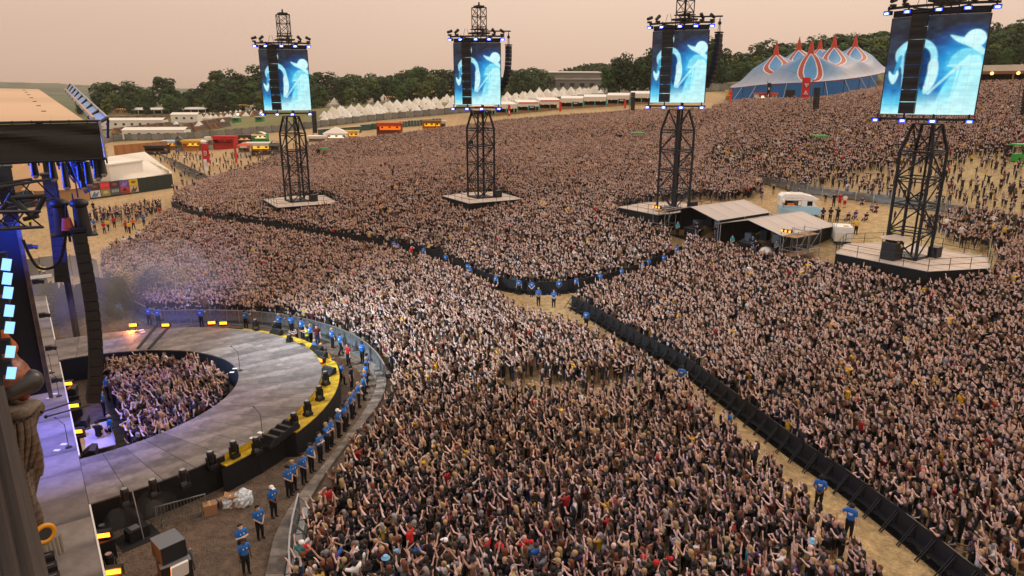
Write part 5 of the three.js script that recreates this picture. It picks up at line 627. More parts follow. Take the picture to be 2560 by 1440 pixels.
{ // walkway of the pit: a raised grey strip in lengths
  const A = [[655, 1480], [672, 1400], [690, 1330], [735, 1252], [800, 1172], [870, 1082], [925, 1003], [942, 950], [925, 905]].map(([x, y]) => onPlane(x, y, 0.22)), B = [[706, 1480], [715, 1400], [735, 1325], [778, 1240], [835, 1152], [905, 1062], [950, 1003], [966, 950], [950, 900]].map(([x, y]) => onPlane(x, y, 0.22)), ca = new THREE.CatmullRomCurve3(A).getSpacedPoints(22), cb = new THREE.CatmullRomCurve3(B).getSpacedPoints(22), o = thing('pit_walkway', 'raised grey walkway strip along the front row', 'walkway'), m = [0x8e8379, 0x857a71, 0x978c82].map((c, i) => M('walkway_board_' + i, c, 0.8, { map: withRepeat(T_mott, 1.6) }));
  for (let i = 0; i < 22; i++) { const f = (v, t, h) => V(v.x, h, v.z), e = 0.012, a0 = ca[i].clone().lerp(ca[i + 1], e), a1 = ca[i].clone().lerp(ca[i + 1], 1 - e), b0 = cb[i].clone().lerp(cb[i + 1], e), b1 = cb[i].clone().lerp(cb[i + 1], 1 - e), q = [a0, b0, b1, a1], T = q.map((v) => V(v.x, 0.22, v.z)), D = q.map((v) => V(v.x, -0.02, v.z)), b = new MB(); b.quad(T[0], T[1], T[2], T[3]); for (let k = 0; k < 4; k++) b.quad(T[k], D[k], D[(k + 1) % 4], T[(k + 1) % 4]); b.build('board', m[i % 3], o); } }
// ---------- things lying in the near pit ----------
{ const box = (x, y, s, turn, label, open) => { const p = onPlane(x, y, 0), o = thing('cardboard_box', label, 'box', p, turn, 'cardboard boxes'); boxMesh('carton', 0, s * 0.45, 0, s, s * 0.9, s * 0.8, M_card, o); if (open) for (const q of [-1, 1]) { const f = boxMesh('flap', q * s * 0.6, s * 0.95, 0, s * 0.45, 0.02, s * 0.8, M_card, o); f.rotation.z = q * 0.5; } boxMesh('tape', 0, s * 0.905, 0, s * 0.12, 0.01, s * 0.8, M('packing_tape', 0xb99a6a, 0.4), o); };
  box(527, 1283, 0.62, 0.5, 'plain cardboard box beside the lone barrier'); box(592, 1262, 0.66, 0.3, 'open cardboard box between the plastic bags', true); box(556, 1262, 0.4, 0.9, 'small flattened cardboard box by the stage skirt');
  const rnd = mulberry(4); for (const [x, y, r, l] of [[573, 1266, 0.3, 'small crumpled clear plastic bag'], [610, 1262, 0.42, 'large crumpled clear plastic bag full of waste'], [535, 1268, 0.2, 'small blue plastic bag by the stage skirt']]) { const g = new THREE.IcosahedronGeometry(r, 4), P = g.attributes.position; for (let i = 0; i < P.count; i++) { const v = V(P.getX(i), P.getY(i), P.getZ(i)), k = 0.7 + 0.5 * noise2(v.x * 11 + x, v.y * 11 + v.z * 7) + 0.25 * noise2(v.x * 29 + 3, v.y * 27 + v.z * 31); P.setXYZ(i, v.x * k, v.y * k * 1.1, v.z * k); } g.computeVertexNormals(); const m = put(g, 'plastic_bag', M(r === 0.2 ? 'blue_film' : 'clear_film', r === 0.2 ? 0x2f6fae : 0xc9d4da, 0.25, { clearcoat: 0.6 })); m.position.copy(onPlane(x, y, 0)).add(V(0, r * 0.8, 0)); tag(m, l, 'bag', 'waste bags'); }
  const p = onPlane(440, 1440, 0), o = thing('speaker_stack', 'grey topped stack of black speakers standing in the near pit', 'speakers', p, PHI); new MB().box(0, 0.5, 0, 1.2, 1.0, 1.3).build('lower_cabinet', M_cabinet, o); new MB().box(-0.1, 1.42, -0.1, 1.0, 0.8, 1.1, 0.2).build('upper_cabinet', M_cabinet, o); new MB().box(-0.1, 1.835, -0.1, 1.02, 0.03, 1.12, 0.2).build('grey_top', M_grey, o); new MB().box(0, 1.012, 0.5, 1.2, 0.03, 0.4).build('grey_shelf', M_grey, o); new MB().box(0.61, 0.5, 0, 0.02, 0.85, 1.1).box(0.42, 1.42, -0.12, 0.02, 0.65, 0.9, 0.2).build('grille', M_grille, o); new MB().bar(V(0.66, 1.2, 0.2), V(0.75, 0.2, 0.3), 0.06).build('pipe', M_alu, o); new MB().box(0.1, 0.7, 0.72, 0.7, 0.7, 0.12, 0.2, 0.2).build('dust_sheet', M_white, o);
  const s = thing('smoke_machine', 'dark smoke machine tipped on its mat in the near pit', 'smoke machine', onPlane(345, 1345, 0), PHI); new MB().box(0, 0.3, 0, 0.9, 0.6, 0.6, 0.3).build('body', M_blackpaint, s); new MB().box(-0.1, 0.615, 0, 0.4, 0.02, 0.4, 0.3).build('label_plate', M_alu, s); new MB().box(0, 0.02, 0, 1.7, 0.03, 1.4, 0.2).build('mat', M_rubber, s); new MB().bar(V(0.2, 0.1, 0.4), V(0.1, 2.3, -0.3), 0.03).build('pole', M_alu, s); }
{ // camera riser inside the lip
  const p = onPlane(240, 1090, 0.8), o = thing('camera_riser', 'low grey riser under the kneeling camera operator', 'riser', V(p.x, 0, p.z), PHI); new MB().box(0, 0.78, 0, 1.6, 0.06, 3.6).build('deck', M_pdeck, o); for (const x of [-0.7, 0.7]) for (const z of [-1.7, 1.7]) boxMesh('leg', x, 0.375, z, 0.06, 0.75, 0.06, M_alu, o); boxMesh('rail', 0.82, 0.95, 0, 0.03, 0.3, 3.6, M_alu, o); }
polyline([[255, 905], [270, 960], [290, 1030], [320, 1108]].map(([x, y]) => onPlane(x + 14, y + 12, 0)), 1.12).forEach((q, i) => placeBarrier('black', q, q.turn, `dark crowd barrier, ${nth(i + 1)} from the far end inside the ring pit`, 'ring pit barrier'));
// ---------- big top ----------
{
  const masts = [[2030, 108], [2087, 100], [2140, 96], [1942, 115], [1998, 108], [2052, 102]].map(([px, py], i) => { const t = [262, 282, 304, 276, 297, 318][i]; const p = along(px, py, t); return p; });
  const c = V(); masts.forEach((m) => c.add(m)); c.divideScalar(6); const ax = V().subVectors(masts[2], masts[0]); ax.y = 0; const half = ax.length() / 2; ax.normalize(); const ay = V(-ax.z, 0, ax.x); if (ay.z > 0) ay.negate();
  const gy = ground(c.x, c.z), o = thing('big_top', 'blue and grey big top tent with six red capped peaks and orange stripes', 'tent', V(c.x, gy, c.z));
  const loc = (p) => { const d = V().subVectors(p, c); return [d.x * ax.x + d.z * ax.z, d.x * ay.x + d.z * ay.z]; }, ml = masts.map(loc), rowW = Math.abs(ml[0][1]), RX = half + 21, RY = rowW + 18;
  const wp = (u, v, y) => V(ax.x * u + ay.x * v, y, ax.z * u + ay.z * v), eaveG = (u, v) => { const p = wp(u, v, 0); return ground(p.x + c.x, p.z + c.z) - gy; };
  const edge = (a) => { const k = Math.pow(Math.pow(Math.abs(Math.cos(a)), 3) + Math.pow(Math.abs(Math.sin(a)), 3), -1 / 3); return [RX * Math.cos(a) * k * 0.96, RY * Math.sin(a) * k * 0.96]; };
  const roofH = (u, v, f) => { let h = 0; ml.forEach(([a, b], i) => { const d = Math.hypot(u - a, v - b), top = masts[i].y - gy - eaveG(a, b) - 8.6; h += Math.pow(Math.max(0, top * Math.exp(-d / 12.5)), 3.2); }); return Math.pow(h, 1 / 3.2) * smooth(1.0, 0.72, f) + 5.2 * (1 - 0.0 * f) + (1 - f) * 2.2; };
  const W = 1024, cv = dataTex(W, W, (i, j) => {
    const u = (i / W * 2 - 1) * RX, v = (j / W * 2 - 1) * RY; let best = 9e9, m = 0; ml.forEach(([a, b], k) => { const d = Math.hypot(u - a, v - b); if (d < best) { best = d; m = k; } });
    const dx = u - ml[m][0], dy = v - ml[m][1], along_ = -0.93 * dx - 0.37 * dy, side = 0.37 * dx - 0.93 * dy, d = best; const near = smooth(15, 3, d); let col = [lerp(140, 66, near), lerp(150, 128, near), lerp(168, 178, near)];
    const lens = 3.4 * Math.sin(Math.PI * clamp(along_ / 15)) ; const e = Math.abs(Math.abs(side) - lens); if (along_ > 0.5 && along_ < 15) { if (Math.abs(side) < lens) col = [70, 138, 190]; if (e < 1.15) col = [222, 205, 192]; if (e < 0.75) col = [164, 62, 48]; }
    if (along_ >= 15) { const sp = (along_ - 15) * 0.75 + 0.1, e2 = Math.abs(Math.abs(side) - sp), w = 0.9 + (along_ - 15) * 0.06; if (e2 < w + 0.45) col = [224, 205, 190]; if (e2 < w) col = [184, 92, 66]; }
    const link = Math.abs(along_ + 0.0); if (along_ < 0 && Math.abs(Math.abs(side) - (8 + along_ * 0.1)) < 0.9) col = [184, 100, 76]; if (Math.abs(((u * 0.9 + v * 0.4) % 14)) < 0.16 || Math.abs(((u * 0.9 - v * 0.4) % 17)) < 0.16) col = col.map((q) => q * 0.82);
    const n = 0.94 + 0.08 * noise2(i * 0.05, j * 0.05); return col.map((q) => q * n);
  });
  cv.wrapS = cv.wrapT = THREE.ClampToEdgeWrapping; const pos = [], uv = [], idx = [], NA = 140, NR = 46; for (let r = 0; r <= NR; r++) for (let a = 0; a <= NA; a++) { const f = r / NR, [eu, ev] = edge(a / NA * 2 * Math.PI), u = eu * f, v = ev * f, p = wp(u, v, roofH(u, v, f) + eaveG(u, v)); pos.push(p.x, p.y, p.z); uv.push((u / RX + 1) / 2, (v / RY + 1) / 2); } for (let r = 0; r < NR; r++) for (let a = 0; a < NA; a++) { const k = r * (NA + 1) + a; idx.push(k, k + NA + 1, k + 1, k + 1, k + NA + 1, k + NA + 2); }
  const g = new THREE.BufferGeometry(); g.setAttribute('position', new THREE.Float32BufferAttribute(pos, 3)); g.setAttribute('uv', new THREE.Float32BufferAttribute(uv, 2)); g.setIndex(idx); g.computeVertexNormals(); put(g, 'canvas_roof', M('big_top_canvas', 0xffffff, 0.6, { map: cv, side: THREE.DoubleSide }), o);
  const wallM = M('blue_canvas_wall', 0x1565a8, 0.7), hemM = M('dark_red_hem', 0x8a2a22, 0.7); for (let k = 0; k < 28; k++) { const a0 = k / 28 * 2 * Math.PI, a1 = (k + 0.97) / 28 * 2 * Math.PI, b = new MB(), h = new MB(), q = (a, y) => { const [u, v] = edge(a); return wp(u * 0.995, v * 0.995, y + eaveG(u, v)); }; for (let i = 0; i < 4; i++) { const p = lerp(a0, a1, i / 4), r = lerp(a0, a1, (i + 1) / 4); b.quad(q(p, 4.9), q(p, -0.6), q(r, -0.6), q(r, 4.9)); h.quad(q(p, 5.25), q(p, 4.85), q(r, 4.85), q(r, 5.25)); } const [u] = edge((a0 + a1) / 2), [, v] = edge((a0 + a1) / 2); if (!(v < -RY * 0.3 && u > -RX * 0.1)) b.build('wall_panel', wallM, o); h.build('hem', hemM, o); const [pu, pv] = edge(a0); barMesh('side_pole', wp(pu, pv, eaveG(pu, pv) - 0.4), wp(pu, pv, eaveG(pu, pv) + 5.2), 0.09, M_greysteel, o, 5); barMesh('guy_rope', wp(pu, pv, eaveG(pu, pv) + 5.1), wp(pu * 1.1, pv * 1.16, eaveG(pu * 1.1, pv * 1.16)), 0.05, M_white, o, 4); }
  ml.forEach(([a, b], i) => { const top = masts[i].y - gy, base = wp(a, b, 0), y = roofH(a, b, Math.hypot(a / RX, b / RY)) + eaveG(a, b); put(new THREE.CylinderGeometry(0.35, 1.25, 4.6, 12), 'red_cap', M('red_canvas', 0xc03a24, 0.6), o).position.set(base.x, y + 1.2, base.z); barMesh('mast', V(base.x, -1, base.z), V(base.x, y + 4.4, base.z), 0.18, M_greysteel, o, 6); });
  const door = (px, py, w, h) => { const p = spot(px, py), d = V().subVectors(p, o.position); boxMesh('doorway', d.x, d.y + h / 2 - 0.3, d.z + 0.6, w, h, 0.3, M_blackpaint, o); }; door(1862, 243, 3.4, 3); door(1980, 244, 5.5, 3);
}
// ---------- flags and banners ----------
function flag(px, py, h, w, colour, label, mark, t0) { const p = spot(px, py), o = thing('feather_flag', label, 'flag', p, 0.1, 'tall banners'); barMesh('pole', V(0, 0, 0), V(0, h * 1.1, 0), 0.06, M_greysteel, o, 6); const b = new MB(), n = 12; for (let i = 0; i < n; i++) { const q = (k, s) => V(s ? w : 0.05, lerp(h, h * 0.18, k / n), 0.18 * Math.sin(k * 0.7) * s); b.quad(q(i, 0), q(i + 1, 0), q(i + 1, 1), q(i, 1)); } b.build('cloth', M('flag_' + colour.toString(16), colour, 0.75, { side: THREE.DoubleSide }), o); if (mark) mark(o, h, w); return o; }
const whiteMark = (o, h, w) => { for (const y of [0.72, 0.42]) { const m = put(new THREE.TorusGeometry(w * 0.22, w * 0.1, 6, 3), 'emblem', M_white, o); m.position.set(w * 0.52, h * y, 0.16); m.rotation.z = y > 0.5 ? 0.5 : 1.6; } };
flag(2000, 262, 7.6, 2.4, 0xd42a22, 'red banner with two white emblems before the big top', whiteMark); flag(1914, 258, 6.2, 1.3, 0x141416, 'black banner with two white drops before the big top', (o, h, w) => { for (const y of [0.75, 0.4]) { const m = put(new THREE.ConeGeometry(w * 0.22, h * 0.16, 8), 'emblem', M_white, o); m.position.set(w * 0.5, h * y, 0.05); m.scale.z = 0.1; } });
flag(1822, 262, 4.8, 0.8, 0xe03a18, 'slim orange red feather flag left of the big top'); flag(1560, 277, 4.6, 0.8, 0xd83018, 'slim red feather flag along the bar front, right one'); flag(1398, 286, 5, 0.9, 0xd42418, 'slim red feather flag along the bar front, middle one'); flag(1270, 297, 5.6, 1.0, 0xc41f22, 'red banner at the bar end beside the second tower', (o, h, w) => { const m = put(new THREE.BoxGeometry(w * 0.4, h * 0.2, 0.05), 'emblem', M_white, o); m.position.set(w * 0.5, h * 0.45, 0.05); });
flag(509, 417, 6.2, 1.9, 0xc21f2a, 'red banner with white emblem among the food stalls', (o, h, w) => { const b = new MB(); b.box(-0.32, 0, 0, 0.13, 1.3, 0.03).box(0, 0.55, 0, 0.6, 0.14, 0.03).box(0.02, -0.5, 0, 0.5, 0.14, 0.03, 0, 0, 0.35).box(0.3, 0.12, 0, 0.13, 0.95, 0.03).box(-0.02, 0.1, 0, 0.12, 0.5, 0.03); const m = b.build('emblem', M_white, o); m.position.set(w * 0.5, h * 0.6, 0.2); }); flag(590, 420, 7, 0.6, 0xd8382a, 'slim red feather flag beside the burger stall'); flag(512, 440, 4, 0.9, 0xece6de, 'slim white feather flag below the red banner');
// ---------- steel fence round the camp ----------
{
  const o = thing('perimeter_fence', 'long grey solid steel fence between arena and camp', 'fence', FENCE_W[0].clone()), m = [0x8f8f88, 0x86867f, 0x989890].map((c, i) => M('fence_sheet_' + i, c, 0.6, { metalness: 0.15, map: withRepeat(T_mott, 3) }));
  polyline(FENCE_W, 3.4).forEach((q, i) => { const d = V(q.x, q.y, q.z).sub(o.position); const p = boxMesh('fence_sheet', d.x, d.y + 1.25, d.z, 3.32, 3.1, 0.08, m[i % 3], o, q.turn); if (i % 2 === 0) { const r = boxMesh('fence_post', d.x - 1.7 * Math.cos(q.turn), d.y + 1.3, d.z + 1.7 * Math.sin(q.turn), 0.12, 3.3, 0.18, M_steel, o, q.turn); } });
}
{ const o = thing('timber_hoarding', 'orange brown timber hoarding below the steel fence', 'hoarding', spot(300, 386)); const a = [[292, 388], [420, 378]].map(([x, y]) => spot(x, y)); polyline(a, 1.22).forEach((q, i) => { const d = V(q.x, q.y, q.z).sub(o.position); boxMesh('plank', d.x, d.y + 1.5, d.z, 1.2, 3.8 + 0.05 * (i % 3), 0.06, M(i % 2 ? 'hoarding_a' : 'hoarding_b', i % 2 ? 0xb27a48 : 0xa8713f, 0.8), o, q.turn); }); const b = [[500, 372], [572, 366]].map(([x, y]) => spot(x, y)); polyline(b, 1.22).forEach((q, i) => { const d = V(q.x, q.y, q.z).sub(o.position); boxMesh('plank', d.x, d.y + 1.4, d.z, 1.2, 3.4, 0.06, M('hoarding_a'), o, q.turn); }); }
// ---------- bell tents ----------
const M_bell = [0xe9e2d4, 0xe2d9c8, 0xf0eade].map((c, i) => M('canvas_' + i, c, 0.85, { map: withRepeat(T_cloth, 9.7) }));
function bellGeo() { const b = new MB(), n = 14; const R = (i, r, y) => { const a = i / n * 2 * Math.PI; return V(Math.cos(a) * r, y, Math.sin(a) * r); }; const prof = [[2.55, 0], [2.5, 0.65], [1.55, 1.55], [0.7, 2.5], [0.06, 3.3]]; for (let k = 0; k < 4; k++) for (let i = 0; i < n; i++) b.quad(R(i, ...prof[k + 1]), R(i + 1, ...prof[k + 1]), R(i + 1, ...prof[k]), R(i, ...prof[k])); return b.geometry(); }
const G_bell = bellGeo(), bellRnd = mulberry(61); let bellN = 0;
function bell(p, s, place) { const o = thing('bell_tent', `white canvas bell tent ${place}`, 'tent', V(p.x, ground(p.x, p.z) - 0.1, p.z), bellRnd() * 6, 'white bell tents of the camp'); o.scale.set(s, s * (0.92 + 0.2 * bellRnd()), s); put(G_bell, 'canvas', M_bell[bellN++ % 3], o); const d = put(cached('belldoor', () => { const g = new THREE.PlaneGeometry(0.8, 1.3); g.translate(0, 0.62, 0); g.rotateX(-0.25); g.translate(0, 0, 2.5); return g; }), 'doorway', M('tent_doorway', 0x4a4034, 0.9), o); barMesh('pole_tip', V(0, 3.2, 0), V(0, 3.55, 0), 0.05, M_steel, o, 5); }
const rowsBell = [[[812, 312], [1130, 275], 12, 1.25, 'in the front row behind the steel fence'], [[822, 300], [1080, 270], 12, 1.2, 'in the second row'], [[812, 293], [1090, 263], 13, 1.15, 'in the third row'], [[830, 284], [1130, 256], 14, 1.15, 'in the fourth row'], [[900, 276], [1140, 250], 11, 1.1, 'in the fifth row'], [[790, 268], [960, 256], 8, 1.5, 'standing apart below the festoon lights'], [[1000, 252], [1135, 243], 7, 1.25, 'in the back row left of the second tower'], [[1262, 262], [1380, 258], 6, 1.5, 'in the front row right of the second tower'], [[1270, 250], [1500, 244], 13, 1.2, 'in the row behind the bars'], [[1310, 244], [1520, 238], 12, 1.2, 'in the second row behind the bars'], [[1330, 238], [1530, 232], 11, 1.1, 'in the back row behind the bars'], [[440, 322], [560, 316], 3, 1.0, 'peeping over the fence above the food stalls'], [[490, 300], [655, 289], 14, 0.85, 'in the zigzag row above the brown tents'], [[500, 294], [640, 285], 12, 0.85, 'in the upper zigzag row']];
for (const [[x0, y0], [x1, y1], n, s, place] of rowsBell) for (let i = 0; i < n; i++) { const f = i / (n - 1), p = spot(lerp(x0, x1, f) + (bellRnd() - 0.5) * 6, lerp(y0, y1, f) + (bellRnd() - 0.5) * 1.6); bell(p, s * (0.85 + 0.3 * bellRnd()), `${place}, ${nth(i + 1)} from left`); }
// big white marquees with double peaks
function marquee(p, w, d, h, peaks, label, turn = 0.1, mat = M_bell[2]) { const o = thing('marquee', label, 'marquee', V(p.x, ground(p.x, p.z) - 0.2, p.z), turn, 'white marquees of the camp'), b = new MB(), n = 10 * peaks, e = h * 0.45, H = (u) => { let m = 0; for (let k = 0; k < peaks; k++) m = Math.max(m, 1 - Math.abs(u * peaks - k - 0.5) * 1.25); return e + (h - e) * Math.pow(clamp(m, 0.25, 1), 1.4); }; for (let i = 0; i < n; i++) { const x0 = (i / n - 0.5) * w, x1 = ((i + 1) / n - 0.5) * w, y0 = H(i / n), y1 = H((i + 1) / n); for (const s of [-1, 1]) { const A = [V(x0, y0, 0), V(x1, y1, 0), V(x1, e, s * d / 2), V(x0, e, s * d / 2)]; s > 0 ? b.quad(A[3], A[2], A[1], A[0]) : b.quad(...A); } } b.build('roof', mat, o); const wl = new MB(); for (const s of [-1, 1]) { wl.box(0, e / 2, s * d / 2, w, e, 0.06); wl.box(s * w / 2, e / 2, 0, 0.06, e, d); } wl.build('walls', mat, o); boxMesh('doorway', 0, e * 0.4, d / 2 + 0.05, Math.min(3, w * 0.3), e * 0.8, 0.05, M_darkcloth, o); return o; }
[[548, 270, 15, 'leftmost of the row under the trees'], [578, 271, 15, 'second of the row under the trees'], [615, 272, 15, 'third of the row under the trees'], [640, 273, 12, 'fourth of the row under the trees'], [1000, 250, 16, 'with two peaks behind the bell tents'], [1035, 246, 14, 'right of the two peaked one'], [1075, 244, 18, 'below the slim mast']].forEach(([x, y, w, l]) => marquee(spot(x, y + 2), w, 9, 5.2, x > 900 ? 2 : 1, `white peaked marquee ${l}`));
[[330, 321, 34, 4.5, 'long white temporary hall with square windows'], [468, 305, 14, 4.4, 'white temporary hall in the middle of the camp'], [395, 346, 26, 4, 'white flat roofed marquee just behind the fence'], [305, 349, 0.1, 0.1, '']].forEach(([x, y, w, h, l]) => { if (!l) return; const p = spot(x, y), o = thing('camp_hall', l, 'hall', V(p.x, p.y - 0.2, p.z), 0.12); new MB().box(0, h / 2, 0, w, h, 9).build('walls', M_white, o); const r = new MB(); for (const s of [-1, 1]) { const A = [V(-w / 2 - 0.3, h + 1.1, 0), V(w / 2 + 0.3, h + 1.1, 0), V(w / 2 + 0.3, h - 0.05, s * 4.8), V(-w / 2 - 0.3, h - 0.05, s * 4.8)]; s > 0 ? r.quad(A[3], A[2], A[1], A[0]) : r.quad(...A); } r.build('roof', M_bell[0], o); for (let i = 0; i < w / 4 - 1; i++) boxMesh('window', -w / 2 + 3 + i * 4, h * 0.55, 4.53, 1.2, 1.1, 0.05, M('hall_window', 0x2c3034, 0.2), o); });
[[392, 280, 30, 'white sheds with dark openings, left of two'], [465, 279, 28, 'white sheds with dark openings, right of two']].forEach(([x, y, w, l]) => { const p = spot(x, y + 4), o = thing('camp_shed', l, 'shed', V(p.x, p.y, p.z), 0.1, 'white camp sheds'); new MB().box(0, 3, 0, w, 0.4, 9, 0, 0.12).build('roof', M_white, o); new MB().box(0, 1.4, -4, w, 2.8, 0.2).build('back_wall', M_darkcloth, o); for (let i = 0; i < 7; i++) boxMesh('post', -w / 2 + i * w / 6, 1.5, 4, 0.3, 3, 0.3, M_white, o); });
// brown ridge tents in rows
const M_brown = [0x5b4a3c, 0x6a5544, 0x4e4138].map((c, i) => M('brown_canvas_' + i, c, 0.85, { map: withRepeat(T_mott, 2) })); let brN = 0;
function ridgeTent(p, len, turn, label) { const o = thing('ridge_tent', label, 'tent', V(p.x, ground(p.x, p.z) - 0.1, p.z), turn, 'brown ridge tents of the camp'), b = new MB(); for (const s of [-1, 1]) for (let i = 0; i < 4; i++) { const f = (t, w) => V(lerp(-len / 2, len / 2, w), 2.7 * (1 - t) - 0.2 * Math.sin(Math.PI * t), s * 1.8 * t); const A = [f(i / 4, 0), f(i / 4, 1), f((i + 1) / 4, 1), f((i + 1) / 4, 0)]; s > 0 ? b.quad(A[3], A[2], A[1], A[0]) : b.quad(...A); } b.build('canvas', M_brown[brN++ % 3], o); const e = new MB(); for (const s of [-1, 1]) e.tri(V(s * len / 2, 2.65, 0), V(s * len / 2, 0, s * 1.75), V(s * len / 2, 0, -s * 1.75)); e.build('gable', M('orange_gable', 0xb87a44, 0.8, { side: THREE.DoubleSide }), o); }
for (const [x0, y0, x1, y1, n, L, w] of [[330, 343, 440, 325, 9, 13, 'in the left front row'], [452, 338, 560, 318, 10, 13, 'in the right front row'], [300, 333, 420, 318, 9, 12, 'in the left second row'], [470, 322, 570, 306, 10, 11, 'in the right second row'], [270, 303, 420, 298, 12, 14, 'in the left back row'], [440, 300, 640, 290, 14, 12, 'in the right back row'], [280, 284, 400, 281, 9, 12, 'below the festoon lights'], [560, 294, 680, 284, 7, 12, 'below the marquee row'], [290, 349, 320, 345, 2, 7, 'at the left end behind the fence']]) for (let i = 0; i < n; i++) { const f = i / (n - 1); ridgeTent(spot(lerp(x0, x1, f), lerp(y0, y1, f)), L * 0.62, 1.3 + 0.12 * (i % 3), `brown ridge tent ${w}, ${nth(i + 1)} from left`); }
for (const [x, y, l] of [[592, 306, 'left'], [650, 304, 'right']]) { const p = spot(x, y), o = thing('camp_kiosk', `small green kiosk with bright work lamp, ${l} of two`, 'kiosk', p, 0, 'green kiosks'); new MB().box(0, 1.2, 0, 4, 2.4, 3).build('body', M('kiosk_green', 0x2c8a4a, 0.7), o); new MB().box(0, 2.5, 0, 4.4, 0.2, 3.4).build('roof', M_white, o); boxMesh('window', 0, 1.4, 1.52, 2.6, 0.9, 0.04, M_darkcloth, o); barMesh('lamp_pole', V(1, 2.5, 0), V(1, 4, 0), 0.06, M_steel, o, 5); put(new THREE.SphereGeometry(0.5, 8, 6), 'work_lamp', glow('warm_work_light', 0xfff0d0, 3), o).position.set(1, 4.2, 0); }
{ // far camp of small bright tents: reads as one mass
  const r = mulberry(12), n = 900, im = new THREE.InstancedMesh(cached('dome', () => { const g = new THREE.SphereGeometry(1.5, 8, 4, 0, 6.29, 0, 1.571); g.scale(1.25, 0.95, 1); return g; }), M('dome_tents', 0xffffff, 0.8), n), C = new THREE.Color(), pal = [0x4a7a8c, 0x6a8a4a, 0xb8b2a2, 0x3a5a4a, 0xc8772a, 0x8a8f92, 0x2f4f7a, 0xa8a86a, 0xd8d2c2]; let k = 0; while (k < n) { const p = spot(1262 + r() * 255, 206 + r() * 26); if (p.z > -330) { continue; } _m.compose(V(p.x, p.y, p.z), _q.setFromAxisAngle(V(0, 1, 0), r() * 6), V(1, 0.8 + 0.4 * r(), 1)); im.setMatrixAt(k, _m); im.setColorAt(k, C.set(pal[Math.floor(r() * pal.length)])); k++; } im.name = 'camp_tents'; scene.add(im); tag(im, 'far field of small bright dome tents', 'tents', null, 'stuff');
}
for (const [x, y, w, h, l] of [[1272, 211, 26, 9, 'pale grey corrugated shed left of the dark tree'], [1340, 206, 34, 7, 'pale shed with low roof behind the far tents'], [1400, 196, 70, 8, 'long shed with white roof below the wooded rise'], [1440, 203, 40, 5, 'low grey shed beside the hedge']]) { const p = along(x, y, 620), g = ground(p.x, p.z), o = thing('far_shed', l, 'shed', V(p.x, Math.max(g, p.y - 3) - 2, p.z), 0.1, 'sheds beyond the camp'); new MB().box(0, h / 2 + 1, 0, w, h + 2, 20).build('walls', M('shed_wall', 0x7c7a74, 0.7), o); new MB().box(0, h + 2.3, 0, w + 2, 0.7, 22, 0, 0.06).build('roof', M('shed_roof', 0xcfc8be, 0.6), o); for (let i = 0; i < 4; i++) boxMesh('door', -w * 0.35 + i * w * 0.22, h * 0.35, 10.1, w * 0.1, h * 0.6, 0.1, M_darkcloth, o); }
// festoon lights on posts
{ const line = (pix, t, label, n) => { const P = pix.map(([x, y]) => along(x, y, t)), o = thing('festoon_lights', label, 'string lights', P[0].clone()), wire = new THREE.CatmullRomCurve3(P.flatMap((p, i) => i < P.length - 1 ? [p, V().lerpVectors(p, P[i + 1], 0.5).add(V(0, -0.9, 0))] : [p]).map((p) => p.clone().sub(o.position))); put(new THREE.TubeGeometry(wire, 160, 0.04, 4), 'wire', M_rubber, o); wire.getSpacedPoints(n).forEach((p) => { put(cached('bulb', () => new THREE.SphereGeometry(0.26, 6, 5)), 'bulb', glow('festoon_bulb', 0xffb050, 1.6), o).position.copy(p); }); P.forEach((p, i) => { const q = p.clone().sub(o.position); barMesh('post', V(q.x, ground(p.x, p.z) - o.position.y, q.z), V(q.x, q.y + 0.6, q.z), 0.14, M_greysteel, o, 5); if (i % 2 === 0) boxMesh('pennant', q.x + 0.4, q.y - 1.2, q.z, 0.8, 2.2, 0.05, M('pennant_red', 0xb4432e, 0.7), o); }); }; line([[230, 278], [300, 272], [360, 272], [415, 271], [455, 269], [490, 268], [545, 265], [600, 262], [660, 258]], 470, 'string of warm bulbs on posts below the left tree belt', 90); line([[778, 251], [850, 250], [960, 242], [1030, 235], [1095, 226], [1180, 220]], 480, 'string of warm bulbs rising past the peaked tents', 80); }
for (const [x, top, t, l] of [[988, 182, 700, 'slim pale mast behind the tree belt'], [1608, 165, 430, 'slim mast with lamp by the dark clump']]) { const p = along(x, 225, t), o = thing('mast', l, 'mast', V(p.x, ground(p.x, p.z), p.z)); const h = along(x, top, t).y - ground(p.x, p.z); barMesh('pole', V(0, 0, 0), V(0, h, 0), 0.3, M_greysteel, o, 6); for (let k = 1; k < 4; k++) boxMesh('aerial', 0, h * (0.7 + 0.09 * k), 0, 1.6, 0.2, 0.2, M_greysteel, o); }
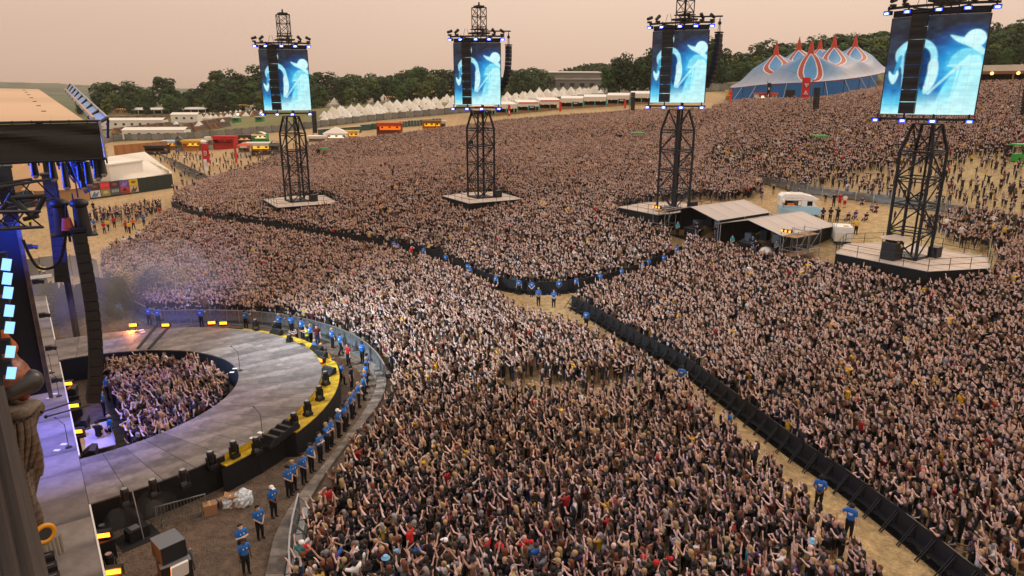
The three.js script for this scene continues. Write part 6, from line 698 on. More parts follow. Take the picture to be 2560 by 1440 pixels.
// ---------- bars along the far crowd edge ----------
{ const P = [[1210, 298], [1300, 290], [1400, 281], [1500, 274], [1610, 266]].map(([x, y]) => spot(x, y - 6)); const seg = polyline(P, 10.2); seg.forEach((q, i) => { const o = thing('bar_stall', `white roofed open bar with dark front, ${['at the end by the second tower', 'second along', 'third along', 'fourth along', 'fifth along', 'sixth along', 'seventh along', 'eighth along', 'last before the third tower'][Math.min(8, i)]}`, 'bar', V(q.x, q.y - 0.2, q.z), q.turn, 'bars along the far edge'); new MB().box(0, 4.3, -2.5, 10.0, 1.9, 6, 0, 0.18).build('roof', M_white, o); new MB().box(0, 1.8, -4.5, 10, 3.6, 0.2).build('back_wall', M('bar_back', 0x15171a, 0.8), o); boxMesh('counter', 0, 0.6, 0, 9.6, 1.2, 0.7, M_ply, o); for (const x of [-4.9, 0, 4.9]) boxMesh('post', x, 1.8, 0.2, 0.35, 3.6, 0.3, M('teal_post', 0x3fa79c, 0.6), o); if (i % 2 === 0) { const s = put(new THREE.PlaneGeometry(2.6, 1.1), 'sign', textPlane('BAR', 2.6, 1.1, '#f2f2ee', '#1a1c1e', 'bold 170px sans-serif'), o); s.position.set(1.6, 2.6, 0.45); } if (i === 0 || i === 2 || i === 3) { boxMesh('red_stripe', 0, 4.4, 0.58, 9, 0.5, 0.1, M('sign_red', 0xc8402c, 0.6), o); } for (let k = 0; k < 3; k++) put(cached('barlamp', () => new THREE.SphereGeometry(0.22, 6, 5)), 'bar_lamp', glow('warm_bar_light', 0xffc070, 3), o).position.set(-3 + k * 2.8, 2.9, -0.6); }); }
// toilets: green cubicles in rows
{ const cub = (p, turn, label, group) => { const o = thing('toilet_cubicle', label, 'toilet', p, turn, group); boxMesh('body', 0, 1.15, 0, 1.1, 2.3, 1.15, M('toilet_green', 0x2d4a40, 0.6), o); boxMesh('roof', 0, 2.36, 0, 1.16, 0.14, 1.2, M_white, o); boxMesh('door', 0, 1.1, 0.585, 0.8, 1.95, 0.03, M('toilet_door', 0x3c5f54, 0.6), o); };
  for (const [a, b, n, w] of [[[800, 343], [900, 335], 14, 'in the left row'], [[905, 330], [950, 326], 8, 'behind the orange stall'], [[1000, 322], [1100, 314], 14, 'in the right row']]) for (let i = 0; i < n; i++) { const p = spot(lerp(a[0], b[0], i / (n - 1)), lerp(a[1], b[1], i / (n - 1)) - 3); cub(p, 0.1, `green portable toilet with white roof ${w}, ${nth(i + 1)} from left`, 'toilets ' + w); } }
// ---------- food stalls ----------
function stall(px, py, w, h, col, roofCol, label, lit, shape = 'box', sign) {
  w *= 0.68; h *= 0.8;
  const p = spot(px, py), o = thing('food_stall', label, 'stall', V(p.x, p.y - 0.1, p.z), 0.05, 'food stalls'), d = Math.min(4, w * 0.6), body = M('stall_' + col.toString(16), col, 0.7), rf = M('stallroof_' + roofCol.toString(16), roofCol, 0.7);
  new MB().box(0, h * 0.22, 0, w, h * 0.44, d).box(0, h * 0.5, -d * 0.46, w, h, 0.1).box(-w / 2 + 0.15, h * 0.5, 0, 0.3, h, d).box(w / 2 - 0.15, h * 0.5, 0, 0.3, h, d).build('body', body, o); boxMesh('counter', 0, h * 0.46, d / 2 + 0.15, w, 0.1, 0.6, M_ply, o);
  if (shape === 'box') boxMesh('roof', 0, h + 0.15, 0.2, w + 0.4, 0.5, d + 0.8, rf, o); else { const b = new MB(), A = shape === 'peak' ? [V(0, h + w * 0.28, 0)] : null; if (A) for (let i = 0; i < 4; i++) { const c = [[-1, 1], [1, 1], [1, -1], [-1, -1]], q = (k) => V(c[k % 4][0] * (w / 2 + 0.3), h, c[k % 4][1] * (d / 2 + 0.5)); b.tri(A[0], q(i), q(i + 1)); } else for (let i = 0; i < 10; i++) { const a = i / 10 * Math.PI, c = (i + 1) / 10 * Math.PI, f = (t, z) => V(-Math.cos(t) * w / 2, h * 0.6 + Math.sin(t) * h * 0.6, z); b.quad(f(a, d / 2 + 0.3), f(c, d / 2 + 0.3), f(c, -d / 2), f(a, -d / 2)); } b.build('roof', rf, o); }
  boxMesh('fascia', 0, h * 0.9, d / 2 + 0.35, w * 0.96, h * 0.2, 0.12, rf, o); if (lit) { boxMesh('lit_interior_light', 0, h * 0.64, -d * 0.4, w * 0.85, h * 0.28, 0.06, glow('stall_light_' + lit.toString(16), lit, 1.3), o); for (let i = 0; i < 3; i++) boxMesh('hanging_goods', -w * 0.3 + i * w * 0.3, h * 0.7, 0, 0.7, 0.6, 0.5, M('goods_' + i, [0xd8541c, 0xe0a020, 0xb8301c][i], 0.7), o); }
  if (sign) { const s = put(new THREE.PlaneGeometry(w * 0.5, h * 0.17), 'sign', dashPlane(w * 0.5, h * 0.17, '#2a2622', '#efe9dc', [3, 4]), o); s.position.set(0, h * 0.9, d / 2 + 0.42); } return o;
}
stall(428, 376, 7, 4, 0x9a6a3c, 0xcfe0e8, 'stall with pale blue striped roof and crowd before it', 0xffa030); stall(452, 378, 3.4, 5.6, 0x7c7a80, 0x6a686e, 'tall grey domed inflatable stall', 0, 'dome'); stall(484, 377, 9, 4.2, 0xc07a2a, 0xe0b040, 'yellow lit stall with bright sun shaped sign', 0xffc030); stall(510, 376, 4, 3.8, 0xe8dcc8, 0xf0ece2, 'cream stall right of the yellow lit one', 0, 'peak'); stall(528, 373, 4, 5, 0xe2ded6, 0xe8e4da, 'plain white tall panel kiosk');
stall(566, 372, 11, 5.2, 0xb01c1c, 0xc42020, 'bright red bus shaped food stall', 0x601010); stall(615, 392, 6, 4.4, 0xe6dfd2, 0xd85a34, 'white stall with orange square canopy', 0, 'peak', true); stall(648, 388, 12, 4.6, 0x5a4030, 0xdcdcd4, 'brown stall with pale roof and golden lit counter', 0xffb828, 'box', true); stall(690, 390, 4.4, 5, 0x6a6a66, 0x77756f, 'grey curved roof catering trailer beside the far left tower', 0, 'dome'); stall(612, 362, 9, 4, 0x2a2826, 0x3a3632, 'dark barbecue stall behind the red bus', 0xd09060); stall(652, 358, 8, 4.4, 0x3a9a5a, 0xe8e2c4, 'green and cream striped stall at the back', 0xffe0a0, 'dome'); stall(395, 385, 10, 3.4, 0x3a2c20, 0x2e241c, 'dark timber stall against the hoarding', 0);
stall(796, 362, 9, 3.4, 0xf0ebe2, 0xf4efe6, 'plain white gazebo behind the left speaker hang', 0); stall(842, 356, 12, 4, 0xe8e0d0, 0xefe6d4, 'cream double peaked stall beside the toilets', 0xfff0d0, 'peak'); stall(880, 352, 7, 4, 0xf0e8da, 0xe8c060, 'white trailer with yellow lit hatch', 0xffb020); stall(975, 341, 13, 5.6, 0x7a2c14, 0xc8561c, 'big orange glowing timber grill stall', 0xff6a14); stall(1080, 328, 10, 4.6, 0xc88a1c, 0x8a6a2a, 'yellow food truck with dark roof', 0xffa818); stall(1102, 326, 6, 4, 0xdcd8d0, 0xe6e2da, 'white van beside the yellow food truck', 0);
stall(1830, 250, 7, 4.5, 0xd8a860, 0xe8c080, 'orange lit stall left of the big top', 0xffa040); stall(1912, 256, 9, 3.4, 0xe0d4bc, 0xd05034, 'cream kiosk with red roof before the big top wall', 0xfff0c8);
{ const p = spot(2492, 212), o = thing('bar_hall', 'long cream bar building with lamps at the far hilltop', 'bar', V(p.x, p.y - 0.6, p.z), -0.5); new MB().box(0, 4.6, 0, 26, 2.2, 9).build('roof', M_bell[1], o); new MB().box(0, 2.2, -4, 26, 4.4, 0.3).box(14.5, 2.4, 0, 6, 5.8, 9).build('walls', M_bell[1], o); boxMesh('dark_front', 0, 1.9, -3, 24, 3.2, 0.2, M_darkcloth, o); for (let i = 0; i < 4; i++) { boxMesh('post', -12 + i * 7.5, 1.8, 4.2, 0.4, 3.6, 0.4, M_ply, o); put(new THREE.SphereGeometry(0.45, 8, 6), 'bar_lamp', glow('warm_bar_light', 0xffc070, 3), o).position.set(-8 + i * 6, 3.5, 4.6); } boxMesh('sign_band', 0, 3.7, 4.55, 24, 0.8, 0.1, M('sign_band', 0x8a5a44, 0.7), o); boxMesh('gable_sheet', 22, 4, -2, 14, 6, 0.3, M_grey, o, -0.3); }
// hill fence behind the bars to the right
{ const pts = [[1640, 240], [1720, 233], [1800, 229], [1850, 226]].map(([x, y]) => spot(x, y)); const o = thing('hill_fence', 'grey panel fence climbing behind the big top', 'fence', pts[0].clone()); polyline(pts, 3.4).forEach((q, i) => { const d = V(q.x, q.y, q.z).sub(o.position); boxMesh('fence_sheet', d.x, d.y + 1.4, d.z, 3.32, 3.4, 0.08, M('fence_sheet_' + i % 3), o, q.turn); }); }
// ---------- speaker hangs and green bars in the crowd ----------
for (const [x, y0, y1, w, l] of [[790, 345, 282, 9, 'left of the toilets'], [1580, 285, 235, 8, 'before the bars'], [2035, 285, 222, 10, 'before the big top'], [2552, 300, 225, 9, 'at the photo edge on the hill']]) { const p = spot(x, y0 + 6), m = metresAt(p), h = (y0 - y1 + 8) * m, o = thing('delay_hang', `tall dark speaker hang on a lift mast ${l}`, 'speakers', p, 0.2, 'delay speaker hangs'); for (let i = 0; i < 9; i++) boxMesh('cabinet', 0, h - 0.5 - i * h / 12, 0.04 * i, w * m * 1.15, h / 12.5, 0.9, M_cabinet, o); barMesh('mast', V(-0.9, 0, -0.7), V(-0.9, h + 1.6, -0.7), 0.13, M_greysteel, o, 5); barMesh('arm', V(-0.9, h + 1.5, -0.7), V(0.5, h + 1.9, 0), 0.1, M_greysteel, o, 5); new MB().box(0, 0.4, 0, 1.8, 0.8, 1.8).build('base', M_blackpaint, o); }
for (const [x, y, h, l] of [[1548, 362, 24, 'centre of the slope'], [1178, 378, 26, 'behind the second tower'], [2007, 372, 26, 'right of the slope'], [797, 398, 24, 'below the toilets'], [2518, 400, 34, 'far right beside the green bar']]) { const p = spot(x, y), m = metresAt(p), o = thing('delay_speaker', `black slim speaker tower standing in the crowd, ${l}`, 'speaker', p, 0.3, 'slim delay speakers'); boxMesh('cabinet', 0, h * m / 2, 0, 0.95, h * m, 0.9, M_cabinet, o); boxMesh('grille', 0, h * m / 2, 0.46, 0.8, h * m * 0.9, 0.02, M_grille, o); boxMesh('plinth', 0, 0.2, 0, 1.4, 0.4, 1.3, M_blackpaint, o); }
for (const [x, y, w, l] of [[1594, 362, 30, 'centre of the slope'], [2045, 374, 34, 'right of the slope'], [2546, 402, 38, 'at the photo edge'], [812, 394, 14, 'below the toilets']]) { const p = spot(x, y), m = metresAt(p), o = thing('drinks_stand', `bright green drinks stand in the crowd, ${l}`, 'stand', p, -0.1, 'green drinks stands'); boxMesh('canopy', 0, 2.5, 0, w * m, 0.25, 2.2, M('bright_green', 0x1fa03c, 0.6), o); boxMesh('counter', 0, 0.55, 0, w * m, 1.1, 1.4, M('bright_green'), o); for (const s of [-1, 1]) boxMesh('post', s * w * m * 0.46, 1.3, 0, 0.12, 2.5, 0.12, M_alu, o); }
// ---------- the yard on the left ----------
{ // green fence with band posters
  const A = spot(40, 524), B = spot(437, 470), o = thing('poster_fence', 'dark green fence hung with rows of music posters', 'fence', A.clone()), pts = [A, spot(262, 495), B], pal = [['#4a2d33', '#8a4a4a'], ['#c9c9c2', '#7a8a86'], ['#b93a34', '#2a2022'], ['#6b4ea0', '#8d74c2'], ['#8d8a52', '#c0b878'], ['#d03038', '#e0545a'], ['#23242a', '#d8d8d4'], ['#bfae98', '#5a4a3c'], ['#d6b21a', '#8a6a10'], ['#50575c', '#a5adb0'], ['#8a3d44', '#e8d8c8'], ['#d8dade', '#5a86a8']];
  const pm = pal.map(([a, b], i) => { const c = document.createElement('canvas'); c.width = 128; c.height = 160; const x = c.getContext('2d'); x.fillStyle = a; x.fillRect(0, 0, 128, 160); x.fillStyle = b; if (i % 4 === 0) { x.beginPath(); x.arc(64, 70, 36, 0, 7); x.fill(); } else if (i % 4 === 1) { for (let k = 0; k < 5; k++) x.fillRect(14 + k * 21, 30, 12, 70); } else if (i % 4 === 2) { x.fillRect(10, 120, 108, 20); x.beginPath(); x.moveTo(64, 20); x.lineTo(104, 96); x.lineTo(24, 96); x.fill(); } else { x.beginPath(); x.moveTo(10, 150); x.lineTo(60, 10); x.lineTo(70, 80); x.lineTo(118, 20); x.lineTo(84, 150); x.fill(); } const t = new THREE.CanvasTexture(c); t.colorSpace = THREE.SRGBColorSpace; return new THREE.MeshStandardMaterial({ map: t, roughness: 0.7, name: 'poster_' + i }); });
  const seg = polyline(pts, 2.0); seg.forEach((q, i) => { const d = V(q.x, q.y, q.z).sub(o.position), nx = Math.sin(q.turn), nz = Math.cos(q.turn); boxMesh('fence_sheet', d.x, d.y + 1.55, d.z, 1.98, 3.1, 0.06, M('fence_green', 0x27332c, 0.8), o, q.turn); if (i > seg.length * 0.12 && i < seg.length * 0.74) for (let r = 0; r < 2; r++) { const m = put(cached('poster', () => new THREE.BoxGeometry(1.9, 1.32, 0.02)), 'poster', pm[(i * 5 + (i % 3 ? r : r * 3) + (i > 12 ? 3 : 0)) % 12], o); m.position.set(d.x + nx * 0.05, d.y + 1.0 + r * 1.36, d.z + nz * 0.05); m.rotation.y = q.turn; } });
}
{ const P = (x, y, h) => { const q = onPlane(x, y, h); return q; }, o = thing('large_marquee', 'large cream roofed marquee behind the poster fence', 'marquee', spot(340, 440)), h = 5.2, cm = M_bell[1]; const L = (x, y, hh) => onPlane(x, y, hh).sub(o.position); const A = L(225, 398, 6.4), B = L(362, 379, 6.4), C = L(431, 431, 3.0), D = L(325, 450, 2.7), E = L(150, 448, 3.0); new MB().quad(A, D, C, B).tri(A, E, D).build('roof', cm, o); new MB().quad(D, D.clone().setY(-1), C.clone().setY(-1), C).quad(E, E.clone().setY(-1), D.clone().setY(-1), D).build('walls', cm, o); const g = thing('side_gallery', 'long pale board walkway along the marquee edge', 'walkway', spot(400, 425)); const G = (x, y, hh) => onPlane(x, y, hh).sub(g.position); for (let i = 0; i < 6; i++) { const f = i / 6, e = (i + 0.94) / 6, a = G(lerp(328, 424, f), lerp(381, 427, f), lerp(6.2, 3.6, f)), b = G(lerp(328, 424, e), lerp(381, 427, e), lerp(6.2, 3.6, e)); new MB().quad(a, b, b.clone().add(V(0, -1.3, 0)), a.clone().add(V(0, -1.3, 0))).build('panel', M('pale_board', 0xc8b698, 0.8), g); } }
for (const [x, y, l] of [[232, 470, 'left, half hidden by the blue lamps'], [277, 470, 'middle'], [318, 462, 'right, against the marquee roof']]) { const p = spot(x, y + 22), o = thing('site_cabin', `white raised site cabin with dark window, ${l}`, 'cabin', V(p.x - 1.5, p.y, p.z - 3.5), -0.2, 'white site cabins'); new MB().box(0, 4.6, 0, 4.6, 3.2, 5).build('walls', M_white, o); boxMesh('window', 0, 4.8, 2.52, 2.0, 1.4, 0.05, M('cabin_window', 0x23272b, 0.2), o); new MB().box(0, 6.35, 0, 5, 0.3, 5.4).build('roof', M_bell[2], o); new MB().box(0, 1.5, 0, 4.4, 3, 4.8).build('base_unit', M('cabin_base', 0xb9b2a8, 0.8), o); }
for (const [x, y, s, l] of [[62, 420, 1, 'left'], [108, 425, 1.1, 'middle'], [150, 452, 1, 'right, before the green fence']]) { const p = spot(x, y + 55), o = thing('tan_pavilion', `tan cone roofed pavilion seen under the stage roof, ${l}`, 'tent', p, 0, 'tan pavilions'); const c = new MB(); c.geo(new THREE.ConeGeometry(6 * s, 5, 8), new THREE.Matrix4().makeTranslation(0, 5.5, 0)); c.build('roof', M('tan_canvas', 0xc19a6c, 0.85), o); new MB().geo(new THREE.CylinderGeometry(5.6 * s, 5.6 * s, 3, 8), new THREE.Matrix4().makeTranslation(0, 1.5, 0)).build('wall', M('tan_wall', 0xa07c54, 0.85), o); }
{ // grey screens behind the stage wing
  const pts = [[82, 700], [150, 690], [215, 690], [255, 705]].map(([x, y]) => spot(x, y)), o = thing('screening_fence', 'grey sheeted screening fence at the far wing of the stage', 'fence', pts[0].clone()); polyline(pts, 1.9).forEach((q, i) => { const d = V(q.x, q.y, q.z).sub(o.position); boxMesh('fence_sheet', d.x, d.y + 1.2, d.z, 1.86, 2.4, 0.06, M('screen_sheet_' + i % 2, i % 2 ? 0x86817a : 0x7c7872, 0.8), o, q.turn); boxMesh('post', d.x - 0.93 * Math.cos(q.turn), d.y + 1.25, d.z + 0.93 * Math.sin(q.turn), 0.06, 2.5, 0.1, M_steel, o, q.turn); }); }
{ // side viewing ramp: low grey rails in rows
  const r = 5; for (let i = 0; i < r; i++) { const a = spot(400 + i * 14, 392 + i * 11), b = spot(500 + i * 16, 440 + i * 8), o = thing('queue_rail', `grey queue rail in the left entrance lanes, ${['first', 'second', 'third', 'fourth', 'fifth'][i]} from the marquee`, 'rail', a, 0, 'entrance queue rails'); polyline([a, b], 2.2).forEach((q) => { const d = V(q.x, q.y, q.z).sub(a); boxMesh('panel', d.x, d.y + 0.75, d.z, 2.15, 0.7, 0.03, M_greysteel, o, q.turn); boxMesh('post', d.x, d.y + 0.55, d.z, 0.05, 1.1, 0.05, M_alu, o, q.turn); }); } }
// ---------- smoke over the far pit: thin layered puffs ----------
{ const r = mulberry(19), sm = new THREE.MeshPhysicalMaterial({ color: 0xffffff, roughness: 1, transmission: 0.55, thickness: 0, ior: 1.01, transparent: true, opacity: 0.016, name: 'thin_smoke', depthWrite: false }), puff = (cx, cy, t, n, sx, sy, label) => { const o = thing('smoke', label, 'smoke', along(cx, cy, t)); o.userData.kind = 'stuff'; for (let i = 0; i < n; i++) { const k = r(), g = cached('puff' + (i % 4), () => { const q = new THREE.IcosahedronGeometry(1, 4), P = q.attributes.position; for (let j = 0; j < P.count; j++) { const v = V(P.getX(j), P.getY(j), P.getZ(j)), f = 0.6 + 0.8 * fbm(v.x * 1.4 + i * 7 + 5, v.y * 1.4 + v.z * 1.1 + 9, 3); P.setXYZ(j, v.x * f, v.y * f, v.z * f); } q.computeVertexNormals(); return q; }); const m = put(g, 'puff', sm, o); m.castShadow = false; const a = r() * 6.28; m.position.set(Math.cos(a) * sx * Math.sqrt(k), (r() - 0.4) * sy, Math.sin(a) * sx * Math.sqrt(k)); const s = (0.25 + 0.35 * r()) * sx; m.scale.set(s, s * 0.7, s); m.rotation.set(r() * 6, r() * 6, r() * 6); } };
  puff(325, 750, 66, 30, 9, 3, 'thin grey smoke drifting over the far pit and crowd'); puff(190, 760, 62, 16, 4.5, 3, 'grey smoke rising behind the line array'); puff(335, 1290, 33.5, 18, 1.3, 1.2, 'bluish smoke from the machine in the near pit'); }
// ---------- who stands where ----------
const stageMid = SO(48, 2), faceStage = (p, j = 0) => Math.atan2(stageMid.x - p.x, stageMid.z - p.z) + j;
const toCam = (p, j = 0) => Math.atan2(-p.x, -p.z) + j;
const blocked = [];                                                   // round spots where somebody already stands
const put1 = (a) => { blocked.push([a.p.x, a.p.z, 0.34]); return person(a); };
const pr = mulberry(404), pickR = (a) => a[Math.floor(pr() * a.length)];
const chest = (o, S) => { const g = cached('chestmark', () => { const b = new MB(); b.box(-0.075, 1.34, 0.142, 0.055, 0.045, 0.012).box(0.075, 1.34, 0.142, 0.055, 0.045, 0.012).box(0, 1.33, -0.142, 0.2, 0.05, 0.012).box(0, 1.265, -0.142, 0.12, 0.03, 0.012); return b.geometry(); }); put(g, 'shirt_print', M_white, o); };
const guard = (px, py, pose, label, turn, more = {}) => { const p = more.h !== undefined ? onPlane(px, py, more.h) : spot(px, py); return put1({ p, turn: turn ?? faceStage(p) + Math.PI, pose, shirt: 'blue', legs: 'black', hair: 'short', hairColour: pickR(['brown', 'charcoal', 'black', 'blonde']), skin: Math.floor(pr() * 5), size: 0.97 + 0.08 * pr(), label: `security guard in blue shirt ${label}`, group: 'security guards in blue', extra: chest, ...more }); };
// the line along the grey walkway, from the near end
const LINE = [[617, 1434, 7, 'nearest of the walkway line'], [610, 1398, 8, 'with folded arms, second of the walkway line'], [652, 1346, 12, 'third along the walkway line'], [686, 1292, 12, 'with pale cap, fourth along the walkway line', { hair: 'cap', hairColour: 'white' }], [724, 1240, 12, 'with black cap and lime badge, fifth along the walkway line', { hair: 'cap', hairColour: 'black' }], [736, 1227, 12, 'with fair hair behind the black capped one', { hairColour: 'blonde' }], [761, 1208, 12, 'sixth along the walkway line'], [780, 1180, 12, 'with dark cap, seventh along the walkway line', { hair: 'cap', hairColour: 'charcoal' }], [802, 1154, 8, 'eighth along the walkway line'], [819, 1128, 4, 'clapping beside the walkway'], [830, 1114, 7, 'just behind the clapping one'], [848, 1092, 12, 'with white cap on the walkway bend', { hair: 'cap', hairColour: 'white' }], [862, 1077, 8, 'right of the white capped one'], [868, 1066, 7, 'half hidden on the walkway bend'], [880, 1046, 8, 'with folded arms above the bend'], [885, 1036, 7, 'with dark hair above the bend', { hairColour: 'black' }], [898, 1018, 12, 'on the upper walkway'], [910, 1000, 13, 'below the group of four on the upper walkway'], [914, 984, 7, 'lowest of the group of four'], [917, 968, 8, 'second of the group of four'], [918, 952, 7, 'third of the group of four'], [920, 938, 12, 'fourth of the group of four'], [907, 908, 13, 'standing before the curved barrier', { turn: -0.6 }]];
LINE.forEach(([x, y, pose, l, m]) => guard(x, y, pose, l, undefined, { h: 0, ...(m || {}) }));
[[856, 964, 15, 'walking across the outer pit'], [853, 886, 15, 'striding before the curved barrier'], [832, 870, 7, 'left of the striding one'], [778, 860, 7, 'below the far ledge, third'], [757, 846, 7, 'below the far ledge, second'], [730, 836, 7, 'below the far ledge, first'], [700, 834, 14, 'crouched by the far ledge lamps'], [616, 822, 14, 'behind the far ledge speakers'], [505, 818, 14, 'between the orange lamps'], [398, 816, 9, 'beside the cable ramps'], [375, 812, 8, 'left of the cable ramps'], [237, 752, 7, 'upper one at the far wing'], [256, 774, 17, 'shading eyes at the far wing'], [276, 792, 14, 'third at the far wing'], [300, 800, 7, 'in the smoke at the far wing'], [790, 905, 7, 'behind the outer ledge lamps'], [806, 914, 8, 'at the outer ledge with black hair'], [818, 925, 7, 'close to the outermost wedge']].forEach(([x, y, p, l]) => guard(x, y, p, l, undefined, { h: 0 }));
put1({ p: onPlane(872, 914, 0), turn: -0.6, pose: 7, shirt: 'red', legs: 'black', label: 'person in red shirt standing in the outer pit' }); put1({ p: onPlane(880, 973, 0), turn: faceStage(onPlane(880, 973, 0)) + 2.6, pose: 7, shirt: 'black', legs: 'black', hair: 'beanie', hairColour: 'black', label: 'person in black hooded top in the outer pit' }); put1({ p: onPlane(836, 945, 0), turn: 2, pose: 8, shirt: 'navy', legs: 'black', label: 'person in dark navy top beside the ledge skirt' }); put1({ p: onPlane(795, 864, 0), turn: 0.3, pose: 7, shirt: 'maroon', legs: 'navy', label: 'person in maroon shirt in the outer pit' }); put1({ p: onPlane(770, 868, 0), turn: -1, pose: 18, shirt: 'lime yellow', vest: true, legs: 'black', label: 'photographer in lime vest leaning on the ledge' }); put1({ p: onPlane(745, 872, 0), turn: -1.3, pose: 18, shirt: 'black', vest: true, legs: 'black', label: 'photographer in black vest pointing a camera at the ring' });
// inside the lip
[[262, 1040, 'seen from behind inside the lip, upper one'], [282, 1108, 'inside the lip beside the riser'], [272, 1000, 'inside the lip below the line array']].forEach(([x, y, l]) => guard(x, y, 13, l, PHI + Math.PI / 2, { h: 0 }));
{ const p = onPlane(248, 1094, 0.82), o = put1({ p, turn: PHI + 2.6, pose: 16, shirt: 'black', legs: 'black', hair: 'cap', hairColour: 'black', label: 'camera operator in black kneeling on the low riser' }); const c = thing('video_camera', 'black video camera held by the kneeling operator', 'camera', V(p.x + 0.1, p.y + 0.95, p.z - 0.35), PHI); new MB().box(0, 0, 0, 0.5, 0.2, 0.18).build('body', M_blackpaint, c); new MB().bar(V(0.2, 0, 0), V(0.5, 0.02, 0), 0.07, 0.09, 10).build('lens', M_blackpaint, c); }
put1({ p: onPlane(240, 965, 0), turn: PHI + 1.2, pose: 18, shirt: 'black', legs: 'black', label: 'photographer in black behind the line array' });
// gap guards and those along the barriers
[[1346, 764, 12, 'left of two facing us in the sandy gap', 0], [1384, 769, 12, 'right of two facing us in the sandy gap', 0], [1329, 744, 13, 'with back turned at the bend, left', Math.PI], [1397, 742, 13, 'with back turned at the bend, right', Math.PI], [1297, 738, 7, 'with fair hair left of the gap', 3], [1240, 728, 7, 'left of the fair haired one'], [1170, 698, 7, 'upper one where the line bends'], [1176, 706, 9, 'lower one where the line bends'], [1115, 672, 8, 'mid line left of the bend'], [1060, 654, 7, 'half way along the left run'], [985, 638, 7, 'left of a pair on the left run'], [995, 640, 8, 'right of a pair on the left run'], [1440, 735, 7, 'right of the gap'], [1500, 722, 9, 'below the right run, first'], [1553, 708, 7, 'below the right run, second'], [1605, 694, 7, 'below the right run, third'], [1620, 688, 8, 'below the right run, fourth'], [1658, 674, 12, 'below the right run, fifth'], [1690, 656, 7, 'at the end by the mixing tents'], [2043, 1276, 13, 'alone on the straw path, seen from behind', 2.6], [1702, 975, 13, 'on the straw path, upper', 2.6], [1820, 1095, 7, 'on the straw path, middle'], [2118, 1352, 9, 'on the straw path, lowest', 2.4], [1465, 822, 7, 'at the head of the diagonal barrier', 2.6], [2427, 582, 13, 'with ginger hair behind the nearest platform', Math.PI], [2150, 700, 14, 'below the nearest platform']].forEach(([x, y, p, l, t]) => guard(x, y, p, l, t));
// crew and people on the open sand at the left
[[262, 585, 'red', 13, 'crew member in red shirt before the side barrier, left'], [272, 578, 'yellow', 15, 'crew member in yellow shirt walking behind the red one'], [287, 570, 'red', 7, 'crew member in red shirt at the side barrier, middle'], [317, 583, 'red', 7, 'crew member in red shirt beside the pale yellow one'], [325, 584, 'yellow', 15, 'crew member in pale yellow shirt walking'], [335, 574, 'orange', 19, 'crew member in orange shirt, hands on hips'], [385, 592, 'orange', 7, 'crew member in orange shirt at the crowd edge'], [401, 545, 'red', 13, 'crew member in red shirt near the barrier end'], [361, 566, 'blue', 7, 'crew member in blue shirt by the side barrier'], [238, 577, 'blue', 13, 'crew member in blue shirt at the left of the side barrier'], [296, 630, 'black', 19, 'person in black, arms akimbo on the open sand'], [313, 626, 'white', 8, 'person in white top with folded arms on the open sand'], [329, 624, 'navy', 9, 'person in navy shirt on the open sand'], [347, 614, 'black', 8, 'person in black shirt next to the white one'], [352, 608, 'white', 12, 'person in white shirt at the sand edge'], [275, 668, 'black', 7, 'person in black shorts alone on the sand'], [78, 572, 'lime yellow', 13, 'crew member in lime vest under the stage truss'], [105, 700, 'lime yellow', 13, 'crew member in lime vest at the far deck end'], [114, 702, 'white', 7, 'crew member in white shirt at the far deck end'], [235, 530, 'black', 7, 'person in black walking before the poster fence'], [140, 770, 'red', 14, 'person in red and white stripes beside the far deck']].forEach(([x, y, c, pose, l], i) => { const p = spot(x, y); put1({ p, turn: i < 10 ? Math.PI + 0.4 * pr() : 0.3 * pr(), pose, shirt: c, legs: i > 9 ? 'black' : 'charcoal', shorts: i === 10 || i === 15 || i === 11, label: l, hairColour: pickR(['black', 'brown', 'charcoal']), skin: Math.floor(pr() * 5) }); });
// people on the sand behind the mixing position
[[2074, 555, 'charcoal', 13, 'person in charcoal top standing behind the mixing tents'], [2092, 556, 'black', 17, 'person in black shading eyes behind the mixing tents'], [2055, 556, 'navy', 13, 'person in navy beside the van nose'], [2110, 521, 'white', 7, 'person in red skirt on the open sand', 'red'], [2098, 516, 'red', 9, 'person in red dress on the open sand', 'red'], [2083, 518, 'black', 7, 'person in black with pale hat on the open sand'], [2120, 552, 'brown', 16, 'person sitting on the sand, left of a pair'], [2138, 548, 'purple', 16, 'person sitting on the sand, right of a pair'], [2155, 512, 'denim', 16, 'person in denim sitting by the grey fence'], [2178, 530, 'grey', 16, 'person sitting farther right on the sand'], [2190, 532, 'maroon', 16, 'person in maroon sitting farther right on the sand'], [2165, 552, 'black', 16, 'person in black lying back on the sand'], [2225, 608, 'lime yellow', 13, 'crew member in lime vest at the nearest tower foot'], [2240, 646, 'lime yellow', 9, 'crew member in lime vest on the nearest platform'], [2138, 590, 'yellow', 13, 'crew member in yellow by the white trailer']].forEach(([x, y, c, pose, l, lg], i) => { const p = i === 13 ? along(x, y, 64.5) : spot(x, y); if (i === 13) p.y = along(2268, 640, 66).y; put1({ p, turn: i < 3 ? Math.PI - 0.2 : faceStage(p, pr()), pose, shirt: c, legs: lg || 'black', shorts: !!lg, hair: pickR(['short', 'long', 'short']), hairColour: pickR(['brown', 'black', 'ginger']), label: l }); });
// mixing tent crew
for (let i = 0; i < 8; i++) { const f = i < 4 ? F1 : F2, p = inFOH(f, 0.2 + (i % 2) * 1.6, 0, -2.4 + (i % 4) * 1.5); put1({ p, turn: faceStage(p), pose: pickR([7, 8, 9, 12]), shirt: pickR(['grey', 'charcoal', 'teal', 'black', 'sky blue']), legs: pickR(['denim', 'black']), label: `crew member at the ${i < 4 ? 'left' : 'right'} mixing tent front, ${['first', 'second', 'third', 'fourth'][i % 4]} from its left pole` }); }
const namedCount = blocked.length;

